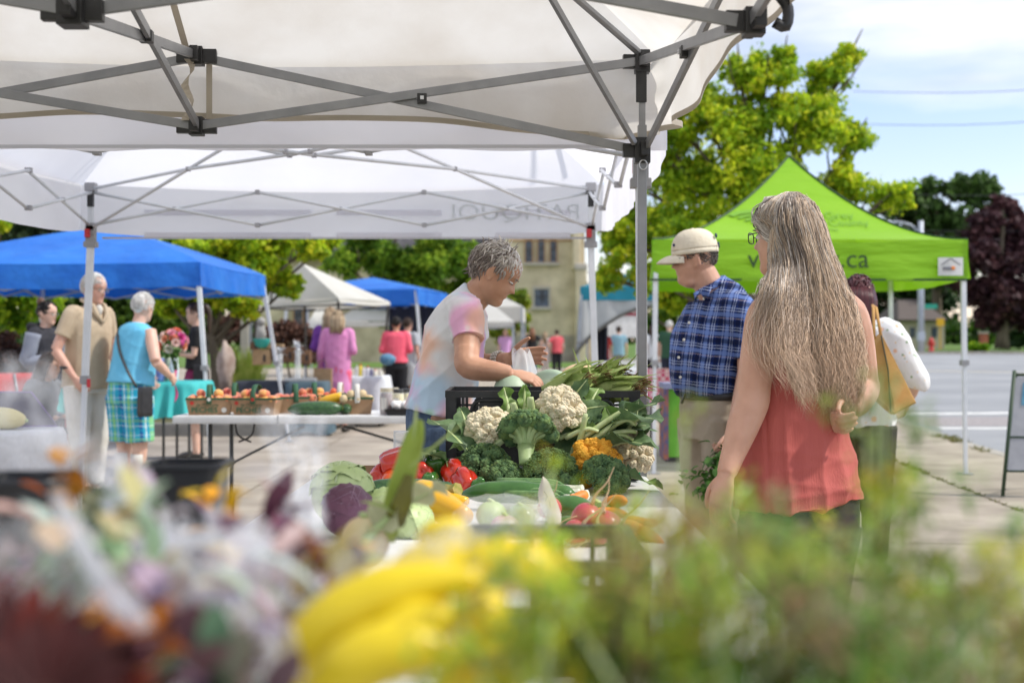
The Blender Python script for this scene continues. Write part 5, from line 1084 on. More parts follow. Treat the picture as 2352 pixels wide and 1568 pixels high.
mb.loft([[c_ + sv * (.188 + o_) * cos(a) + fv * (.160 + o_) * sin(a) + Vector((0, 0, z)) for a in np.linspace(0, 2 * pi, 33)[:-1]] for o_, z in ((0, -.04), (.006, -.04), (.006, -.005), (0, -.005))])
mb.tube([W(1574, 905, 6.02), W(1566, 925, 6.0), W(1568, 918, 5.99)], .006, 6); build(mb, 'belt', M_blackp, MN, smooth=True)
for px, dd in ((1612, 6.30), (1665, 6.12)): x = W(px, 0, dd).x; mb = MB(); mb.tube(smoothpts([(x + .1, dd + .02, .05), (x, dd, .055), (x - .12, dd - .05, .045), (x - .18, dd - .07, .03)], 3), [.03, .048, .05, .05, .05, .048, .048, .046, .04, .025], 10, flat=.8); build(mb, 'shoe', M_shoe, MN, smooth=True)
# leafy bunch hanging from the hand
M_leafg = mat('basil_green', (.035, .10, .012), (.08, .19, .03), scale=30, rough=.5, transl=.3)
o = thing('leafy_bunch', 'dark green leafy herb bunch hanging from the hand of the checked shirt person', 'herb bunch', tuple(W(1640, 1080, 5.9)))
mb = MB(); g = random.Random(8)
def leaf(mb, p, d, L, wd, curl=.3, up=(0, 0, 1), n=5, wob=0, g=random.Random(1)):
    p = Vector(p); d = Vector(d).normalized(); u = Vector(up); s_ = d.cross(u); s_ = s_.normalized() if s_.length > .05 else d.orthogonal().normalized(); nn = s_.cross(d); vs = []
    for i in range(n + 1):
        t = i / n; w_ = wd * sin(pi * min(1, t * .92 + .06)) ** .8; c = p + d * L * t - nn * (curl * L * t * t); r = wob * g.uniform(-1, 1)
        vs += [c - s_ * w_ + nn * (w_ * .35 + r), c, c + s_ * w_ + nn * (w_ * .35 - r)]
    mb.add(vs, [f for i in range(n) for f in ((3 * i, 3 * i + 1, 3 * i + 4, 3 * i + 3), (3 * i + 1, 3 * i + 2, 3 * i + 5, 3 * i + 4))])
for i in range(150):
    t = g.random(); c = W(1672, 1025, 5.93).lerp(W(1630, 1130, 5.88), t) + Vector((g.gauss(0, .035 + .03 * t), g.gauss(0, .03), g.gauss(0, .02))); leaf(mb, c, (g.gauss(-.3, .7), g.gauss(-.2, .7), g.gauss(-.2, .6)), g.uniform(.03, .06), g.uniform(.012, .022), .3, g=g)
build(mb, 'leaves', M_leafg, o, smooth=True)
mb = MB()
for i in range(10): a = W(1680, 990, 5.93); mb.tube([a, a.lerp(W(1655, 1060, 5.9), .5) + Vector((g.gauss(0, .01), g.gauss(0, .01), 0)), W(1650 + g.gauss(0, 15), 1085, 5.9)], .0025, 5)
build(mb, 'stems', mat('herb_stem', (.16, .10, .06), rough=.6), o, smooth=True)
# ================================================================== PRODUCE STAND
# ---- long table the produce lies on
TZ = .80
M_tabw = mat('white_table_plastic', (.66, .66, .65), (.74, .74, .73), scale=9, rough=.45, bump=.15, bscale=120, bdist=.002)
M_tableg = mat('grey_table_steel', (.10, .105, .11), rough=.4, metal=.4)
def folding_table(x0, x1, y0, y1, z, label, legs=True):
    o = thing('folding_table', label, 'table', ((x0 + x1) / 2, (y0 + y1) / 2, 0))
    mb = MB(); mb.box(((x0 + x1) / 2, (y0 + y1) / 2, z - .024), (x1 - x0, y1 - y0, .048)); build(mb, 'tabletop', M_tabw, o, bevel=.014, smooth=False)
    return o
t1 = folding_table(-.66, .45, .42, 4.55, TZ, 'white plastic table under the heaped vegetables in the foreground')
for x in (-.58, .40):
    for y in (.7, 4.3): mb = MB(); mb.tube([(x, y, TZ - .05), (x, y, 0)], .014, 8); build(mb, 'leg', M_tableg, t1, smooth=True)
mb = MB(); mb.bar((-.58, .7, .3), (-.58, 4.3, .3), .02); mb.bar((.40, .7, .3), (.40, 4.3, .3), .02); build(mb, 'rail', M_tableg, t1)
# ---- black crate standing on end behind the cauliflowers
M_crate = mat('black_crate_plastic', (.010, .010, .011), (.020, .020, .022), scale=30, rough=.38, spec=.5)
crx0, crx1, cy = W(1030, 0, 4.14).x, W(1463, 0, 4.14).x, 4.14
ctop = W(0, 897, 4.14).z
def crate(name, label, x0, x1, y0, y1, z0, z1, rz=0):
    o = thing(name, label, 'crate', ((x0 + x1) / 2, (y0 + y1) / 2, z0)); cx, cyy = (x0 + x1) / 2, (y0 + y1) / 2; w_, d_ = x1 - x0, y1 - y0; h = z1 - z0
    for nm, a, b, out in (('side_panel', (x0, y0), (x1, y0), (0, -1)), ('side_panel', (x0, y1), (x1, y1), (0, 1)), ('end_panel', (x0, y0), (x0, y1), (-1, 0)), ('end_panel', (x1, y0), (x1, y1), (1, 0))):
        mb = MB(); a = Vector((*a, 0)); b = Vector((*b, 0)); u = (b - a).normalized(); L_ = (b - a).length; o_ = Vector((*out, 0))
        def bx(s0, s1, q0, q1, t=.004, off=0): mb.box(a + u * ((s0 + s1) / 2) + o_ * off + Vector((0, 0, z0 + (q0 + q1) / 2)), (abs(u.x) * (s1 - s0) + abs(o_.x) * t, abs(u.y) * (s1 - s0) + abs(o_.y) * t, q1 - q0))
        bx(0, L_, h - .022, h, .014, .004); bx(0, L_, 0, .02, .010, .002); bx(0, .025, .0201, h - .0221, .012, .003); bx(L_ - .025, L_, .0201, h - .0221, .012, .003)
        n = int(L_ / .045)
        bx(.10, L_ - .10, .05, h - .028, .004, 0) if L_ > .4 else None
        for i in range(1, n):
            s_ = i * L_ / n
            if L_ < .4 or s_ < .10 or s_ > L_ - .10: bx(s_ - .004, s_ + .004, .0202, h - .0222, .008, .001)
        for q in np.arange(.05, h - .05, .034):
            bx(.0251, .1001, q, q + .008, .007, .0); bx(L_ - .1001, L_ - .0251, q, q + .008, .007, .0)
            if L_ < .4: bx(.10, L_ - .10, q, q + .008, .007, .0)
        if L_ > .4:   # raised rounded border of the panel
            for k_, (mx, mz, tt) in enumerate(((.075, .030, .006), (.115, .055, .005))):
                pts = []; xx0, xx1, zz0, zz1, r_ = mx, L_ - mx, .04, h - mz, .035
                for cx_, cz_, a0 in ((xx1 - r_, zz1 - r_, 0), (xx0 + r_, zz1 - r_, 90)):
                    for t in range(7): aa = radians(a0 + t * 15); pts.append((cx_ + r_ * cos(aa), cz_ + r_ * sin(aa)))
                pts = [(xx1, zz0)] + pts + [(xx0, zz0)]; mb.tube([a + u * s_ + o_ * .006 + Vector((0, 0, z0 + q)) for s_, q in pts], tt, 6)
                mb.tube([a + u * s_ - o_ * .006 + Vector((0, 0, z0 + q)) for s_, q in pts], tt, 6)
        pnl = build(mb, nm, M_crate, o, bevel=0)
    mb = MB(); mb.box((cx, cyy, z0 + .006), (w_ - .01, d_ - .01, .012)); build(mb, 'base', M_crate, o)
    return o
c_ = crate('produce_crate', 'black plastic folding crate standing behind the cauliflowers', crx0, crx1, cy, cy + .38, TZ + .002, ctop)
mb = MB(); mb.box((W(1466, 0, 4.13).x, 4.12, .86), (.004, .06, .10)); mb.box((W(1466, 0, 4.13).x, 4.12, .96), (.004, .06, .05)); build(mb, 'green_label', mat('green_label_paper', (.02, .38, .16), rough=.6), c_)
# ---- helpers for vegetables: built at the origin, then stood in place
def place(mb, loc, rot=(0, 0, 0), s=1.0):
    M = Matrix.Translation(Vector(loc)) @ Euler([radians(a) for a in rot]).to_matrix().to_4x4() @ Matrix.Scale(s, 4); o = MB(); o.merge(mb, M); return o
M_stalkg = mat('pale_stalk_green', (.40, .50, .20), (.52, .60, .33), scale=30, rough=.45)
M_broc = mat('broccoli_green', (.04, .105, .045), (.16, .26, .09), scale=55, rough=.8, bump=1.0, bscale=420, bdist=.004, detail=6, vcol=True, pos=(.3, .7))
M_bstem = mat('broccoli_stem', (.22, .33, .12), (.36, .46, .22), scale=25, rough=.5)
M_caul = mat('cauliflower_cream', (.66, .56, .38), (.76, .68, .50), scale=40, rough=.7, bump=.9, bscale=260, bdist=.003, detail=5, sss=.1)
M_caulo = mat('cauliflower_orange', (.68, .30, .02), (.80, .42, .04), scale=40, rough=.7, bump=.9, bscale=260, bdist=.003, detail=5)
M_cleaf = mat('cauliflower_leaf', (.06, .12, .05), (.15, .24, .10), scale=22, rough=.55, bump=1.0, bscale=26, transl=.2, bdist=.006)
M_cleafl = mat('pale_leaf', (.15, .27, .06), (.27, .40, .12), scale=20, rough=.5, bump=.8, bscale=26, transl=.3)
def florets(R, n, r0, r1, seed, cap=1.0, squash=.75, lvl=2, colf=None, c=(0, 0, 0)):
    """dome of florets: big lumps carrying small lumps carrying beads"""
    g = random.Random(seed); mb = MB(); c = Vector(c)
    for i in range(n):
        t = (i + .5) / n; th = math.acos(1 - t * cap); ph = i * 2.39996 + g.gauss(0, .12); d = Vector((sin(th) * cos(ph), sin(th) * sin(ph), cos(th))); r = g.uniform(r0, r1)
        p = c + Vector((d.x * R, d.y * R, d.z * R * squash)) * g.uniform(.86, .97); mb.ell(p, r, nu=12, nv=9, col=colf(d, g) if colf else None)
        k = 20 if lvl > 1 else 0
        for j in range(k):
            e = (d + Vector((g.gauss(0, .75), g.gauss(0, .75), g.gauss(0, .75)))).normalized(); q = p + e * r * .86; r2 = r * g.uniform(.26, .36); mb.ell(q, r2, nu=7, nv=5, col=colf(d, g) if colf else None)
    return mb
def bcol(d, g): y = max(0, g.gauss(.0, .35)) * (1 - max(0, d.z)) ; k = g.uniform(.7, 1.25); return (k * (1 + .9 * y), k * (1 + .35 * y), k * (1 - .3 * y))
def broccoli(loc, rot, s, seed, label, R=.075, n=26, stem=.09, cap=1.12):
    o = thing('broccoli', label, 'broccoli', loc, group='broccoli heads on the produce table')
    L0 = MB(); g = random.Random(seed)
    fl = florets(R, n, .018, .026, seed, cap=cap, squash=.72, colf=bcol)
    for i in range(900):
        th = math.acos(1 - g.random() * cap); ph = g.uniform(0, 6.283); d = Vector((sin(th) * cos(ph), sin(th) * sin(ph), cos(th) * .72)); fl.ell(d * (R + .016) * g.uniform(.95, 1.02), g.uniform(.0022, .0042), nu=5, nv=4, col=bcol(d, g))
    build(place(fl, loc, rot, s), 'florets', M_broc, o, smooth=True, vcol=True)
    st = MB()
    for i in range(n):
        t = (i + .5) / n; th = math.acos(1 - t * cap); ph = i * 2.39996; d = Vector((sin(th) * cos(ph), sin(th) * sin(ph), cos(th) * .72)) * R * .86
        if i % 1 == 0: st.tube(smoothpts([(d.x * .12, d.y * .12, -stem * .55), (d.x * .45, d.y * .45, -stem * .12 + d.z * .3), tuple(d)], 3), [.011, .0105, .0095, .009, .0085, .008, .0085], 7)
    st.tube([(0, 0, -stem * .45), (0, 0, -stem * .7), (.002, 0, -stem), (.004, 0, -stem * 1.12)], [.026, .022, .021, .022], 14, flat=.9)
    build(place(st, loc, rot, s), 'stem', M_bstem, o, smooth=True); return o
def big_leaf(L, wd, curl=.5, seed=0, rib=.006, wave=.012, nu=14, nv=8, taper=.6):
    g = random.Random(seed); a, b, c = g.uniform(0, 6), g.uniform(9, 15), g.uniform(0, 6)
    def f(u, v):
        w_ = wd * (sin(pi * (u * .93 + .05)) ** taper) * (v * 2 - 1) * (1 + .13 * sin(u * 23 + a) + .09 * sin(u * 41 + c)); ed = abs(v * 2 - 1)
        y = L * u; z = -curl * L * u * u + 1.7 * wave * sin(b * u + a + (c if v > .5 else 0)) * ed ** 1.5 + .35 * abs(w_) - .1 * ed * wd * sin(u * 30 + a) * .4
        return Vector((w_, y, z))
    m = MB(); m.grid(f, nu, nv); r = MB(); r.tube([(0, L * t, -curl * L * t * t + .001) for t in np.linspace(-.12, .95, 10)], [rib * (1.5 - 1.3 * i / 9) for i in range(10)], 7, flat=.6); return m, r
def cauliflower(loc, rot, s, seed, label, m=None, leaves=(), R=.085, n=30):
    o = thing('cauliflower', label, 'cauliflower', loc, group='cauliflowers on the produce table')
    fl = florets(R, n, .020, .030, seed, cap=1.15, squash=.8); build(place(fl, loc, rot, s), 'curd', m or M_caul, o, smooth=True)
    for i, (az, L, wd, tilt, curl) in enumerate(leaves):
        a, r = big_leaf(L, wd, curl, seed * 7 + i); R_ = Matrix.Rotation(radians(az), 4, 'Z') @ Matrix.Translation((0, R * .55, -R * .55)) @ Matrix.Rotation(radians(tilt), 4, 'X')
        x = MB(); x.merge(a, R_); lf = build(place(x, loc, rot, s), 'leaf', M_cleaf if i % 3 else M_cleafl, o, smooth=True); x = MB(); x.merge(r, R_); build(place(x, loc, rot, s), 'rib', M_stalkg, lf, smooth=True)
    return o
LV = lambda *a: a
cauliflower(W(1122, 985, 3.98), (52, -22, 0), .80, 3, 'cream cauliflower at the left front of the black crate', leaves=((100, .12, .03, 50, .5), (150, .15, .035, 30, .5), (60, .12, .03, 50, .6), (230, .14, .04, 20, .3)), R=.075)
cauliflower(W(1286, 942, 3.98), (60, 6, 0), .78, 4, 'cream cauliflower topmost in the middle of the crate', leaves=((95, .12, .03, 62, .3), (-40, .15, .04, 70, .4), (-80, .15, .04, 50, .5), (-120, .15, .04, 30, .4)), R=.083)
cauliflower(W(1452, 1040, 4.0), (60, 30, 0), .7, 6, 'cream cauliflower half hidden in dark leaves at the right', leaves=((60, .2, .07, 40, .3), (20, .2, .06, 50, .5), (110, .2, .06, 30, .5)), R=.085)
cauliflower(W(1366, 1066, 3.88), (58, 10, 0), .80, 5, 'orange cauliflower behind the right broccoli', m=M_caulo, R=.085, n=34)
broccoli(W(1210, 1000, 3.86), (-36, 4, 0), 1.02, 11, 'broccoli head showing its pale branching stem, topmost in the centre', R=.074, n=36, stem=.085, cap=.86)
broccoli(W(1112, 1078, 3.86), (62, -18, 0), .86, 12, 'broccoli at the left below the first cauliflower', R=.080)
broccoli(W(1160, 1098, 3.80), (66, 4, 10), .62, 16, 'small broccoli between the left broccoli and the stem', R=.075)
broccoli(W(1265, 1092, 3.80), (60, 8, 0), .82, 13, 'yellowish green broccoli under the stem of the top one', R=.088)
broccoli(W(1392, 1094, 3.78), (30, 22, -8), .80, 14, 'blue green broccoli at the right front of the orange cauliflower', R=.075, n=30, stem=.12)
# loose leaves and stalks filling the crate front
def leaf_thing(name, label, cat, base, rot, L, wd, curl, seed, m=None, rib=.007, group=None, taper=.6):
    o = thing(name, label, cat, base, group=group); a, r = big_leaf(L, wd, curl, seed, rib, taper=taper); x = build(place(a, base, rot), 'blade', m or M_cleaf, o, smooth=True); build(place(r, base, rot), 'rib', M_stalkg, o, smooth=True); return o
lv = [((1170, 955, 4.05), (75, 0, 25), .10, .026, .2, M_cleafl), ((1205, 955, 4.05), (82, 0, 0), .10, .022, .1, M_cleafl), ((1300, 1000, 3.96), (20, 20, -60), .20, .06, .3, None), ((1330, 1020, 3.95), (35, 10, -75), .22, .07, .4, None), ((1340, 1060, 3.93), (50, 0, -60), .24, .08, .6, None),
      ((1310, 1060, 3.94), (60, 0, -25), .2, .07, .4, None), ((1395, 1030, 3.95), (30, 0, -130), .16, .07, .5, None), ((1380, 1000, 3.98), (45, 0, -90), .22, .07, .3, None), ((1085, 1060, 3.9), (60, 0, 60), .19, .06, .4, None), ((1078, 1020, 3.96), (75, 0, 20), .13, .035, .5, None), ((1352, 945, 4.0), (60, 0, -30), .10, .035, .3, M_cleafl),
      ((1400, 1100, 3.85), (15, 0, -85), .15, .05, .5, None), ((1150, 1010, 3.93), (15, 0, -110), .17, .045, .2, None), ((1060, 1090, 3.88), (50, 0, 80), .16, .05, .5, None), ((1440, 990, 3.96), (40, 0, -160), .18, .07, .5, None), ((1370, 1040, 3.94), (55, 0, -10), .2, .09, .6, None)]
for i, (p, rot, L, wd, curl, m_) in enumerate(lv):
    leaf_thing('loose_leaf', ('pale' if m_ else 'dark') + ' loose leaf ' + ['behind the top broccoli, left', 'behind the top broccoli, right', 'under the top cauliflower at its right', 'below the upper cut stalks', 'long one over the small right cauliflower', 'behind the orange cauliflower, left', 'crumpled behind the orange cauliflower', 'fanning right of the cut stalks', 'at the lower left crate corner', 'left of the left cauliflower', 'beside the top cauliflower', 'drooping over the table at the right', 'across the left cauliflower foot', 'at the left broccoli foot', 'large one at the right crate corner', 'large one in the middle right'][i], 'leaf', W(*p), rot, L, wd, curl, 60 + i, m_, group='loose leaves in the crate')
mb = MB(); stk = [((1330, 1010), (1420, 950), (1440, 945), .013), ((1345, 1020), (1430, 965), (1462, 975), .014), ((1370, 1000), (1440, 990), (1462, 992), .012), ((1300, 1005), (1345, 985), (1375, 990), .011), ((1310, 1095), (1335, 1000), (1345, 950), .010), ((1130, 1030), (1160, 1008), (1178, 1000), .009), ((1190, 985), (1185, 950), (1178, 925), .012), ((1222, 970), (1220, 940), (1218, 912), .013), ((1360, 1035), (1420, 1000), (1455, 1010), .010)]
for i, (a, b, c, r) in enumerate(stk):
    mb = MB(); q = [W(*a, 3.93), W(*b, 3.91), W(*c, 3.90)]; mb.tube(smoothpts(q, 5), [r * x for x in np.linspace(1.25, .75, 11)], 10, flat=.62); o = build(mb, 'leaf_stalk', M_stalkg, smooth=True, loc=q[0]); tag(o, 'pale cut leaf stalk ' + ['uppermost at the right of the crate', 'with split end, second down at the right', 'third down on the right side', 'short one right of the top cauliflower', 'upright one in front of the top cauliflower', 'lying across the left cauliflower', 'upright pair member left, behind top broccoli', 'upright pair member right, behind top broccoli', 'lowest on the right, crossing the dark leaves'][i], 'stalk', 'cut leaf stalks before the crate')
# ---- sweetcorn heaped behind the crate
M_husk = mat('corn_husk', (.26, .36, .09), (.46, .54, .20), scale=30, rough=.6, transl=.25, stretch=(1, 1, 1), bump=.4, bscale=60, bdist=.003)
M_silk = mat('corn_silk', (.10, .05, .02), (.22, .13, .05), scale=40, rough=.8)
def corn(a, b, r, seed, label):
    a = Vector(a); b = Vector(b); o = thing('sweetcorn', label, 'corn cob', a, group='sweetcorn cobs behind the black crate'); g = random.Random(seed); mb = MB(); L = b - a
    mb.tube([a.lerp(b, t) for t in np.linspace(0, 1, 9)], [r * x for x in (.35, .7, .95, 1.05, 1.0, .92, .75, .5, .25)], 12, flat=.95); u = L.normalized(); s_ = u.orthogonal().normalized(); v_ = u.cross(s_)
    for i in range(7):
        an = g.uniform(0, 6.28); d = s_ * cos(an) + v_ * sin(an); leaf(mb, a.lerp(b, g.uniform(.0, .35)) + d * r * .8, u + d * g.uniform(0, .35), L.length * g.uniform(.6, 1.0), r * .75, g.uniform(-.1, .2), up=d, n=7, g=g)
    build(mb, 'husk', M_husk, o, smooth=True); mb = MB()
    for i in range(22): d = s_ * g.gauss(0, 1) + v_ * g.gauss(0, 1); p = a.lerp(b, .93) + d * r * .22; mb.tube([p, p + u * .03 + d * .006, p + u * g.uniform(.03, .05) + d * .010 + Vector((0, 0, -.008))], .0012, 3)
    build(mb, 'silk', M_silk, o, smooth=True); return o
for i, (a, b, r, dd) in enumerate((((1245, 893), (1390, 862), .028, 4.30), ((1290, 905), (1345, 870), .026, 4.26), ((1350, 898), (1475, 880), .027, 4.28), ((1370, 880), (1420, 850), .024, 4.38), ((1310, 885), (1440, 868), .026, 4.42), ((1400, 905), (1458, 893), .024, 4.25), ((1330, 908), (1430, 892), .027, 4.33), ((1290, 880), (1370, 850), .024, 4.46))):
    corn(W(*a, dd), W(*b, dd - .05), r, 100 + i, 'sweetcorn cob ' + ['with dark silk lying lowest at the left over the crate rim', 'short and steep at the left end of the heap', 'with brown tip sticking out past the grey pole', 'steep one topmost near the middle of the heap', 'long pale one in the upper middle', 'low at the right end against the crate rim', 'front one lying flat along the crate rim', 'upper left one just right of the tan squash'][i])
mb = MB(); g = random.Random(4)
for i in range(60): leaf(mb, W(g.uniform(1330, 1470), g.uniform(868, 905), g.uniform(4.25, 4.4)), (g.gauss(.3, .8), g.gauss(0, .4), g.gauss(.15, .35)), g.uniform(.06, .15), g.uniform(.006, .014), g.uniform(-.2, .3), g=g)
leaf(mb, W(1437, 893, 4.3), (-.12, 0, 1), .12, .007, .1); leaf(mb, W(1405, 885, 4.3), (.4, 0, 1), .08, .012, .1)
tag(build(mb, 'husk_leaves', M_husk, smooth=True), kind='stuff')
# ---- melons and squash between crate and seller
M_mel = mat('pale_green_melon', (.28, .40, .28), (.50, .60, .44), scale=3, rough=.5, stretch=(1, 1, 1)); M_butt = mat('butternut_skin', (.62, .42, .22), (.70, .52, .30), scale=5, rough=.45)
def gourd(name, label, cat, c, r, m, ribs=0, rot=None, group=None, stemm=None):
    o = thing(name, label, cat, c, group=group); mb = MB(); mb.ell(c, r, rot, nu=36, nv=18, fn=(lambda d: 1 - .05 * abs(sin(ribs * .5 * atan2(d.y, d.x))) ** .5 * sqrt(max(0, 1 - d.z * d.z))) if ribs else None); build(mb, 'flesh', m, o, smooth=True)
    R = rot or Matrix.Identity(3); rz = r[2] if hasattr(r, '__len__') else r; mb = MB(); mb.tube([Vector(c) + R @ Vector((0, 0, rz * .93)), Vector(c) + R @ Vector((.003, 0, rz * 1.08))], [.012, .008], 8); build(mb, 'stem', stemm or M_stalkg, o, smooth=True); return o
gourd('melon', 'pale green ribbed melon by the bagging hands', 'melon', W(1178, 905, 4.62), (.085, .085, .07), M_mel, 10, Matrix.Rotation(radians(80), 3, 'Y'), 'melons')
gourd('melon', 'pale green striped melon half hidden behind the corn', 'melon', W(1262, 898, 4.75), (.085, .085, .09), M_mel, 9, Matrix.Rotation(radians(70), 3, 'Y'), 'melons')
gourd('squash', 'large tan butternut squash standing behind the corn', 'squash', W(1333, 880, 4.85), (.088, .085, .075), M_butt)
# low tub and table holding them
c2_ = crate('produce_crate', 'second black crate behind the first, holding melons and corn', .0, .44, 4.54, 4.95, TZ + .002, .99)
# ---- sweet peppers
M_pepr = mat('red_pepper_skin', (.42, .012, .008), (.58, .035, .008), scale=9, rough=.16, spec=.55, coat=.3, pos=(.4, .75)); M_pepo = mat('orange_red_pepper', (.60, .05, .008), (.70, .10, .01), scale=9, rough=.16, coat=.3)
M_pepg = mat('green_pepper_skin', (.018, .085, .018), (.045, .15, .02), scale=7, rough=.14, coat=.4)
def pepper(label, c, rot, s, m, seed, name='sweet_pepper'):
    o = thing(name, label, 'pepper', c, group='sweet peppers'); g = random.Random(seed); ph = g.uniform(0, 6); nl = g.choice((3, 4)); mb = MB()
    def f(a, z): k = 1 - .22 * abs(cos(nl * .5 * (a + ph))) ** 5; return k * (1 + .03 * sin(a + ph))
    prof = [(.001, .034), (.010, .031), (.020, .037), (.030, .040), (.038, .034), (.0415, .02), (.0415, 0), (.039, -.02), (.035, -.035), (.027, -.046), (.015, -.047), (.006, -.042), (.001, -.041)]
    mb.lathe(prof, n=40, fn=f); build(place(mb, c, rot, s), 'flesh', m, o, smooth=True)
    mb = MB(); mb.lathe([(.013, .031), (.010, .036), (.0045, .040), (.004, .052), (.0055, .058)], n=10); build(place(mb, c, rot, s), 'stem', M_stalkg, o, smooth=True); return o
pepper('large red pepper lying on its side atop the others', W(918, 1062, 3.88), (0, 80, 10), 1.25, M_pepr, 1)
pepper('red pepper at the left bottom of the pile', W(878, 1096, 3.9), (20, 60, -30), .98, M_pepr, 2)
pepper('orange red pepper under the large red one', W(903, 1106, 3.84), (-75, 20, 0), .95, M_pepo, 3)
pepper('red pepper half hidden behind the husk', W(970, 1085, 3.88), (-100, 30, 0), .9, M_pepr, 4)
pepper('dark green pepper leaning behind the husk', W(1003, 1070, 3.92), (20, -25, 40), 1.0, M_pepg, 5)
pepper('small green pepper beneath the dark green one', W(988, 1101, 3.82), (-80, 60, 0), .62, M_pepg, 6)
pepper('red pepper right of the green ones, left of the two', W(1044, 1088, 3.85), (-70, -20, 10), .98, M_pepr, 7)
pepper('red pepper with deep lobes at the right, facing the camera', W(1068, 1106, 3.75), (-65, 20, 30), .95, M_pepr, 8)
pepper('small green pepper right of the lobed red pepper', W(1100, 1113, 3.72), (80, 80, 0), .6, M_pepg, 9)
# cardboard tray behind the peppers
M_card = mat('brown_cardboard', (.30, .19, .105), (.36, .24, .14), scale=14, rough=.9)
mb = MB(); mb.box(W(868, 1105, 4.02), (.16, .01, .10)); o = thing('cardboard_tray', 'brown cardboard tray edge behind the red peppers', 'tray', W(868, 1105, 4.05)); build(mb, 'side', M_card, o); mb = MB(); mb.box(W(868, 1105, 4.02) + Vector((0, .1, -.048)), (.16, .19, .006)); build(mb, 'base', M_card, o)
# clear clamshell boxes
M_clear = mat('clear_plastic', (.85, .87, .88), rough=.08, alpha=.38, spec=.9)
def clam(label, a, b, dd):
    p0 = W(a[0], b[1], dd); p1 = W(b[0], a[1], dd); o = thing('clamshell_box', label, 'plastic box', (p0 + p1) / 2); c = (p0 + p1) / 2; w_, h = abs(p1.x - p0.x), abs(p1.z - p0.z); mb = MB()
    mb.loft([[c + Vector((sx * w_ / 2 * k, y, sz * h / 2 * k)) for sx, sz in ((-1, -1), (-.6, -1.06), (.6, -1.06), (1, -1), (1.04, -.6), (1.04, .6), (1, 1), (.6, 1.06), (-.6, 1.06), (-1, 1), (-1.04, .6), (-1.04, -.6))] for y, k in ((0, 1), (-.012, 1), (-.03, .85), (-.032, .8))], cap=True); build(mb, 'shell', M_clear, o)
    mb = MB(); mb.loft([[c + Vector((sx * (w_ / 2 + e), .001, sz * (h / 2 + e))) for sx, sz in ((-1, -1), (1, -1), (1, 1), (-1, 1))] + [] for e in (0.006, 0.006)], cap=False)
    rim = [c + Vector((sx * w_ / 2, -.002, sz * h / 2)) for sx, sz in ((-1, -1), (1, -1), (1, 1), (-1, 1), (-1, -1))]; mb = MB(); mb.tube(rim, .004, 6); build(mb, 'rim', mat('clear_rim', (.8, .82, .83), rough=.15, alpha=.7), o); return o
clam('empty clear plastic clamshell box standing behind peppers', (906, 990), (948, 1035), 4.25)
# ---- cabbages
M_cab = mat('green_cabbage', (.34, .46, .16), (.50, .60, .30), scale=6, rough=.45, bump=.6, bscale=14, bdist=.01); M_cabr = mat('red_cabbage', (.075, .018, .045), (.15, .06, .10), scale=8, rough=.35, bump=.5, bscale=14, bdist=.008)
M_vein = mat('pale_vein', (.55, .64, .38), rough=.5); M_veinr = mat('mauve_vein', (.26, .16, .22), rough=.5)
def cabbage(label, c, r, m, vm, seed, name='cabbage', rot=(0, 0, 0)):
    o = thing(name, label, 'cabbage', c, group='cabbages on the produce table'); g = random.Random(seed); c = Vector(c); mb = MB(); mb.ell(c, r * .95, nu=24, nv=14); build(mb, 'heart', m, o, smooth=True)
    E_ = Euler([radians(a) for a in rot]).to_matrix()
    for i in range(6):
        az = i * 2.4 + g.uniform(-.3, .3); tilt = g.uniform(.15, .75); k = r * (1.0 + .012 * i); mb = MB(); vb = MB()
        def P(u, v):    # leaf wrapped over the ball: u along, v across
            th = tilt + (1 - u) * 2.1 - 1.15; ph = (v - .5) * 2.0; d = Vector((sin(ph) * (1 - .2 * u), sin(th) * cos(ph), cos(th) * cos(ph))); e = 1 + .10 * max(0, u - .82) / .18 * abs(sin(v * 14)) + .02 * sin(u * 11 + v * 9 + i)
            return c + E_ @ (Matrix.Rotation(az, 3, 'Z') @ d.normalized()) * k * e
        mb.grid(P, 12, 12); lf = build(mb, 'leaf', m, o, smooth=True)
        vb.tube([c + (P(t, .5) - c) * 1.008 for t in np.linspace(.02, .85, 8)], [r * .035 * (1 - .7 * t) for t in np.linspace(0, 1, 8)], 6)
        for t0 in (.15, .35, .55):
            for sg in (-1, 1): vb.tube([c + (P(t0 + .30 * q, .5 + sg * .38 * q) - c) * 1.006 for q in np.linspace(0, 1, 5)], [r * .016 * (1 - .7 * q) for q in np.linspace(0, 1, 5)], 5)
        build(vb, 'vein', vm, lf, smooth=True)
    return o
cabbage('large pale green cabbage behind the purple one', W(785, 1137, 3.12), .078, M_cab, M_vein, 1); cabbage('dark purple cabbage at the left of the husk', W(795, 1175, 2.94), .060, M_cabr, M_veinr, 2, rot=(40, 0, 30)); cabbage('small green cabbage between purple cabbage and the yellow squash', W(886, 1168, 3.1), .048, M_cab, M_vein, 3, rot=(50, 20, 0)); cabbage('green cabbage leaf ball behind the blurred husk', W(945, 1200, 2.95), .05, M_cab, M_vein, 5, rot=(20, 60, 0))
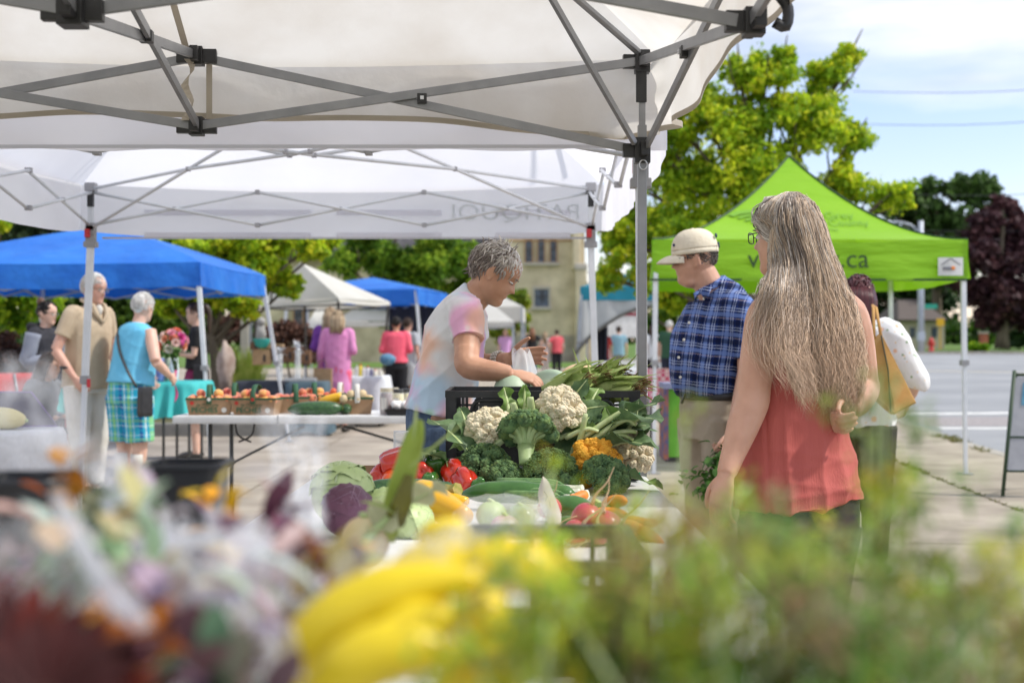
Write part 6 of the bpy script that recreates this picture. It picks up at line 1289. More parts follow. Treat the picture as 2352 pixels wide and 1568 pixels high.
# shallow black tub with the purple cabbage
M_tub = mat('black_tub', (.014, .015, .018), rough=.35)
def tub(label, c, r0, r1, h, sq=.75, name='black_tub', m=None):
    o = thing(name, label, 'tub', c); mb = MB(); prof = [(r0 * .02, 0), (r0, 0), (r1, h), (r1 * 1.06, h), (r1 * 1.06, h - .012), (r1 * 1.02, h - .012)]
    mb.lathe([(.001, 0), (r0, 0), (r1, h), (r1 * 1.05, h + .002), (r1 * 1.05, h - .008), (r1 * .985, h - .006), (r0 * .97, .006), (.001, .006)], c, 28, cap=False, fn=lambda a, z: 1 / (abs(cos(a)) ** 5 + abs(sin(a)) ** 5) ** .2 * (1 if abs(sin(a)) < 2 else 1)); build(mb, 'shell', m or M_tub, o, smooth=True)
    mb = MB(); mb.tube([Vector(c) + Vector((r1 * 1.06 / (abs(cos(a)) ** 5 + abs(sin(a)) ** 5) ** .2 * cos(a), r1 * 1.06 / (abs(cos(a)) ** 5 + abs(sin(a)) ** 5) ** .2 * sin(a), h - .002)) for a in np.linspace(0, 2 * pi, 41)], .005, 6, cap=False); build(mb, 'rim', m or M_tub, o, smooth=True); return o
# ---- squash, zucchini, cucumber
M_ysq = mat('yellow_squash_skin', (.74, .38, .008), (.80, .46, .02), scale=6, rough=.32, spec=.5); M_zuc = mat('zucchini_skin', (.018, .06, .022), (.045, .12, .035), scale=70, rough=.35, detail=2, spec=.5); M_cuc = mat('cucumber_skin', (.016, .075, .018), (.05, .15, .03), scale=16, rough=.3, spec=.5, bump=.4, bscale=50, bdist=.004); M_zst = mat('zucchini_stem', (.22, .24, .03), (.42, .33, .12), scale=60, rough=.7)
def longveg(name, label, cat, pts, rr, m, group=None, stem=None, sm=None, n=20):
    pts = [Vector(p) for p in pts]; o = thing(name, label, cat, pts[0], group=group); mb = MB(); sp = smoothpts(pts, 5); R = np.interp(np.linspace(0, 1, len(sp)), np.linspace(0, 1, len(rr)), rr); mb.tube(sp, [float(x) for x in R], n); build(mb, 'flesh', m, o, smooth=True)
    if stem:
        mb = MB(); e = Vector(sp[-1]); u = (Vector(sp[-1]) - Vector(sp[-2])).normalized(); mb.tube([e - u * .008, e + u * stem * .4, e + u * stem], [rr[-1] * .95, rr[-1] * .62, rr[-1] * .75], 6); build(mb, 'stem', sm or M_zst, o); return o
    return o
longveg('yellow_squash', 'bright yellow squash with a black dot, leaning left behind husk', 'squash', [W(1070, 1185, 3.0), W(1020, 1165, 3.1), W(980, 1140, 3.15), W(940, 1125, 3.2)], [.02, .033, .040, .043, .036, .014], M_ysq, 'yellow squashes', .02)
longveg('yellow_squash', 'yellow squash end showing right beneath the dark zucchini', 'squash', [W(1075, 1150, 3.3), W(1030, 1152, 3.32), W(1000, 1155, 3.35)], [.010, .022, .026, .02], M_ysq, 'yellow squashes')
longveg('zucchini', 'dark zucchini with ragged yellow stem end pointing right', 'zucchini', [W(930, 1150, 3.42), W(980, 1138, 3.4), W(1030, 1128, 3.35)], [.015, .030, .034, .032, .026], M_zuc, 'dark green squashes', .035)
longveg('zucchini', 'long dark zucchini lying behind the cabbages below the peppers', 'zucchini', [W(838, 1122, 3.6), W(900, 1119, 3.6), W(1015, 1116, 3.6)], [.015, .024, .026, .024, .015], M_zuc, 'dark green squashes')
longveg('cucumber', 'long dark green cucumber in the middle of the table', 'cucumber', [W(1062, 1133, 3.45), W(1120, 1130, 3.42), W(1200, 1130, 3.4), W(1275, 1138, 3.4)], [.006, .022, .029, .030, .030, .028, .014], M_cuc, 'cucumbers')
longveg('cucumber', 'cucumber with rounded end under the blurred dill', 'cucumber', [W(1240, 1165, 3.2), W(1320, 1168, 3.18), W(1365, 1172, 3.15)], [.012, .032, .034, .026, .008], M_cuc, 'cucumbers')
longveg('cucumber', 'short cucumber end beside the paper tag', 'cucumber', [W(1245, 1135, 3.4), W(1290, 1136, 3.38), W(1316, 1140, 3.36)], [.02, .028, .027, .014], M_cuc, 'cucumbers')
longveg('cucumber', 'cucumber beneath the beets at the table corner', 'cucumber', [W(1250, 1212, 3.0), W(1330, 1215, 2.98), W(1400, 1222, 2.96)], [.012, .030, .032, .026, .008], M_cuc, 'cucumbers')
gourd('round_zucchini', 'round dark green squash at the right beneath carrots', 'squash', W(1372, 1190, 3.02), (.045, .04, .04), M_cuc, 0)
# green onions: a bunch with white ends
M_on = mat('onion_green', (.06, .16, .05), (.16, .28, .10), scale=60, rough=.45, detail=2); M_onw = mat('onion_white', (.62, .64, .50), (.74, .72, .64), scale=14, rough=.4)
g = random.Random(6)
for i in range(9):
    y = 1098 + i * 3.6 + g.uniform(-2, 2); dd = 3.62 - .03 * i; a = W(1130 + g.uniform(-20, 25) + i * 3, y + 4, dd); b = W(1265, y + 6, dd - .05); c = W(1330 + g.uniform(-12, 24), y + 22 + g.uniform(-2, 4), dd - .1)
    o = thing('green_onion', 'green onion, %s of the bunch before the broccoli' % ('backmost', 'second from the back', 'third from the back', 'fourth from the back', 'middle one', 'fourth from the front', 'third from the front', 'second from the front', 'frontmost')[i], 'green onion', a, group='green onions'); mb = MB(); mb.tube(smoothpts([a, b, a.lerp(c, .8)], 4), [.009, .0085, .008, .008, .007, .0065, .006, .006, .0055], 8); build(mb, 'leaves', M_on, o, smooth=True)
    mb = MB(); s0 = a.lerp(c, .78); mb.tube(smoothpts([s0, a.lerp(c, .92), c, c + (c - s0) * .14], 3), [.006, .006, .006, .0065, .0075, .009, .0105, .010, .006, .003], 9); build(mb, 'bulb', M_onw, o, smooth=True)
# carrots hanging over the corner
M_car = mat('carrot_skin', (.62, .17, .02), (.72, .25, .04), scale=40, rough=.5, bump=.5, bscale=80, stretch=(1, 1, 1), bdist=.003)
cs = [((1395, 1160), (1435, 1150), .018, 3.05), ((1345, 1135), (1310, 1142), .014, 3.3), ((1350, 1190), (1430, 1180), .019, 3.0), ((1440, 1195), (1508, 1199), .014, 2.95), ((1430, 1205), (1485, 1226), .016, 2.93), ((1420, 1225), (1458, 1229), .014, 2.9), ((1470, 1215), (1520, 1252), .014, 2.9), ((1380, 1200), (1455, 1210), .018, 2.97), ((1290, 1155), (1340, 1150), .013, 3.25), ((1405, 1215), (1500, 1240), .013, 2.94)]
for i, (a, b, r, dd) in enumerate(cs):
    a = W(*a, dd); b = W(*b, dd - .04); o = thing('carrot', 'carrot ' + ['beneath the dill right of the onions', 'stub lying beside the onion bulbs', 'thick one left of the bright beet', 'uppermost of those pointing off the corner', 'long one with its tip past the grey pole', 'short stubby one lowest at the corner', 'farthest hanging one, bent down', 'behind the rosy beet', 'half buried near the white onion ends', 'running alongside the long hanging one'][i], 'carrot', a, group='carrots spilling over the table corner'); mb = MB(); mid = a.lerp(b, .6) + Vector((0, 0, .004 * (-1) ** i)); mb.tube(smoothpts([a, mid, b, b + (b - mid) * .45], 4), [r * x for x in (.8, 1, 1, .97, .9, .82, .75, .66, .52, .36, .2, .1, .04)], 12); build(mb, 'root', M_car, o, smooth=True); mb = MB(); mb.tube([a + (a - b) * .02, a - (b - a) * .12], [.006, .004], 6); build(mb, 'stalk_stub', M_stalkg, o)
# beets / red radishes with thin roots
M_rad = mat('magenta_beet_skin', (.40, .03, .06), (.52, .07, .10), scale=8, rough=.3, spec=.5); M_root = mat('thin_root', (.52, .38, .22), rough=.6)
for i, (px, py, r, dd) in enumerate(((1347, 1188, .036, 2.88), (1392, 1208, .038, 2.86), (1320, 1222, .030, 2.82), (1372, 1228, .026, 2.82), (1262, 1165, .03, 3.1), (1415, 1222, .03, 2.84))):
    c = W(px, py, dd); o = thing('beet', ['bright magenta beet with a long upright root', 'rosy beet at the right of the bright one', 'small red beet low at the left of its bunch', 'small pinkish beet between two larger beets', 'purple beet seen through the plastic by the tag', 'rosy beet at the right end of its bunch'][i], 'beet', c, group='beets at the table corner'); mb = MB(); mb.ell(c, (r, r, r * .9), nu=20, nv=14, fn=lambda d: 1 + .04 * sin(3 * d.x + 2 * d.z)); build(mb, 'flesh', M_rad, o, smooth=True)
    g = random.Random(i); mb = MB(); d = Vector((g.uniform(-.3, .9), -.4, g.uniform(.2, 1))).normalized() if i else Vector((.35, -.2, .9)).normalized(); p = c + d * r * .95; mb.tube(smoothpts([p, p + d * .025, p + d * .05 + Vector((.015, 0, .004)), p + d * .08 + Vector((.02, 0, .012))], 3), [.005, .0042, .0035, .003, .0026, .0022, .0018, .0014, .001, .0006], 6)
    for q in range(2): e = Vector((g.gauss(0, 1), -.8, g.gauss(0, .6))).normalized(); p = c + e * r; mb.tube(smoothpts([p, p + Vector((-.03, -.01, -.01)), p + Vector((-.06, -.01, -.035))], 3), .0011, 4)
    build(mb, 'root', M_root, o, smooth=True)
# grey paper tag
M_tag = mat('grey_brown_paper', (.50, .46, .40), (.58, .54, .48), scale=20, rough=.85, transl=.15)
mb = MB(); q = [W(1247, 1093, 3.05), W(1262, 1110, 3.03), W(1286, 1170, 2.98), W(1289, 1198, 2.95), W(1284, 1240, 2.92)]; q2 = [W(1246, 1095, 3.05), W(1236, 1130, 3.03), W(1241, 1160, 3.0), W(1256, 1195, 2.96), W(1270, 1245, 2.92)]
A_, B_ = smoothpts(q, 4), smoothpts(q2, 4); vs = []
for a, b in zip(A_, B_): m_ = (Vector(a) + Vector(b)) / 2; m_.y -= .012; vs += [Vector(a), m_, Vector(b)]
mb.add(vs, [f for i in range(len(A_) - 1) for f in ((3 * i, 3 * i + 1, 3 * i + 4, 3 * i + 3), (3 * i + 1, 3 * i + 2, 3 * i + 5, 3 * i + 4))]); pt = build(mb, 'paper_tag', M_tag, smooth=True, loc=q[2]); tag(pt, 'curled grey paper tag standing up among the vegetables', 'paper tag')
mb = MB()
for (x, y), (x2, y2) in (((1250, 1128), (1257, 1140)), ((1257, 1140), (1252, 1150)), ((1262, 1150), (1265, 1165)), ((1256, 1168), (1266, 1175)), ((1266, 1180), (1272, 1192)), ((1262, 1185), (1268, 1200))): mb.tube([W(x, y, 2.985), W(x2, y2, 2.975)], .0008, 4)
build(mb, 'pencil_marks', mat('pencil', (.18, .17, .17), rough=.8), pt)

gourd('kohlrabi', 'pale green kohlrabi under clear film left of the paper tag, left of two', 'kohlrabi', W(1128, 1182, 3.05), (.038, .038, .034), M_cab, 5, group='kohlrabi'); gourd('kohlrabi', 'pale green kohlrabi under clear film, right of two', 'kohlrabi', W(1195, 1190, 3.0), (.036, .036, .033), M_mel, 5, group='kohlrabi'); gourd('turnip', 'white and rose turnip beneath the clear film', 'turnip', W(1160, 1212, 2.85), (.034, .034, .030), mat('turnip_skin', (.62, .30, .36), (.70, .66, .60), scale=9, rough=.4), 0)
mb = MB(); mb.ell(W(1150, 1185, 3.0), (.115, .09, .052), nu=30, nv=14, fn=lambda d: 1 + .05 * sin(9 * d.x + 4 * d.y) * cos(7 * d.y) + .03 * sin(17 * d.x)); o = build(mb, 'produce_bag', mat('clear_bag', (.85, .87, .9), rough=.12, alpha=.2, spec=.9), smooth=True, loc=W(1150, 1185, 3.0)); tag(o, 'clear plastic bag puffed over the kohlrabi before the cucumber', 'plastic bag')
# ================================================================== BACK TABLE, BASKETS, JARS
BT = W(0, 952, 8.0).z; xl, xr = W(400, 0, 7.9).x, W(1120, 0, 7.9).x
t2 = folding_table(xl, xr, 7.85, 8.55, BT, 'long white folding table carrying the fruit baskets')
for x in (W(483, 0, 8.0).x, W(512, 0, 8.2).x): mb = MB(); mb.tube([(x, 8.0 if x < -1.87 else 8.45, BT - .05), (x, 8.0 if x < -1.87 else 8.45, 0)], .014, 8); build(mb, 'leg', M_tableg, t2, smooth=True)
for y in (8.0, 8.45): mb = MB(); mb.tube([(xr - .25, y, BT - .05), (xr - .25, y, 0)], .014, 8); build(mb, 'leg', M_tableg, t2, smooth=True)
mb = MB(); a = W(700, 978, 8.2); mb.tube([a, W(500, 1080, 8.2)], .009, 6); mb.tube([W(790, 978, 8.2), W(940, 1022, 8.2)], .009, 6); build(mb, 'brace', M_tableg, t2, smooth=True)
mb = MB(); mb.box((W(638, 0, 7.85).x, 7.846, BT - .026), (.008, .006, .06)); build(mb, 'hinge_seam', M_greyp, t2)
for sg in (0, 1): mb = MB(); x = W(540 + sg * 45, 0, 8.0).x; mb.tube(smoothpts([(x - .0, 8.0, BT - .05), (x + .02 * (1 - 2 * sg), 8.0, BT - .13), (x + .1 * (1 - 2 * sg), 8.0, BT - .17)], 3), .006, 6, flat=2.5); build(mb, 'carry_strap', M_blackp, t2, smooth=True)
M_bask = mat('basket_card', (.27, .16, .085), (.33, .21, .12), scale=12, rough=.85); M_bgreen = mat('green_print', (.03, .10, .05), rough=.7); M_bred = mat('red_print', (.45, .03, .02), rough=.7); M_bwhite = mat('white_print', (.62, .60, .55), rough=.7)
M_peach = mat('peach_skin', (.72, .34, .10), (.60, .10, .05), scale=16, rough=.65, detail=2, sheen=.4, pos=(.42, .6)); M_peachr = mat('rosy_peach_skin', (.66, .22, .10), (.48, .06, .05), scale=14, rough=.65, detail=2, sheen=.4); M_peachy = mat('golden_peach_skin', (.80, .46, .12), (.72, .30, .07), scale=10, rough=.6, sheen=.3); M_tom = mat('tomato_skin', (.68, .12, .04), rough=.25); M_pot = mat('pale_potato_skin', (.58, .44, .24), (.66, .53, .33), scale=12, rough=.6)
def basket(px, py, dd, w_, label, fruit, front=True, seed=0, rz=0, handle=True, hm=None, fr=.030, dz=0):
    p = W(px, 0, dd); p.z = BT + .001; o = thing('fruit_basket', label, 'basket', p, rz, 'card baskets on the back table'); g = random.Random(seed); h = .105; d_ = w_ * .55; fl = 1.16
    def ring(k, z, t=0): return [Vector((sx * w_ / 2 * k + (-sx * t), sy * d_ / 2 * k + (-sy * t), z)) for sx, sy in ((-1, -1), (1, -1), (1, 1), (-1, 1))]
    mb = MB(); mb.loft([ring(.86, 0), ring(1, h), ring(1, h, .004), ring(.86, .005, .004)], cap=True); build(mb, 'box', M_bask, o, local=True)
    mb = MB(); mb.loft([ring(1.004, h - .011), ring(1.006, h + .0015), ring(1.0, h + .0015, .004)], cap=False); build(mb, 'rim_band', M_bgreen, o, local=True)
    if handle:
        mb = MB(); pts = smoothpts([(0, -d_ / 2 * 1.02, h - .035), (0, -d_ / 2 * .98, h + .03), (0, -d_ / 4, h + .072), (0, 0, h + .082), (0, d_ / 4, h + .072), (0, d_ / 2 * .98, h + .03), (0, d_ / 2 * 1.02, h - .035)], 4); vs = []
        for q in pts: vs += [Vector(q) - Vector((.016, 0, 0)), Vector(q) + Vector((.016, 0, 0))]
        mb.add(vs, [(2 * i, 2 * i + 1, 2 * i + 3, 2 * i + 2) for i in range(len(pts) - 1)]); build(mb, 'handle', hm or M_bgreen, o, local=True, smooth=True, solid=.003)
    if front:
        Mf = lambda x, z: Matrix.Translation((x, -d_ / 2 * (.86 + .14 * z / h) - .0035, z)) @ Matrix.Rotation(radians(90) - math.atan2(d_ * .07, h), 4, 'X')
        def tx(b, s_, x, z, m_, bold, nm, sx=1):
            q = text(b, nm, s_, Mf(x, z), m_, None, ext=.0006, bold=bold, sx=sx); q.parent = o
        tx('PÊCHES', .047, -.028, .030, M_bgreen, True, 'lettering', 1.0); tx('de l\'Ontario', .028, -.010, .062, M_bgreen, False, 'lettering')
        mb = MB(); mb.loft([[Vector((w_ * .32 + .016 * cos(a), -d_ / 2 * .90 - .0045 + y, .030 + .016 * sin(a))) for a in np.linspace(0, 2 * pi, 17)[:-1]] for y in (0, .002)]); build(mb, 'peach_mark', M_bwhite, o, local=True)
        mb = MB(); lf = [(0, .018), (.004, .010), (.012, .013), (.009, .004), (.016, .002), (.007, -.005), (.009, -.009), (.001, -.007), (0, -.016)]; lf = lf + [(-x, z) for x, z in reversed(lf[:-1])][:-1]; cx_, cz_ = -w_ * .36, .072
        mb.add([(cx_ + x, -d_ / 2 * .955 - .005, cz_ + z) for x, z in lf], [tuple(range(len(lf)))]); build(mb, 'leaf_mark', M_bred, o, local=True)
        if handle: mb = MB(); mb.loft([[Vector((.012 * cos(a), -d_ / 2 * 1.03 - .004 + y, h - .008 + .012 * sin(a))) for a in np.linspace(0, 2 * pi, 13)[:-1]] for y in (0, .002)]); build(mb, 'sticker', M_bred if seed % 2 else M_bwhite, o, local=True)
    cz = cos(rz); sz = sin(rz)
    n = 0
    for ix in range(5):
        for iy in range(3):
            for lay in (0, 1):
                if lay and (ix in (0, 4) or g.random() < .55): continue
                x = (ix - 2) * w_ * .195 + g.uniform(-.006, .006); y = (iy - 1) * d_ * .29 + g.uniform(-.004, .004); z = h - .012 + lay * fr * 1.15 + g.uniform(-.003, .006)
                if abs(x) < .022 and lay and handle: continue
                wp = Vector((p.x + x * cz - y * sz, p.y + x * sz + y * cz, p.z + z)); m_ = fruit[g.randrange(len(fruit))]; f_ = 'tomato' if m_ is M_tom else 'potato' if m_ is M_pot else 'peach'
                mb = MB(); mb.ell((0, 0, 0), fr * g.uniform(.9, 1.08), nu=14, nv=10, fn=lambda d: 1 - .12 * max(0, d.z) ** 6 - (.05 * exp(-((d.x) / .12) ** 2) if f_ == 'peach' and d.y < 0 else 0))
                q = build(mb, f_, m_, smooth=True, local=True, loc=wp); q.rotation_euler = (g.uniform(-.5, .5), g.uniform(-.5, .5), g.uniform(0, 6)); tag(q, {'peach': 'ripe peach in the card basket ', 'tomato': 'red-orange tomato in the card basket ', 'potato': 'pale round potato in the card basket '}[f_] + FB[label], f_, f_ + ' pile in the basket ' + FB[label]); n += 1
    return o
L1, L2, L3, L4, L5, L6, L7, L8 = 'card peach basket with green handle at the left end of the table', 'card peach basket with red sticker, second from the left end', 'card peach basket standing behind the first two', 'card basket of rosy peaches behind the big zucchini', 'small card basket of golden peaches at the back', 'card basket of tomatoes behind the yellow squash', 'card basket heaped with pale potatoes beside the jam jar', 'card basket behind, half hidden by the rosy peach one'
FB = {L1: 'at the left table end', L2: 'with the red sticker', L3: 'standing behind the first two', L4: 'behind the big zucchini', L5: 'at the back of the table', L6: 'behind the yellow squash', L7: 'beside the jam jar', L8: 'half hidden behind'}
basket(482, 0, 8.02, .285, L1, [M_peach, M_peachr, M_peachy], seed=2, rz=.16)
basket(590, 0, 8.0, .29, L2, [M_peach, M_peachy, M_peachr], seed=3, rz=-.12)
basket(540, 0, 8.33, .26, L3, [M_peach, M_peachr], front=False, seed=4, rz=.1)
basket(678, 0, 8.18, .25, L4, [M_peachr], front=False, seed=5, rz=.25)
basket(722, 0, 8.42, .20, L5, [M_peachy, M_peach], front=False, seed=6, rz=.2, fr=.027)
basket(782, 0, 8.40, .20, L6, [M_tom], front=False, seed=8, rz=.0, fr=.026, hm=M_bwhite)
basket(820, 0, 8.08, .20, L7, [M_pot], front=False, seed=7, rz=.15, fr=.027, hm=M_bwhite)
# big squashes on the table
def on_bt(px, dd, r): p = W(px, 0, dd); p.z = BT + r; return p
longveg('zucchini', 'very large dark green zucchini lying before the baskets', 'zucchini', [on_bt(662, 7.98, .033), on_bt(700, 7.97, .040), on_bt(750, 7.98, .042), on_bt(786, 8.0, .038)], [.013, .034, .040, .044, .044, .043, .036, .018], M_zuc, 'zucchinis on the back table', .02)
longveg('zucchini', 'short dark zucchini seen end on beside the large one', 'zucchini', [on_bt(800, 7.95, .036), on_bt(792, 8.1, .036), on_bt(786, 8.22, .036)], [.012, .036, .040, .038, .03], M_zuc, 'zucchinis on the back table')
longveg('yellow_squash', 'yellow-orange squash with dark green tip resting over the large zucchini', 'squash', [on_bt(728, 8.15, .06), on_bt(752, 8.13, .082), on_bt(786, 8.12, .112)], [.008, .028, .034, .032, .026], M_ysq, None, .025, M_bgreen)
# jars
M_jar = mat('clear_jar_glass', (.85, .88, .88), rough=.04, alpha=.35, spec=.8); M_jam = mat('dark_red_jam', (.12, .012, .008), (.18, .02, .01), scale=12, rough=.2); M_honey = mat('pale_honey', (.70, .58, .22), rough=.2); M_lid = mat('gold_lid', (.55, .50, .38), rough=.35, metal=.5); M_lidb = mat('dark_lid', (.05, .05, .05), rough=.4)
def jar(px, dd, r, h, fill, lid, label, z=None):
    p = W(px, 0, dd); p.z = BT if z is None else z; o = thing('preserve_jar', label, 'jar', p, group='jars on the back table'); mb = MB(); mb.lathe([(r * .9, 0), (r, .006), (r, h * .78), (r * .86, h * .86), (r * .84, h * .9)], p, 20); build(mb, 'glass', M_jar, o, smooth=True)
    mb = MB(); mb.lathe([(r * .86, .004), (r * .95, .01), (r * .95, h * .75), (r * .8, h * .82)], p, 18); build(mb, 'contents', fill, o, smooth=True); mb = MB(); mb.lathe([(r * .9, h * .86), (r * .92, h * .87), (r * .92, h), (r * .88, h * 1.01)], p, 20); build(mb, 'lid', lid, o)
    mb = MB(); mb.grid(lambda u, v: p + Vector((r * 1.01 * cos(-2.4 + u * 1.0), r * 1.01 * sin(-2.4 + u * 1.0), h * (.2 + .45 * v))), 8, 1); build(mb, 'label', M_bwhite, o)
jar(887, 8.0, .040, .165, M_jam, M_lid, 'tall jar of dark red jam, leftmost of the jars'); jar(915, 8.2, .036, .15, M_honey, M_lidb, 'jar of pale honey right beside the red jam'); jar(935, 8.3, .036, .15, M_honey, M_lidb, 'jar of pale preserve nearest the seller'); jar(905, 8.45, .034, .15, M_honey, M_lid, 'jar of yellow preserve at the back of the row')
p = on_bt(930, 7.95, .0); o = thing('food_tray', 'black tray of white wrapped food beside the jars', 'tray', p); mb = MB(); mb.loft([[p + Vector((sx * .12 * k, sy * .08 * k, z)) for sx, sy in ((-1, -1), (1, -1), (1, 1), (-1, 1))] for k, z in ((.85, .001), (1, .04), (.97, .04), (.84, .006))]); build(mb, 'dish', M_tub, o)
mb = MB(); g = random.Random(1)
for i in range(12): mb.ell(p + Vector((g.uniform(-.07, .07), g.uniform(-.05, .05), .05 + g.uniform(0, .02))), g.uniform(.02, .03), nu=8, nv=6)
build(mb, 'wrapped_food', mat('white_wrap', (.75, .73, .72), rough=.4), o, smooth=True)

# ================================================================== BACKGROUND FIGURES
def cl(name, c, c2=None, **k): return MATS[name] if name in MATS else mat(name, c, c2, **{**dict(scale=8, rough=.85, bump=.3, bscale=14, bdist=.01), **k})
def figure(label, px, d, H, yaw, top, bottom, skin=None, hair=BRN, hk='short', tk='tee', bk='trousers', arms=None, build_=1.0, lean=0, vox=.012, headturn=0, legm=None, shoe=None, z0=0, face_=True, glasses=False, seat=False, legx=.09, hem=None, stance=0):
    """yaw: heading in degrees, 0 = facing the camera, 90 = facing right in the picture, 180 = away"""
    k = H / 1.70; x0 = W(px, 0, d).x; R = Matrix.Rotation(radians(yaw + 180), 3, 'Z'); O = Vector((x0, d, z0)); o = thing('person', label, 'person', O)
    hip = .90 if not seat else .50
    def P(x, y, z):
        if seat and z > 1.0: z -= .40
        v = Vector((x * build_ if abs(z - 1.6) > .25 else x, y, z)) * k
        if lean and z > hip: t = radians(lean); dy, dz = v.y, v.z - hip * k; v = Vector((v.x, dy * cos(t) + dz * sin(t), hip * k + dz * cos(t) - dy * sin(t)))
        return O + R @ v
    fwd = R @ Matrix.Rotation(radians(headturn), 3, 'Z') @ Vector((0, 1, -.12 - lean * .012)); Mh = frame(fwd, (0, 0, 1)); C = P(0, .02, 1.585)
    skin = skin or M_skinf; mb = MB(); head(mb, C, Mh, .95 * k, n=24); limb(mb, [P(0, -.01, 1.40), P(0, 0, 1.47), P(0, .01, 1.54)], [.06 * k, .052 * k, .052 * k], n=10)
    side = R @ Vector((1, 0, 0)); b = build_; S_ = [(P(0, 0, hip - .02), .14 * k * b, .10 * k * b), (P(0, 0, 1.08), .125 * k * b, .09 * k * b), (P(0, 0, 1.28), .15 * k * b, .095 * k * b), (P(0, -.01, 1.38), .15 * k * b, .07 * k * b), (P(0, -.01, 1.44), .07 * k, .05 * k)]
    torso(mb, S_, side, n=16)
    arms = arms or ('down', 'down'); Hn = []
    for sg, am in ((1, arms[0]), (-1, arms[1])):
        sh = P(sg * .175, -.01, 1.385)
        if am == 'down': e, w_ = P(sg * .23, -.03, 1.10), P(sg * .24, .05, .86); hd_ = R @ Vector((0, .15, -1))
        elif am == 'bent': e, w_ = P(sg * .22, -.04, 1.12), P(sg * .12, .2, 1.15); hd_ = R @ Vector((-sg * .5, .7, .1))
        elif am == 'hip': e, w_ = P(sg * .36, -.06, 1.16), P(sg * .20, .06, 1.02); hd_ = R @ Vector((-sg * .7, .3, -.5))
        elif am == 'phone': e, w_ = P(sg * .22, .02, 1.12), P(sg * .14, .2, 1.30); hd_ = R @ Vector((-sg * .3, .5, .8))
        else: e, w_ = P(*am[0]), P(*am[1]); hd_ = (w_ - e).normalized()
        limb(mb, [sh, (sh + e) / 2, e], [.046 * k * b, .042 * k * b, .036 * k * b], n=10); limb(mb, [e, (e + w_) / 2, w_], [.037 * k * b, .033 * k * b, .024 * k], n=10)
        if vox < .011: hand(mb, w_, hd_, R @ Vector((sg, .1, 0)), R @ Vector((0, 1, .2)), k * .95)
        else:
            mb.ell(w_ + Vector(hd_).normalized() * .05 * k, (.022 * k, .022 * k, .03 * k)); q = w_ + Vector(hd_).normalized() * .07 * k
            for j in range(4): mb.tube([q + side * (j - 1.5) * .017 * k, q + side * (j - 1.5) * .021 * k + Vector(hd_).normalized() * .05 * k], [.009 * k, .007 * k], 6)
        Hn.append((sh, e, w_))
    lg = []
    for sg in (1, -1):
        if seat: a_, kn, an = P(sg * .09, 0, .50), P(sg * .11, .42, .50), P(sg * .11, .42, .09)
        else: a_, kn, an = P(sg * .085, 0, .86), P(sg * legx, .02 + stance * sg * .1, .48), P(sg * legx, 0 + stance * sg * .2, .09)
        limb(mb, [a_, kn, an], [.085 * k * b, .055 * k * b, .038 * k], n=10); ft = an + R @ Vector((sg * .02, .15 * k, -.05 * k)); limb(mb, [an + R @ Vector((0, -.04, -.04)) * k, (an + ft) / 2 - Vector((0, 0, .02)), ft], [.034 * k, .036 * k, .028 * k], n=8); lg.append((a_, kn, an, ft))
    build(remesh(mb, vox, 3), 'body', skin, o, smooth=True)
    if face_: face(o, C, Mh, .95 * k)
    if glasses: specs(o, C, Mh, .95 * k)
    # clothes
    if tk != 'none':
        mb = MB(); e_ = .022 * k; hz = hem if hem is not None else (.84 if not seat else .52); T_ = [(P(0, 0, hz), .165 * k * b + e_, .12 * k * b + e_), (P(0, 0, hz + (.14 if not seat else .56)), .15 * k * b + e_, .11 * k * b + e_), (P(0, 0, 1.26), .158 * k * b + e_, .10 * k * b + e_), (P(0, -.01, 1.385), .16 * k * b + e_ * .6, .075 * k * b + e_), (P(0, -.01, 1.45), .075 * k + .004, .06 * k)]
        if tk == 'dress': T_[0] = (P(0, 0, hz), .20 * k * b, .16 * k * b); T_[1] = (P(0, 0, hz + .3), .17 * k * b, .13 * k * b)
        torso(mb, T_, side, n=18)
        for sh, e, w_ in Hn:
            if tk in ('tee', 'dress'): limb(mb, [sh + (T_[3][0] - sh) * .3, sh, sh.lerp(e, .62)], [.065 * k * b, .062 * k * b, .06 * k * b], n=10)
            elif tk == 'long': limb(mb, [sh + (T_[3][0] - sh) * .3, sh, sh.lerp(e, .6), e, e.lerp(w_, .9)], [.065 * k * b, .062 * k * b, .056 * k, .052 * k, .036 * k], n=10)
        build(remesh(mb, vox * .9, 3, disp=folds(.006, int(px), (5, 5, 6))), {'dress': 'dress', 'long': 'jacket'}.get(tk, 'shirt'), top, o, smooth=True)
    if bk != 'none':
        mb = MB(); hz = hip + .10; torso(mb, [(P(0, 0, hip - .10), .165 * k * b, .125 * k * b), (P(0, 0, hip), .165 * k * b, .125 * k * b), (P(0, 0, hz), .15 * k * b, .115 * k * b)], side, n=16)
        if bk == 'skirt': torso(mb, [(P(0, 0, .46), .24 * k, .20 * k), (P(0, 0, .7), .205 * k, .165 * k), (P(0, 0, .96), .16 * k, .12 * k)], side, n=18)
        else:
            for a_, kn, an, ft in lg:
                if bk == 'shorts': limb(mb, [a_, a_.lerp(kn, .95)], [.115 * k * b, .098 * k * b], n=12)
                else: limb(mb, [a_, kn, an.lerp(kn, .08)], [.105 * k * b, .078 * k * b, .062 * k * (b if b < 1.1 else 1.1)], n=12)
        build(remesh(mb, vox * .9, 3, disp=folds(.005, int(px) + 1, (5, 5, 5))), {'skirt': 'skirt', 'shorts': 'shorts'}.get(bk, 'trousers'), bottom, o, smooth=True)
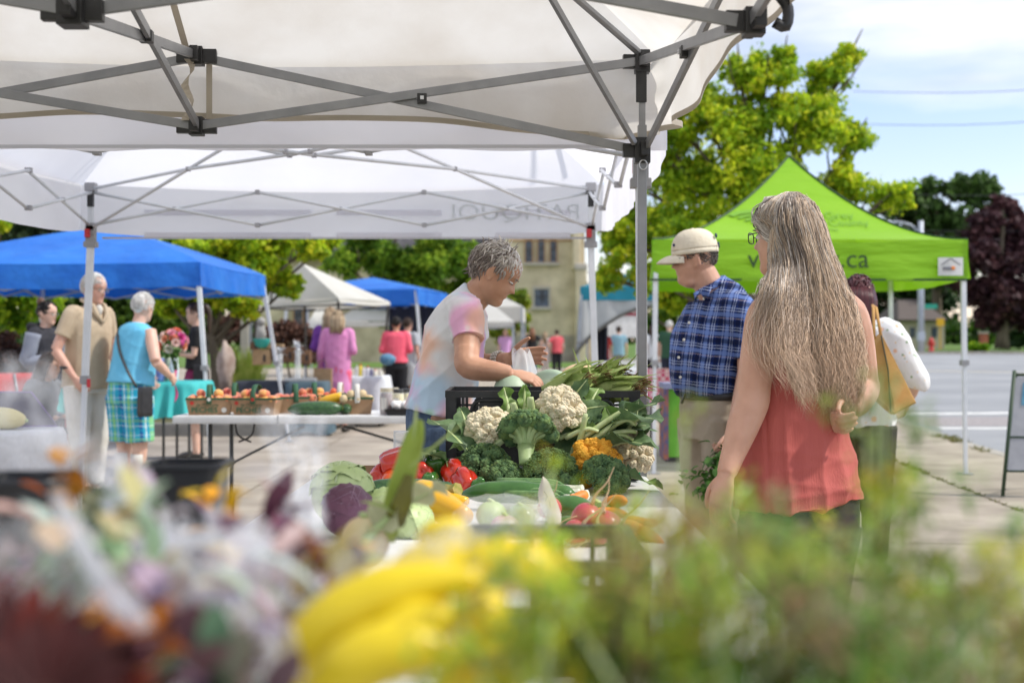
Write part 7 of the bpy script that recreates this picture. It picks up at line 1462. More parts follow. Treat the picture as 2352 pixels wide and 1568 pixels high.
    for a_, kn, an, ft in lg:
        mb = MB(); f_ = (ft - an); f_.z = 0; f_.normalize(); g0 = Vector((an.x, an.y, z0 + .045 * k)) if not seat else Vector((an.x, an.y, an.z - .045 * k)); mb.tube(smoothpts([g0 - f_ * .07 * k, g0, g0 + f_ * .10 * k, g0 + f_ * .19 * k - Vector((0, 0, .012))], 2), [.028 * k, .042 * k, .044 * k, .044 * k, .042 * k, .036 * k, .024 * k], 10, flat=.85); build(mb, 'shoe', shoe or M_shoe, o, smooth=True)
    if hk: 
        hair_short(o, C, Mh, .97 * k, hair, n=260 if vox > .0095 else 900, L=.04, r=.006 if vox > .0095 else .003, seed=int(px), bulge=1.0, wave=.002, lift=.3)
    if hk in ('long', 'bob'):
        mb = MB(); L_ = .30 if hk == 'long' else .14; g = random.Random(int(px))
        for i in range(150):
            a = g.uniform(.35, pi * 2 - .35); q = Vector((sin(a) * .078, cos(a) * .098 - .012, .03)); q2 = Vector((q.x * 1.15, q.y * 1.1 - .01, -.10)); q3 = Vector((q.x * 1.35, q.y * 1.1 - .03, -.10 - L_ * g.uniform(.5, 1)))
            if q.y > .03: continue
            mb.tube([C + Mh @ v * k for v in (q, (q + q2) / 2 + Vector((q.x * .12, q.y * .1, 0)), q2, q3)], [.009 * k, .011 * k, .010 * k, .003], 4, col=hair[g.randrange(len(hair))])
        build(mb, 'long_hair', M_hair, o, smooth=True, vcol=True)
    if hk == 'bun':
        mb = MB(); c = C + Mh @ Vector((0, -.085, .10)) * k; g = random.Random(3); mb.ell(c, .042 * k, nu=12, nv=8, fn=lambda d: 1 + .12 * sin(9 * d.x + 5 * d.z) * sin(8 * d.y), col=(.10, .05, .03)); build(mb, 'hair_bun', M_hair, o, smooth=True, vcol=True)
    if hk == 'pony':
        mb = MB(); mb.cur = hair[1]; mb.tube(smoothpts([C + Mh @ Vector(v) * k for v in ((0, -.09, .06), (0, -.13, .05), (0, -.15, -.04), (0, -.13, -.16), (0, -.12, -.24))], 3), [.018 * k, .03 * k, .035 * k, .035 * k, .034 * k, .034 * k, .03 * k, .028 * k, .026 * k, .024 * k, .02 * k, .014 * k, .005], 8); build(mb, 'ponytail', M_hair, o, smooth=True, vcol=True)
    o['_k'] = k
    return o, P, R, C, Mh, k
# ---- elderly couple at the flower stall
M_beige = cl('beige_polo', (.46, .36, .25), (.52, .42, .30)); M_offw = cl('offwhite_chino', (.60, .58, .53), (.66, .64, .60)); M_sky = cl('sky_blue_knit', (.13, .48, .72), (.17, .54, .78), bump=.15)
F = figure('white-haired person in beige polo shirt and glasses, hand in pocket, beside the tent pole', 198, 10.1, 1.79, 64, M_beige, M_offw, skin=M_skind, hair=WHITEH, hk='short', vox=.009, glasses=True, arms=(((.26, -.05, 1.12), (.21, .10, .93)), ((-.27, -.04, 1.13), (-.22, .10, .93))), build_=1.05, headturn=6, lean=5)
mb = MB(); o, P, R, C, Mh, k = F; limb(mb, [P(.06, .075, 1.47), P(.05, .11, 1.40), P(0, .125, 1.34)], [.015, .02, .01]); limb(mb, [P(-.06, .075, 1.47), P(-.05, .11, 1.40), P(0, .125, 1.34)], [.015, .02, .01]); limb(mb, [P(.06, .07, 1.47), P(.07, -.02, 1.49), P(0, -.08, 1.50), P(-.07, -.02, 1.49), P(-.06, .07, 1.47)], [.014] * 5); build(mb, 'collar', M_beige, o, smooth=True)
mb = MB(); mb.ell(P(0, .075, 1.43), (.032, .026, .05)); build(mb, 'undershirt', M_bwhite, o, smooth=True)
mb = MB(); q = P(.235, .03, 1.0); mb.ell(q, (.045, .045, .016)); build(mb, 'wristwatch', M_blackp, o, smooth=True)
M_plaidb = plaid('turquoise_check_cotton', '3aa6c6', [('v', .0, .18, '2458a0', .85), ('v', .28, .34, 'dfeeee', .8), ('v', .45, .62, '8cc878', .75), ('v', .7, .74, 'dfeeee', .7), ('v', .86, .94, '1b8fb4', .6), ('h', .0, .16, '20a0c0', .5), ('h', .28, .33, 'dfeeee', .5), ('h', .5, .66, '8cc878', .45), ('h', .8, .84, 'dfeeee', .45)], 7.0, vdir=(.97, .1, .05), hdir=(0, 0, 1))
F = figure('white-haired person in sleeveless sky blue top and turquoise checked shorts, back to the camera', 298, 9.9, 1.64, 140, M_sky, M_plaidb, skin=M_skinf, hair=WHITEH, hk='short', tk='vest', bk='shorts', vox=.009, lean=9, arms=(((.25, .0, 1.14), (.17, .22, 1.05)), ((-.22, -.02, 1.14), (-.14, .22, 1.02))), build_=1.2, headturn=14, hem=.95, face_=True)
o, P, R, C, Mh, k = F
mb = MB(); 
for sg in (1, -1): limb(mb, [P(sg * .09, 0, .40), P(sg * .09, 0, .09)], [.056, .045], n=12)
build(mb, 'sock', M_bwhite, o, smooth=True)
mb = MB(); pts = smoothpts([P(.0, .14, 1.36), P(-.12, .03, 1.455), P(-.10, -.11, 1.38), P(.02, -.165, 1.22), P(.14, -.16, 1.05), P(.20, -.10, .92)], 6); vs = []
ribbon(mb, pts, .022, 0, .6); st_ = build(mb, 'bag_strap', M_blackp, o, smooth=True, solid=.004)
mb = MB(); c = P(.25, -.06, .84); mb.loft([[c + R @ Vector((sx * .03 * kk, sy * .05 * kk, z)) for sx, sy in ((-1, -1), (1, -1), (1, 1), (-1, 1))] for z, kk in ((.10, .9), (.06, 1), (-.10, 1.05), (-.13, .95))]); bagx = build(mb, 'shoulder_bag', M_blackp, smooth=False, bevel=.012, loc=c); tag(bagx, 'small black shoulder bag at the hip of the checked shorts person', 'bag')
# bouquet between them and the stall keeper
o = thing('bouquet', 'round bouquet of coral, pink and white dahlias held over the turquoise table', 'bouquet', W(398, 785, 10.6)); g = random.Random(2)
DC_ = [(.76, .24, .16), (.80, .38, .24), (.78, .40, .48), (.84, .80, .72), (.82, .60, .55), (.62, .10, .32)]
mds = [mat('dahlia_%s' % n_, c, tuple(min(1, x * 1.25) for x in c), scale=30, rough=.6, transl=.2) for n_, c in zip(('coral', 'orange', 'pink', 'white', 'rose', 'magenta'), DC_)]
for i in range(17):
    t = (i + .5) / 17; th = math.acos(1 - 2 * t * .8); ph = i * 2.4; dirn = Vector((sin(th) * cos(ph), sin(th) * sin(ph), cos(th))); c = W(398, 787, 10.6) + dirn * .095; mb = MB(); r_ = g.uniform(.036, .050); z = dirn; x = z.orthogonal().normalized(); y = z.cross(x)
    for ly in range(4):
        for j in range(12):
            a = j * pi / 6 + ly * .26; el_ = .15 + ly * .33; d = (x * cos(a) + y * sin(a)) * cos(el_) + z * sin(el_); leaf(mb, c, d, r_ * (1 - .12 * ly), r_ * .22, -.3, up=z, n=3, g=g)
    build(mb, 'bloom', mds[i % 6], o, smooth=True)
mb = MB()
for i in range(40): leaf(mb, W(398, 800, 10.6) + Vector((g.gauss(0, .05), g.gauss(0, .05), g.gauss(0, .03))), (g.gauss(0, 1), g.gauss(0, 1), g.gauss(.2, .6)), .07, .014, .2, g=g)
for i in range(9): mb.tube([W(398, 800, 10.6) + Vector((g.gauss(0, .02), g.gauss(0, .02), 0)), W(404, 850, 10.6) + Vector((g.gauss(0, .008), 0, 0))], .004, 5)
build(mb, 'foliage', M_leafg, o, smooth=True)
mb = MB(); ribbon(mb, smoothpts([W(404, 850, 10.58), W(402, 880, 10.58), W(406, 905, 10.58), W(401, 925, 10.58)], 4), .02, 5); build(mb, 'ribbon', cl('pink_ribbon', (.62, .05, .22)), o, smooth=True, solid=.002)
# ---- stall keeper girl
F = figure('dark-haired young person in black t-shirt and maroon pinafore skirt reaching for the bouquet', 452, 13.6, 1.66, -80, cl('black_tee', (.012, .012, .014)), cl('maroon_cord', (.19, .015, .07), (.24, .03, .10)), skin=M_skinf, hair=BRN, hk='pony', bk='skirt', vox=.011, arms=(((.20, .02, 1.12), (.10, .26, 1.16)), ((-.2, .02, 1.12), (-.1, .26, 1.16))), hem=.98, build_=.88)
o, P, R, C, Mh, k = F; mb = MB(); mb.box(P(-.22, -.06, .93), (.16, .06, .20)); tag(build(mb, 'shoulder_bag', M_blackp, bevel=.015), 'small black bag hanging behind the maroon skirt', 'bag')
# ---- woman with a bun, and a seated one, at the far left
F = figure('person with dark hair in a bun, black hooded vest and grey sleeves, at the left', 105, 11.8, 1.62, 75, cl('black_grey_hoodie', (.02, .02, .026), (.035, .035, .045)), cl('dark_jeans', (.02, .025, .04)), skin=M_skinf, hair=BLK, hk='bun', tk='long', vox=.011, arms=('bent', 'down'), build_=1.05, glasses=True)
o, P, R, C, Mh, k = F; mb = MB(); limb(mb, [P(.12, .04, 1.41), P(.09, -.09, 1.45), P(0, -.13, 1.44), P(-.09, -.09, 1.45), P(-.12, .04, 1.41)], [.03, .045, .05, .045, .03]); build(mb, 'hood', cl('black_fleece', (.012, .012, .014)), o, smooth=True)
mb = MB()
for sg, arm in ((1, 'bent'), (-1, 'down')):
    sh = P(sg * .175, -.01, 1.385); e = P(sg * .22, -.04, 1.12) if arm == 'bent' else P(sg * .23, -.03, 1.10); w_ = P(sg * .12, .2, 1.15) if arm == 'bent' else P(sg * .24, .05, .86); limb(mb, [sh, sh.lerp(e, .6), e, e.lerp(w_, .85)], [.073, .066, .060, .045])
build(mb, 'sleeves', cl('heather_grey', (.20, .22, .28), (.26, .28, .34)), o, smooth=True)
M_redc = cl('red_canvas', (.45, .035, .04), (.52, .05, .05))
def camp_chair(px, d, yaw, label):
    o = thing('camp_chair', label, 'chair', (W(px, 0, d).x, d, 0), radians(yaw)); o['group'] = 'red folding chairs behind the flower stall'
    for sx in (-1, 1):
        for a, b in (((sx * .27, -.24, 0), (sx * .27, .24, .58)), ((sx * .27, .24, 0), (sx * .27, -.26, .62)), ((sx * .27, -.26, .6), (sx * .25, -.32, .98))): mb = MB(); mb.tube([a, b], .011, 7); build(mb, 'leg', M_steel, o, local=True, smooth=True)
        mb = MB(); mb.box((sx * .27, .0, .61), (.07, .48, .02)); build(mb, 'armrest', M_redc, o, local=True, bevel=.008)
    mb = MB(); mb.grid(lambda u, v: Vector(((u - .5) * .52, -.25 + v * .48, .43 - .05 * sin(pi * u))), 8, 8); build(mb, 'seat', M_redc, o, local=True, smooth=True, solid=.01)
    mb = MB(); mb.grid(lambda u, v: Vector(((u - .5) * .52, -.26 - v * .07 - .04 * sin(pi * u), .45 + v * .53)), 8, 8); build(mb, 'backrest', M_redc, o, local=True, smooth=True, solid=.01); return o
camp_chair(15, 10.6, 200, 'red canvas folding chair at the left picture edge'); camp_chair(150, 11.2, 160, 'red canvas folding chair right of the seated person')
figure('seated person with long brown hair and grey cardigan beside the red chairs', 75, 10.4, 1.55, 75, cl('grey_cardigan', (.10, .11, .13), (.15, .16, .18)), cl('dark_skirt', (.03, .03, .04)), skin=M_skinf, hair=BRN, hk='long', tk='long', bk='shorts', seat=True, vox=.012, lean=14, arms=('bent', 'bent'))
camp_chair(66, 10.4, 255, 'red canvas folding chair under the seated long haired person')
# ---- tables: round white cloth, turquoise cloths
def cloth_table(name, label, cx, cy_, rx, ry, z, hang, m, seed=0, sq=False, waves=13, group='cloth covered tables', legs=True):
    o = thing(name, label, 'table', (cx, cy_, 0), group=group); g = random.Random(seed); ph = g.uniform(0, 6)
    def rr(a): return 1 / (abs(cos(a)) ** 8 + abs(sin(a)) ** 8) ** .125 if sq else 1
    mb = MB(); rings = []
    for t in (0.001, .5, 1): rings.append([Vector((cx + rx * t * rr(a) * cos(a), cy_ + ry * t * rr(a) * sin(a), z)) for a in np.linspace(0, 2 * pi, 121)[:-1]])
    for t in (.04, .15, .35, .6, .85, 1): rings.append([Vector((cx + (rx + .012 + .05 * t + .045 * t * sin(waves * a + ph) + .012 * t * sin(31 * a)) * rr(a) * cos(a), cy_ + (ry + .012 + .05 * t + .045 * t * sin(waves * a + ph)) * rr(a) * sin(a), z - hang * t + (.02 * sin(5 * a + ph) if t == 1 else 0))) for a in np.linspace(0, 2 * pi, 121)[:-1]])
    mb.loft(rings, cap=False); build(mb, 'tablecloth', m, o, smooth=True)
    mb = MB(); mb.box((cx, cy_, z - .02), (rx * 1.3, ry * 1.3, .03)); build(mb, 'tabletop', M_tabw, o)
    for sx in (-1, 1):
        for sy in (-1, 1): mb = MB(); mb.tube([(cx + sx * rx * .6, cy_ + sy * ry * .6, z - .03), (cx + sx * rx * .6, cy_ + sy * ry * .6, 0)], .014, 6); build(mb, 'leg', M_tableg, o, smooth=True)
    return o
M_lace = mat('white_damask_cloth', (.70, .70, .72), (.78, .78, .80), scale=30, rough=.85, bump=.5, bscale=45, transl=.15, bdist=.004)
p = W(20, 985, 7.3); cloth_table('round_table', 'small round table under a white damask cloth at the left edge', W(5, 0, 7.3).x, 7.3, .33, .33, p.z, .66, M_lace, 3)
gourd('spaghetti_squash', 'cream yellow oval squash on the white damask table', 'squash', W(8, 960, 7.25), (.062, .062, .13), mat('cream_squash_skin', (.66, .56, .25), (.72, .64, .36), scale=4, rough=.45), 12, Matrix.Rotation(radians(95), 3, 'Y'))
M_purp = mat('purple_frame', (.20, .12, .34), rough=.5); a, b = W(-20, 905, 7.45), W(128, 982, 7.45); o = thing('price_board', 'purple edged board leaning on the white damask table', 'sign board', (a + b) / 2)
q = [W(-30, 900, 7.42), W(72, 900, 7.42), W(132, 978, 7.35), W(-20, 980, 7.35)]; mb = MB(); mb.add(q + [v + Vector((0, .012, 0)) for v in q], [(0, 1, 2, 3), (7, 6, 5, 4), (0, 4, 5, 1), (1, 5, 6, 2), (2, 6, 7, 3), (3, 7, 4, 0)]); build(mb, 'board', cl('slate_grey_panel', (.13, .12, .16)), o); mb = MB(); mb.tube([q[0], q[1], q[2], q[3], q[0]], .006, 6); build(mb, 'edging', M_purp, o)
M_turq = mat('turquoise_cloth', (.05, .46, .46), (.07, .54, .54), scale=3, rough=.7, transl=.15, bump=.2, bscale=6)
p = W(390, 880, 11.6); cloth_table('flower_table', 'table under turquoise cloth at the flower stall behind the bouquet', W(388, 0, 11.7).x, 12.2, .20, .4, .87, .33, M_turq, 5, sq=True)
p = W(165, 875, 9.6); cloth_table('flower_table', 'turquoise clothed table left of the beige polo person', W(152, 0, 11).x, 11.0, .15, .3, W(0, 880, 10.8).z, .26, M_turq, 6, sq=True, waves=6)
for i, (px, dd, c_, lb) in enumerate(((368, 12.0, (.15, .18, .40), 'small blue patterned vase on the turquoise table'), (385, 12.1, (.30, .34, .26), 'green glass vase on the turquoise table'), (400, 12.0, (.50, .55, .62), 'pale vase on the turquoise table under the bouquet'))):
    c = W(px, 0, dd); c.z = .875; o = thing('vase', lb, 'vase', c, group='vases on the turquoise table'); mb = MB(); mb.lathe([(.03, 0), (.04, .02), (.045, .12), (.035, .2), (.04, .22)], c, 14); build(mb, 'body', cl('vase_%d' % i, c_, tuple(min(1, x * 1.8) for x in c_), scale=40, rough=.3), o, smooth=True); mb = MB(); g = random.Random(i)
    for j in range(14): leaf(mb, c + Vector((0, 0, .2)), (g.gauss(0, .4), g.gauss(0, .4), 1), g.uniform(.08, .16), .01, .2, g=g)
    build(mb, 'greenery', M_leafg, o, smooth=True)
# ---- gift stall and far shoppers
M_navy = cl('dark_grey_cloth', (.035, .04, .055), (.05, .055, .07)); M_slateb = cl('slate_blue_cloth', (.07, .11, .14), (.09, .14, .17)); M_wcl = cl('white_cloth', (.62, .64, .68), (.70, .72, .76))
cloth_table('stall_table', 'table under a dark grey cloth with wooden boxes on top', W(600, 0, 17.2).x, 17.4, .33, .35, .72, .68, M_navy, 8, sq=True, waves=5); slt = cloth_table('stall_table', 'table under a slate blue cloth left of the paper bag', W(704, 0, 17.0).x, 17.2, .27, .3, .72, .68, M_slateb, 9, sq=True, waves=4); cloth_table('stall_table', 'table under a long white cloth right of the pink coat', W(845, 0, 18.8).x, 19, .28, .35, .74, .60, M_wcl, 10, sq=True, waves=7)
M_woodl = cl('pale_plywood', (.34, .22, .11), (.42, .28, .15)); M_woodd = cl('stained_wood', (.14, .075, .04), (.20, .11, .06))
for px, py0, py1, w_, m_, lb in ((600, 803, 838, 40, M_woodl, 'pale wooden box with a black handle slot, under the teal bowl'), (660, 796, 832, 34, M_woodd, 'brown wooden caddy box behind the white napkins'), (632, 790, 800, 36, M_woodl, 'low pale wooden tray on the stall'), (700, 805, 835, 26, M_woodd, 'brown wooden box left of the purple sleeved shopper'), (584, 785, 803, 18, M_woodd, 'small dark brown box beside the teal bowl')):
    a = W(px - w_ / 2, py1, 17.1); b = W(px + w_ / 2, py0, 17.1); c = Vector(((a.x + b.x) / 2, 17.15, (a.z + b.z) / 2)); o = thing('wooden_box', lb, 'box', c, group='wooden boxes on the gift stall'); mb = MB(); W_, H_ = b.x - a.x, b.z - a.z; mb.box(c, (W_, .14, H_)); build(mb, 'box', m_, o, bevel=.004); mb = MB(); mb.box(c + Vector((W_ * .2, -.072, -H_ * .05)), (.03, .006, H_ * .45)); build(mb, 'slot', M_blackp, o)
mb = MB(); c = W(602, 788, 17.1); mb.lathe([(.05, -.06), (.09, -.03), (.12, .05), (.125, .06), (.115, .055), (.05, -.05)], c, 20, cap=False); tag(build(mb, 'bowl', cl('teal_glaze', (.03, .36, .30), (.05, .44, .38), rough=.3), smooth=True, loc=c), 'teal glazed bowl on top of the pale wooden box', 'bowl')
mb = MB(); c = W(600, 765, 17.6); mb.ell(c, (.07, .05, .14), fn=lambda d: 1 + .15 * sin(6 * d.z + 3 * d.x)); mb.ell(c + Vector((0, 0, .16)), .06); tag(build(mb, 'statue', cl('weathered_stone', (.32, .31, .29), (.42, .41, .38)), smooth=True), 'small weathered stone statue behind the teal bowl', 'statue')
for px, lb in ((643, 'white folded napkin bunch left on the gift stall'), (684, 'white lace bow on a jar at the gift stall')):
    c = W(px, 812 if px < 660 else 800, 17.0); o = thing('napkin_bunch', lb, 'napkins', c, group='white linen on the gift stall'); mb = MB(); g = random.Random(px)
    for i in range(22): leaf(mb, c, (g.gauss(0, .6), g.gauss(0, .4), g.gauss(.5, .6)), g.uniform(.07, .13), .022, .3, g=g)
    build(mb, 'linen', M_wcl, o, smooth=True); mb = MB(); c3 = Vector((c.x, c.y, .72)); mb.lathe([(.035, 0), (.04, .02), (.04, max(.05, c.z - .74)), (.03, max(.06, c.z - .72))], c3, 12); build(mb, 'jar', M_jar, o, smooth=True)
mb = MB(); a = W(665, 838, 16.95); mb.box((W(690, 0, 16.95).x, 16.95, .745), (.42, .1, .04)); tag(build(mb, 'linen_runner', cl('grey_linen', (.36, .38, .40), (.46, .48, .50)), bevel=.01), 'folded grey white linen at the front of gift stall', 'linen')
text('paper & ink', 'lettering', .11, Matrix.Translation((W(705, 0, 16.82).x, 16.80, .36)) @ Matrix.Rotation(radians(90), 4, 'X'), M_bwhite, slt, ext=.002)
for i, (px, c_, h) in enumerate(((820, (.7, .7, .68), .16), (828, (.75, .62, .1), .18), (836, (.72, .7, .7), .14), (845, (.66, .66, .7), .15), (853, (.2, .2, .3), .12), (862, (.7, .66, .56), .10), (875, (.72, .7, .62), .09))):
    c = W(px, 0, 18.8); c.z = .742; o = thing('bottle', 'small %s bottle on the white clothed stall, number %d from its left end' % (('white', 'yellow', 'cream', 'grey white', 'dark', 'ivory', 'buff')[i], i + 1), 'bottle', c, group='bottles on the white stall'); mb = MB(); mb.lathe([(.028, 0), (.03, .01), (.03, h * .7), (.014, h * .85)], c, 10); build(mb, 'body', cl('bottle_%d' % i, c_), o, smooth=True); mb = MB(); mb.lathe([(.016, h * .84), (.016, h)], c, 8); build(mb, 'cap', M_redp if i % 2 else M_bwhite, o)
mb = MB(); c = W(890, 825, 18.6); mb.ell(c, (.12, .08, .085), fn=lambda d: 1 + .05 * sin(8 * d.x)); tag(build(mb, 'cloth_bag', cl('blue_patterned_cloth', (.05, .18, .32), (.16, .30, .42), scale=30), smooth=True), 'blue patterned rounded bag beside the coral jacket', 'bag')
M_pinkc = cl('pink_tunic', (.62, .22, .46), (.68, .28, .52)); M_corj = cl('coral_pink_jacket', (.80, .10, .17), (.88, .14, .20))
F = figure('person in long pink tunic with arms folded, behind the dark tent pole', 776, 17.6, 1.68, 175, M_pinkc, cl('pink_leggings', (.72, .12, .22)), skin=M_skinf, hair=BLD, hk='bob', tk='long', hem=.42, build_=1.05, arms=('bent', 'down'), vox=.013)
figure('blonde person in purple sleeves standing beyond the pink tunic', 758, 18.3, 1.74, 170, cl('violet_shirt', (.17, .05, .30)), cl('dark_skirt', (.03, .03, .04)), skin=M_skinf, hair=BLD, hk='long', tk='long', arms=('bent', 'bent'), vox=.014)
mb = MB(); c = W(742, 880, 17.3); mb.loft([[c + Vector((sx * .12, sy * .06, z)) for sx, sy in ((-1, -1), (1, -1), (1, 1), (-1, 1))] for z in (.2, -.25)]); o = thing('paper_bag', 'tall brown paper shopping bag beside the pink tunic', 'paper bag', c); build(mb, 'bag', M_card, o); mb = MB(); mb.tube(smoothpts([c + Vector((-.06, -.06, .2)), c + Vector((-.04, -.06, .30)), c + Vector((.04, -.06, .30)), c + Vector((.06, -.06, .2))], 3), .005, 5); build(mb, 'handle', M_woodd, o)
figure('person in bright coral pink hooded jacket and black trousers seen from behind', 910, 21.2, 1.66, 180, M_corj, cl('black_leggings', (.012, .012, .016)), skin=M_skint, hair=BLK, hk='short', tk='long', arms=('bent', 'bent'), vox=.014, build_=1.1, hem=.92)
F = figure('person with a red headband in grey shorts just right of the coral jacket', 936, 22.4, 1.66, 150, cl('grey_top', (.42, .44, .48)), cl('pale_grey_shorts', (.46, .48, .50)), skin=M_skind, hair=BRN, hk='short', bk='shorts', vox=.014)
figure('blonde person in lilac v-neck t-shirt facing the camera in the distance', 1161, 42, 1.66, 0, cl('lilac_tee', (.60, .34, .62)), cl('blue_jeans_far', (.07, .12, .2)), hair=BLD, hk='long', vox=.018)
figure('red-haired person in black t-shirt and jeans with back turned in the distance', 1222, 45, 1.74, 190, cl('black_tee', (.012, .012, .014)), cl('blue_jeans_far', (.07, .12, .2)), hair=[(.2, .09, .05), (.3, .15, .08)], hk='long', arms=('hip', 'bent'), vox=.018)
figure('person in patterned pale jumpsuit between black and coral shirts in the distance', 1252, 47, 1.62, 160, cl('pale_floral', (.52, .40, .38), (.66, .58, .54), scale=16), cl('pale_floral', (.5, .4, .4)), hair=BLD, hk='long', vox=.018, build_=.9)
figure('person in coral blouse and black cropped trousers, hand on hip, in the distance', 1279, 47, 1.68, 200, cl('coral_blouse', (.62, .10, .12)), cl('black_leggings', (.012, .012, .016)), hair=BRN, hk='short', arms=('down', 'hip'), vox=.018, build_=1.1)
figure('person in dark clothes with a backpack half hidden beyond the bagging hand', 1205, 50, 1.70, 90, cl('dark_grey_tee', (.05, .05, .06)), cl('dark_jeans', (.02, .025, .04)), hair=BRN, hk='short', vox=.02)
figure('person in pale blue t-shirt beneath the teal tent', 1421, 38, 1.70, 180, cl('pale_blue_tee', (.22, .38, .46)), cl('khaki_far', (.25, .26, .2)), hair=BRN, hk='short', vox=.018)
figure('dark-haired person in red top seated beneath the teal tent beside the white pole', 1385, 33, 1.62, 10, cl('red_top_far', (.5, .04, .03)), cl('black_leggings', (.012, .012, .016)), hair=BLK, hk='long', vox=.018)
figure('person in dark green shirt and pale cap behind the checked shirt', 1537, 30, 1.74, 160, cl('dark_green_tee', (.03, .09, .05)), cl('navy_trousers', (.02, .025, .05)), hair=WHITEH, hk='short', vox=.016, build_=1.1)
figure('brown-haired person in white blouse with dark skirt right of the grey pole', 1499, 31, 1.66, 200, cl('white_blouse', (.66, .68, .72)), cl('black_leggings', (.012, .012, .016)), hair=BRN, hk='long', vox=.016, build_=.95)
# ---- sign board and tables beneath the teal tent
d = 46; o = thing('notice_sign', 'white notice sign with a dark red header on posts beyond the teal tent', 'sign', tuple(W(1430, 0, d))[:2] + (0,)); mb = MB(); c, s = B(1393, 1470, 725, 775, d, .12); mb.box(c, s); build(mb, 'panel', M_white, o); mb = MB(); c, s = B(1390, 1472, 705, 725, d - .02, .16); mb.box(c, s); build(mb, 'header', cl('maroon_paint', (.30, .03, .06), rough=.6), o)
mb = MB(); c, s = B(1405, 1460, 713, 718, d - .04, .02); mb.box(c, s); build(mb, 'header_stripe', M_bwhite, o)
for px in (1400, 1462): mb = MB(); c, s = B(px, px + 5, 775, 860, d, .1); mb.box(c, s); build(mb, 'post', M_white, o)
M_ging = mat('gingham_pink', (.60, .06, .16), rough=.8); nt = M_ging.node_tree; ck = nt.nodes.new('ShaderNodeTexChecker'); ck.inputs['Scale'].default_value = 24; ck.inputs[1].default_value = (.62, .08, .18, 1); ck.inputs[2].default_value = (.78, .50, .56, 1); tcn = nt.nodes.new('ShaderNodeTexCoord'); nt.links.new(tcn.outputs['Object'], ck.inputs['Vector']); nt.links.new(ck.outputs[0], nt.nodes['Principled BSDF'].inputs['Base Color'])
cloth_table('stall_table', 'table under pink gingham cloth right of the grey pole', W(1522, 0, 13.8).x, 14, .22, .4, W(0, 848, 13.8).z, .36, M_ging, 12, sq=True, waves=4)
cloth_table('stall_table', 'pale clothed table beneath the teal tent behind the corn', W(1425, 0, 17).x, 17.4, .30, .4, W(0, 845, 17).z, .5, M_wcl, 13, sq=True, waves=6)
for i in range(4): c = W(1388 + i * 22, 0, 17.1); c.z = W(0, 845, 17).z + .045; mb = MB(); mb.box(c, (.11, .15, .09)); tag(build(mb, 'white_carton', M_white, bevel=.006), 'plain white carton in a row on the pale table beneath the teal tent', 'carton', 'row of white cartons')
o = thing('banner_stand', 'green draped display box on thin legs below the gingham table', 'display box', tuple(W(1541, 0, 10.6))[:2] + (0,)); mb = MB(); c, s = B(1530, 1572, 893, 1050, 10.6, .35); mb.box(c, s); build(mb, 'drape', cl('leaf_green_cloth', (.10, .32, .03), (.13, .38, .04)), o, bevel=.01); mb = MB(); c, s = B(1526, 1536, 885, 1056, 10.58, .37); mb.box(c, s); build(mb, 'side_print', cl('fruit_print', (.35, .12, .04), (.05, .08, .2), scale=9), o); mb = MB(); c, s = B(1526, 1574, 880, 893, 10.57, .4); mb.box(c, s); build(mb, 'top_board', cl('lilac_board', (.22, .24, .36)), o)
mb = MB(); c, s = B(1528, 1572, 1050, 1060, 10.6, .3); mb.box(c, s); build(mb, 'foot', M_blackp, o)
# ---- woman in a floral blouse with a mustard tote
M_flor = bpy.data.materials.new('floral_blouse'); M_flor.use_nodes = True; nt = M_flor.node_tree; b_ = nt.nodes['Principled BSDF']; b_.inputs['Roughness'].default_value = .8; tcn = nt.nodes.new('ShaderNodeTexCoord'); col = None
for i, (c, sc, th) in enumerate((((.80, .42, .22), 13, .24), ((.22, .34, .16), 21, .20), ((.8, .6, .35), 26, .17))):
    v = nt.nodes.new('ShaderNodeTexVoronoi'); v.inputs['Scale'].default_value = sc; mp = nt.nodes.new('ShaderNodeMapping'); mp.inputs['Location'].default_value = (i * 3, i, 2 * i); nt.links.new(tcn.outputs['Object'], mp.inputs[0]); nt.links.new(mp.outputs[0], v.inputs['Vector']); r = nt.nodes.new('ShaderNodeMapRange'); r.inputs[1].default_value = th; r.inputs[2].default_value = th - .08; r.inputs[4].default_value = .85; nt.links.new(v.outputs['Distance'], r.inputs[0]); x = nt.nodes.new('ShaderNodeMixRGB'); x.inputs[1].default_value = (.78, .78, .78, 1)
    if col: nt.links.new(col, x.inputs[1])
    x.inputs[2].default_value = (*c, 1); nt.links.new(r.outputs[0], x.inputs[0]); col = x.outputs[0]
nt.links.new(col, b_.inputs['Base Color'])
F = figure('person in white floral blouse with mustard tote bag, standing behind the long haired one', 1972, 6.75, 1.60, 150, M_flor, cl('dark_olive_trousers', (.03, .032, .022), (.045, .045, .03)), skin=M_skinf, hair=RED, hk='bob', tk='none', vox=.010, arms=(((.27, -.02, 1.12), (.20, .16, .98)), ((-.24, -.02, 1.12), (-.2, .12, .95))), build_=1.16, legx=.08)
o, P, R, C, Mh, k = F; side = R @ Vector((1, 0, 0)); mb = MB(); torso(mb, [(P(0, 0, .86), .19, .17), (P(0, 0, 1.0), .19, .16), (P(0, 0, 1.25), .185, .14), (P(0, -.01, 1.39), .175, .10), (P(0, -.01, 1.45), .08, .06)], side)
for sg in (1, -1): sh = P(sg * .175, -.01, 1.385); e = P(sg * .27, -.02, 1.12); limb(mb, [P(sg * .1, 0, 1.38), sh, sh.lerp(e, .5), e, e + Vector((0, 0, -.05))], [.072, .074, .076, .074, .05])
build(remesh(mb, .009, 4, disp=folds(.016, 44, (6, 6, 7))), 'blouse', M_flor, o, smooth=True)
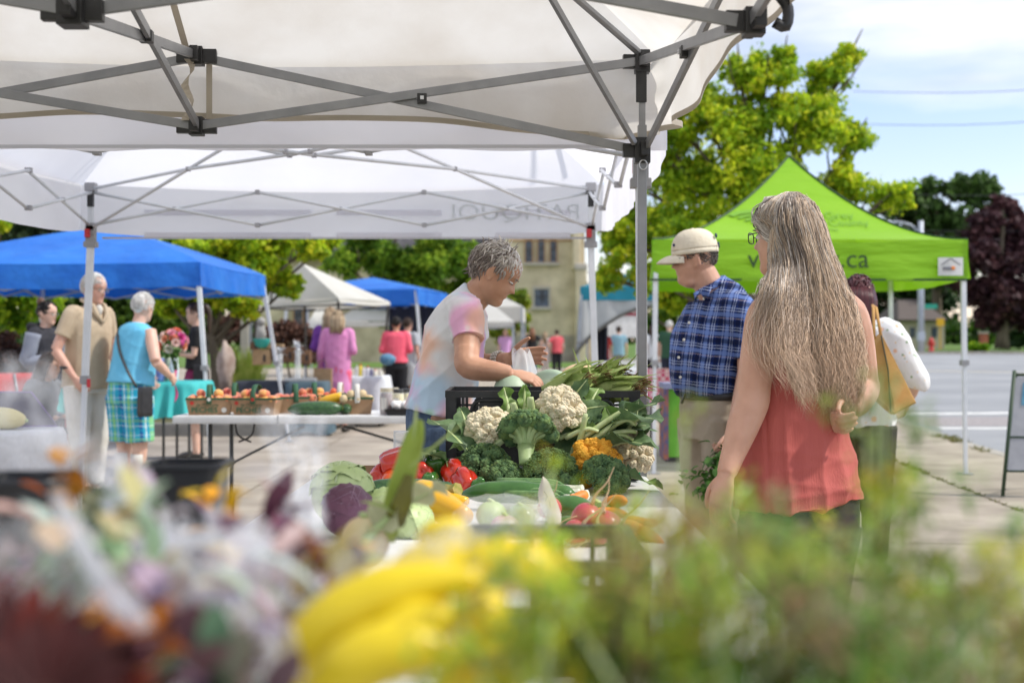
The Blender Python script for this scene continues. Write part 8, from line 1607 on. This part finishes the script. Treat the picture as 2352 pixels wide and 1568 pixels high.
M_must = mat('mustard_leather', (.46, .24, .06), (.54, .30, .09), scale=10, rough=.6, bump=.4, bscale=110, bdist=.002)
q = [W(2004, 785, 6.35), W(2024, 768, 6.33), W(2103, 925, 6.28), W(2052, 952, 6.26), W(1990, 900, 6.33)]; o = thing('tote_bag', 'mustard leather tote bag hanging from the floral blouse shoulder', 'tote bag', sum(q, Vector()) / 5); ctr_ = sum(q, Vector()) / 5
mb = MB(); mb.loft([[v + Vector((0, y, 0)) + (v - ctr_) * e for v in q] for y, e in ((-.03, -.06), (-.012, 0), (.04, .02), (.07, -.04))]); build(mb, 'body', M_must, o, bevel=.008)
mb = MB()
for a, b_2 in (((2006, 707), (2008, 790)), ((2012, 706), (2024, 775))): mb.tube([W(2004, 700, 6.52), W(*a, 6.42), W(*b_2, 6.34)], .008, 6, flat=.5)
build(mb, 'strap', M_must, o, smooth=True); mb = MB(); mb.tube([W(2024, 770, 6.30), W(2040, 850, 6.26), W(2046, 945, 6.24)], .004, 5); build(mb, 'seam', cl('dark_seam', (.05, .05, .03)), o, smooth=True)
# ---- chalk board at the right edge
o = thing('sandwich_board', 'dark green framed sandwich board sign at the right edge on the pavement', 'sign board', (W(2345, 0, 10.4).x, 10.4, 0)); M_gfr = cl('dark_green_frame', (.03, .06, .03), rough=.5); M_gpan = cl('grey_panel', (.30, .31, .34), (.36, .37, .40))
tp = W(2330, 852, 10.4); tp2 = tp + Vector((.62, -.05, 0)); f0 = W(2303, 1140, 10.25); f0.z = .01; f1 = f0 + Vector((.62, -.05, 0)); g0 = Vector((W(2375, 0, 10.95).x, 10.95, .01)); g1 = g0 + Vector((.62, -.05, 0))
for a, b_2 in ((tp, f0), (tp2, f1), (tp, g0), (tp2, g1)): mb = MB(); mb.tube([a, b_2], .016, 8); build(mb, 'leg', M_gfr, o, smooth=True)
mb = MB(); mb.tube([tp + Vector((0, 0, -.03)), tp2 + Vector((0, 0, -.03))], .013, 8)
for t in (.53, .80): mb.tube([tp.lerp(f0, t), tp2.lerp(f1, t)], .010, 6); mb.tube([tp.lerp(f0, t), tp.lerp(g0, t)], .010, 6)
build(mb, 'crossbar', M_gfr, o, smooth=True)
mb = MB(); a0, a1, b0, b1 = tp.lerp(f0, .05), tp2.lerp(f1, .05), tp.lerp(f0, .8), tp2.lerp(f1, .8); mb.add([a0, a1, b1, b0], [(0, 1, 2, 3)]); build(mb, 'panel', M_gpan, o, solid=.006)
mb = MB(); n_ = (b0 - a0).cross(a1 - a0).normalized() * .008; n_ = n_ if n_.y < 0 else -n_; c0_ = [a0.lerp(a1, u).lerp(b0.lerp(b1, u), v) + n_ for u, v in ((.12, .06), (.9, .06), (.9, .30), (.12, .30))]; mb.add(c0_, [(0, 1, 2, 3)]); build(mb, 'poster', cl('blue_poster', (.08, .22, .34), (.12, .3, .42)), o)
# ================================================================== FOREGROUND, WELL INSIDE THE FOCUS
M_film = mat('clear_film', (.80, .82, .86), rough=.25, alpha=.12, spec=.8, transl=.3); M_film2 = mat('milky_film', (.80, .81, .85), (.70, .71, .78), scale=9, rough=.3, alpha=.34, spec=.7, transl=.35)
M_fol = mat('mixed_foliage', (1, 1, 1), rough=.6, transl=.3, vcol=True)
def film(name, pts, m, par=None, label=None, crump=.012, seed=0, n=14):
    """crumpled sheet through a small lattice of points pts[row][col]"""
    g = random.Random(seed); ph = [g.uniform(0, 6) for _ in range(6)]; rows = [smoothpts(r, n) for r in pts]; cols = [smoothpts([r[i] for r in rows], n) for i in range(len(rows[0]))]; mb = MB(); nv = len(cols[0]); nu = len(cols); vs = []
    for i, c in enumerate(cols):
        for j, p in enumerate(c): vs.append(Vector(p) + Vector((sin(i * .9 + ph[0] + 2 * sin(j * .4)), sin(j * 1.1 + ph[1] + 2 * sin(i * .33 + ph[4])), sin(i * .7 + j * .8 + ph[2]))) * crump * (.4 + .6 * abs(sin(i * .21 + j * .17 + ph[3]))))
    mb.add(vs, [(i * nv + j, (i + 1) * nv + j, (i + 1) * nv + j + 1, i * nv + j + 1) for i in range(nu - 1) for j in range(nv - 1)]); o = build(mb, name, m, par, smooth=True, loc=None if par else vs[0])
    if label: tag(o, label, 'plastic film')
    return o
# yellow pods in a clear bag
M_ypod = mat('yellow_pod_skin', (.78, .58, .01), (.84, .66, .03), scale=5, rough=.35, transl=.15)
pods = [(((650, 1575), (770, 1440), (940, 1350), (1110, 1330)), .020, .74), (((900, 1320), (1010, 1280), (1110, 1240)), .015, .95), (((1040, 1330), (1180, 1300), (1320, 1340)), .019, .84), (((1080, 1360), (1110, 1430), (1170, 1500)), .018, .76), (((850, 1380), (960, 1400), (1080, 1440)), .017, .78), (((960, 1240), (1040, 1220), (1080, 1225)), .013, 1.1), (((1240, 1440), (1290, 1445), (1340, 1455)), .010, .80), (((720, 1590), (900, 1490), (1090, 1510)), .017, .70), (((1000, 1590), (1150, 1540), (1290, 1430)), .017, .72), (((880, 1380), (1060, 1310), (1220, 1330)), .015, .84), (((860, 1500), (960, 1440), (1040, 1400)), .016, .72), (((1180, 1290), (1260, 1290), (1330, 1310)), .014, .92)]
for i, (pp, r, d) in enumerate(pods):
    longveg('yellow_pepper', ['longest arched yellow pepper pod at the bottom centre', 'yellow pepper pod high up in the clear bag', 'plump yellow pepper pod at the right of the pile', 'yellow pepper pod pointing down beside the dill', 'yellow pepper pod crossing the middle of the pile', 'small yellow pepper pod furthest back in the bag', 'short yellow pepper tip among the dill', 'yellow pepper pod lowest at the bottom edge', 'yellow pepper pod at the bottom right beside the dill', 'arched yellow pepper pod behind the plump one', 'yellow pepper pod beneath the arched one', 'pale yellow pepper pod behind the plump one'][i], 'yellow pepper', [W(x, y, d) for x, y in pp], [r * .5, r, r * 1.05, r * .95, r * .6, r * .25], M_ypod, 'yellow pepper pods in the foreground bag', .02)
film('plastic_bag', [[W(640, 1400, .80), W(840, 1270, .86), W(1040, 1200, 1.0), W(1240, 1150, 1.2)], [W(740, 1470, .74), W(960, 1330, .78), W(1150, 1250, .9), W(1260, 1200, 1.1)], [W(800, 1560, .70), W(1000, 1480, .72), W(1200, 1420, .78), W(1330, 1330, .95)]], M_film, None, 'clear bag sheet drawn over the yellow pepper pods', .010, 1)
# husk stalk and onion
M_lk = mat('husk_stalk_green', (.32, .44, .05), (.50, .56, .14), scale=9, rough=.5, transl=.3)
o = thing('corn_stalk', 'tall green husk stalk with curled tips rising in front of the red peppers', 'husk stalk', W(890, 1220, 1.85)); mb = MB(); mb.tube(smoothpts([W(880, 1235, 1.85), W(905, 1160, 1.84), W(925, 1100, 1.83), W(948, 1020, 1.82), W(965, 965, 1.81)], 4), [.018, .018, .017, .016, .016, .017, .018, .018, .018, .017, .016, .016, .015, .014, .012, .009, .005], 14, flat=.6); build(mb, 'stalk', M_lk, o, smooth=True)
mb = MB(); leaf(mb, W(940, 1075, 1.8), (.95, 0, .72), .105, .012, -.05, n=8); leaf(mb, W(950, 1010, 1.8), (.3, 0, 1), .05, .012, -.2, n=6); leaf(mb, W(905, 1180, 1.8), (-.5, 0, .3), .05, .012, .2, n=6); build(mb, 'husk_tip', M_husk, o, smooth=True)
mb = MB(); mb.tube([W(905, 1200, 1.83), W(925, 1150, 1.80), W(940, 1090, 1.80)], [.016, .014, .006], 8, flat=.5); build(mb, 'dark_husk', mat('olive_husk', (.10, .09, .01), (.16, .15, .02), scale=12, rough=.6), o, smooth=True)
o = gourd('onion', 'pale straw coloured onion at the foot of the green husk stalk', 'onion', W(838, 1243, 1.85), (.036, .036, .037), mat('onion_skin', (.66, .42, .20), (.72, .62, .36), scale=14, rough=.35, stretch=(1, 1, .15)), 0)
leaf_thing('husk_leaf', 'pale dried husk leaf between onion and green stalk', 'leaf', W(850, 1230, 1.8), (40, 0, -50), .14, .03, .3, 5, mat('dry_husk', (.50, .50, .28), (.60, .60, .38), scale=20, rough=.6, transl=.3))
# buckets
tub('tall black flower bucket behind the plastic wrapped bouquets', Vector((W(432, 0, 1.75).x, 1.75, TZ)), .040, .050, W(0, 1062, 1.75).z - TZ, name='flower_bucket'); tub('dark bucket at the left edge behind the wrapped bouquets', Vector((W(60, 0, 1.35).x, 1.35, TZ)), .036, .044, W(0, 1095, 1.35).z - TZ, name='flower_bucket')
o = crate('produce_crate', 'dark crate in front of the beets, blurred by the dill', W(1065, 0, 1.72).x, W(1478, 0, 1.72).x, 1.72, 2.05, TZ + .002, W(0, 1285, 1.72).z)
WN = lambda x, y, d: W(x, y, d)
# wrapped bouquets at the left
RD = [(.11, .012, .004), (.38, .12, .008), (.05, .006, .004), (.52, .22, .012)]; MV = [(.34, .20, .23), (.42, .28, .30), (.12, .05, .08)]; WH = [(.50, .48, .50), (.40, .38, .42), (.52, .42, .42)]; PG = [(.18, .26, .14), (.26, .34, .22), (.06, .13, .03), (.03, .05, .03), (.10, .17, .06)]; YL = [(.75, .52, .03), (.70, .42, .02)]
def bunch(par, name, c, n, L, wd, pal, spread, up=.5, seed=0, rs=1.0):
    g = random.Random(seed); mb = MB(); L *= .9; wd *= .9; spread *= .9
    for i in range(n):
        p = Vector(c) + Vector((g.gauss(0, spread), g.gauss(0, spread * .7), g.gauss(0, spread * rs))); mb.cur = tuple(x * g.uniform(.75, 1.2) for x in pal[g.randrange(len(pal))]); leaf(mb, p, (g.gauss(0, 1), g.gauss(0, .7), g.gauss(up, .8)), L * g.uniform(.6, 1.2), wd * g.uniform(.7, 1.2), g.uniform(-.2, .5), g=g)
    return build(mb, name, M_fol, par, smooth=True, vcol=True)
def head_flower(par, c, r, pal, seed, tilt=(0, -.6, .8), core=(.05, .02, .01)):
    g = random.Random(seed); r *= .92; z = Vector(tilt).normalized(); x = z.orthogonal().normalized(); y = z.cross(x); mb = MB()
    for ly in range(2):
        for j in range(16):
            a = j * pi / 8 + ly * .2; d = (x * cos(a) + y * sin(a)) + z * (.15 + .25 * ly); mb.cur = tuple(q * g.uniform(.8, 1.2) for q in pal[g.randrange(len(pal))]); leaf(mb, Vector(c) + d * r * .2, d, r, r * .17, .1, up=z, n=4, g=g)
    mb.cur = core; mb.ell(c, (r * .28, r * .28, r * .2), nu=12, nv=8); return build(mb, 'flower_head', M_fol, par, smooth=True, vcol=True)
o = thing('wrapped_bouquet', 'cellophane wrapped bouquet with dark red and orange sunflowers at the bottom left', 'bouquet', WN(150, 1450, .72)); 
for i, (px, py, d, r, pl) in enumerate(((30, 1545, .66, .046, RD[:1] + RD[2:3]), (300, 1420, .74, .026, RD[1:2] + RD[3:]), (190, 1590, .64, .040, RD), (350, 1500, .70, .026, RD[:2]), (-30, 1430, .7, .028, RD[:1]), (100, 1620, .62, .045, RD[2:3]))): head_flower(o, WN(px, py, d), r, pl, i)
bunch(o, 'greenery', WN(190, 1440, .80), 80, .035, .009, PG, .022, seed=2); bunch(o, 'pale_petals', WN(100, 1410, .84), 46, .032, .011, WH + MV[:1], .022, seed=3); bunch(o, 'violet_petals', WN(430, 1580, .66), 40, .035, .012, [(.10, .08, .14), (.16, .08, .10), (.12, .17, .09)], .022, seed=4)
film('cellophane', [[WN(-60, 1210, .80), WN(60, 1160, .84), WN(200, 1180, .86)], [WN(-40, 1350, .70), WN(120, 1300, .74), WN(330, 1350, .76)], [WN(-40, 1440, .68), WN(160, 1400, .70), WN(340, 1450, .72)]], M_film, o, crump=.006, seed=5)
mb = MB(); mb.tube(smoothpts([WN(130, 1130, .78), WN(210, 1290, .70), WN(330, 1440, .64)], 4), [.004, .005, .006, .006, .006, .007, .008, .008, .005], 8, flat=.4); build(mb, 'fold', M_film2, o, smooth=True)
o = thing('wrapped_bouquet', 'wrapped bouquet of pale pink and white petals with green leaves, left of the bucket', 'bouquet', WN(300, 1200, .95)); bunch(o, 'greenery', WN(245, 1270, .98), 50, .040, .012, PG, .016, seed=6); bunch(o, 'pale_petals', WN(325, 1200, 1.02), 20, .045, .013, WH, .013, up=.8, seed=7, rs=1.2); bunch(o, 'orange_petals', WN(155, 1125, 1.05), 12, .03, .01, RD[1:2] + RD[3:], .010, seed=8, rs=2); bunch(o, 'cream_petals', WN(260, 1350, .85), 60, .04, .013, [(.60, .60, .50), (.5, .42, .26), (.4, .44, .34)], .032, seed=12)
film('cellophane', [[WN(225, 1070, 1.0), WN(265, 1050, 1.02), WN(310, 1090, 1.02)], [WN(240, 1180, .95), WN(330, 1170, .97), WN(400, 1200, .98)], [WN(330, 1300, .88), WN(400, 1290, .9), WN(450, 1290, .92)]], M_film2, o, crump=.008, seed=9)
film('cellophane_corner', [[WN(-60, 820, 1.0), WN(30, 840, 1.0), WN(120, 820, 1.02)], [WN(-60, 900, .95), WN(80, 930, .96), WN(180, 950, .97)], [WN(0, 1060, .9), WN(160, 1050, .92), WN(240, 1080, .95)]], mat('faint_film', (.80, .82, .86), rough=.25, alpha=.09, spec=.8), o, crump=.010, seed=10)
o = thing('wrapped_bouquet', 'wrapped bouquet of mauve leaves and yellow petals right of the bucket', 'bouquet', WN(580, 1200, 1.1)); bunch(o, 'mauve_leaves', WN(590, 1230, 1.1), 12, .055, .015, MV, .014, up=.6, seed=13, rs=1.2); bunch(o, 'yellow_petals', WN(505, 1180, 1.1), 9, .040, .007, YL, .007, up=.9, seed=14, rs=2.2); bunch(o, 'lower_leaves', WN(650, 1300, 1.0), 24, .045, .013, MV + YL[:1], .018, seed=15); bunch(o, 'stems', WN(700, 1300, .95), 20, .05, .012, [(.3, .12, .05), (.45, .4, .1), (.2, .1, .12)], .022, seed=16)
film('cellophane', [[WN(600, 950, 1.2), WN(680, 955, 1.2), WN(748, 960, 1.2)], [WN(625, 1080, 1.15), WN(690, 1080, 1.15), WN(745, 1090, 1.15)], [WN(650, 1230, 1.05), WN(700, 1230, 1.05), WN(738, 1220, 1.05)]], mat('thin_film', (.82, .84, .88), rough=.2, alpha=.2, spec=.8), o, crump=.006, seed=17)
o = thing('white_bag', 'crumpled white plastic bag between the wrapped bouquets', 'plastic bag', WN(540, 1330, .8))
film('sheet', [[WN(390, 1230, .88), WN(520, 1180, .92), WN(640, 1230, .92)], [WN(400, 1360, .78), WN(540, 1290, .76), WN(680, 1360, .82)], [WN(360, 1600, .68), WN(540, 1480, .69), WN(720, 1600, .70)]], M_film2, o, crump=.008, seed=20)
film('inner_sheet', [[WN(420, 1260, .95), WN(540, 1240, .95), WN(700, 1290, .95)], [WN(400, 1420, .84), WN(560, 1400, .84), WN(740, 1420, .86)], [WN(360, 1640, .74), WN(560, 1600, .74), WN(800, 1640, .76)]], M_film2, o, crump=.007, seed=21)
bunch(o, 'wrapped_petals', WN(480, 1540, .74), 60, .04, .012, WH + [(.55, .40, .30), (.3, .2, .14)], .035, seed=22); bunch(o, 'wrapped_stems', WN(700, 1500, .8), 50, .045, .010, [(.28, .24, .12), (.4, .36, .2), (.6, .6, .6)], .035, seed=23); bunch(o, 'back_petals', WN(640, 1420, .9), 50, .045, .012, WH + MV, .035, seed=24)
# dill and flowering herbs over the right side
DIL = {'y': [(.54, .58, .05), (.42, .48, .05), (.31, .40, .05)], 'o': [(.28, .29, .07), (.34, .31, .09), (.21, .25, .05)], 'b': [(.32, .24, .14), (.40, .31, .19), (.23, .20, .09)], 'g': [(.15, .27, .055), (.22, .34, .10), (.11, .20, .04)]}
DL = [((1330, 1530), .80, 'yg', 420, .034), ((1340, 1430), .84, 'yo', 360, .032), ((1420, 1500), .78, 'go', 480, .036), ((1480, 1360), .92, 'yg', 330, .032), ((1640, 1440), .80, 'yog', 520, .038), ((1600, 1310), .95, 'yo', 330, .034), ((1790, 1370), .92, 'ybo', 400, .036), ((1830, 1500), .76, 'obg', 500, .038), ((1990, 1390), .90, 'yg', 430, .034), ((2030, 1540), .74, 'by', 460, .036), ((2200, 1540), .82, 'og', 420, .036), ((2350, 1540), .84, 'go', 300, .030), ((2120, 1400), 1.0, 'yo', 150, .022), ((2040, 1100), 1.05, 'gyo', 200, .022), ((2010, 920), 1.1, 'o', 60, .018), ((1260, 1280), 1.1, 'y', 120, .026), ((1560, 1175), 1.05, 'y', 110, .024), ((1430, 1180), 1.1, 'yg', 50, .024), ((1770, 1235), 1.0, 'bo', 90, .020), ((2260, 1560), .72, 'go', 420, .034), ((1220, 1610), .72, 'y', 300, .028), ((1560, 1560), .72, 'yb', 460, .036), ((1900, 1290), 1.0, 'by', 190, .024), ((2190, 1470), .95, 'yb', 90, .024), ((1960, 1480), .8, 'g', 300, .034), ((1700, 1560), .7, 'gy', 420, .034)]
LBL = ['beside the yellow pods', 'over the front of the dark crate', 'at the bottom right of the yellow pods', 'rising before the carrots', 'in the bottom centre right', 'just under the checked shirt person', 'in front of the coral top hem', 'brownish, at the bottom below the black trousers', 'bright, right of the black trousers', 'brown tipped at the bottom edge', 'at the lower right over the pavement', 'at the right picture edge', 'below the mustard tote bag', 'tall, rising along the floral blouse person', 'topmost thin sprig before the mustard tote', 'thin, over the plastic by the paper tag', 'bright tip crossing the grey pole foot', 'thin, over the carrots', 'brown seed heads before the coral top', 'in the bottom right corner', 'bright, at the bottom under the yellow pods', 'yellowish at the bottom edge centre right', 'brown, before the coral hem at its right', 'faint brown tips over the pavement', 'deep green, under the olive trousers', 'green, lowest right of centre']
for i, ((px, py), d, pk, n, sp) in enumerate(DL):
    d *= .84; sp *= .85
    c = W(px, py, d); o = thing('dill_bunch', 'out of focus flowering dill, ' + LBL[i], 'dill', c, group='flowering dill in the foreground'); g = random.Random(300 + i); pal = [q for ch_ in pk for q in DIL[ch_]]; mb = MB(); cl_ = [(Vector((g.gauss(0, sp), g.gauss(0, sp * .6), g.gauss(0, sp))), pal[g.randrange(len(pal))]) for _ in range(9)]
    for j in range(n): q, cc = cl_[g.randrange(9)]; mb.cur = tuple(x * g.uniform(.75, 1.3) for x in cc); leaf(mb, c + q + Vector((g.gauss(0, sp * .3), g.gauss(0, sp * .3), g.gauss(0, sp * .3))), (g.gauss(0, 1), g.gauss(0, .7), g.gauss(.2, .8)), g.uniform(.009, .019), g.uniform(.0015, .0032), .1, n=2, g=g)
    build(mb, 'fronds', M_fol, o, vcol=True); mb = MB()
    for q, cc in cl_[:6]: mb.tube([c + q, c + q * .4 - Vector((0, 0, sp)), c + Vector((q.x * .2, q.y * .2, -min(c.z - TZ - .01, .25)))], .0012, 4)
    build(mb, 'stems', M_stalkg, o, smooth=True)
o = thing('black_bowl', 'dark bowl holding the dill stems at the table corner', 'bowl', (.17, .95, TZ)); mb = MB(); mb.lathe([(.05, 0), (.09, .02), (.12, .09), (.115, .09), (.08, .025)], (.17, .95, TZ), 28, cap=False); build(mb, 'bowl', M_tub, o, smooth=True); mb = MB(); mb.tube([(.17 + .119 * cos(a), .95 + .119 * sin(a), TZ + .09) for a in np.linspace(0, 2 * pi, 33)], .004, 6, cap=False); build(mb, 'rim', M_tub, o, smooth=True)
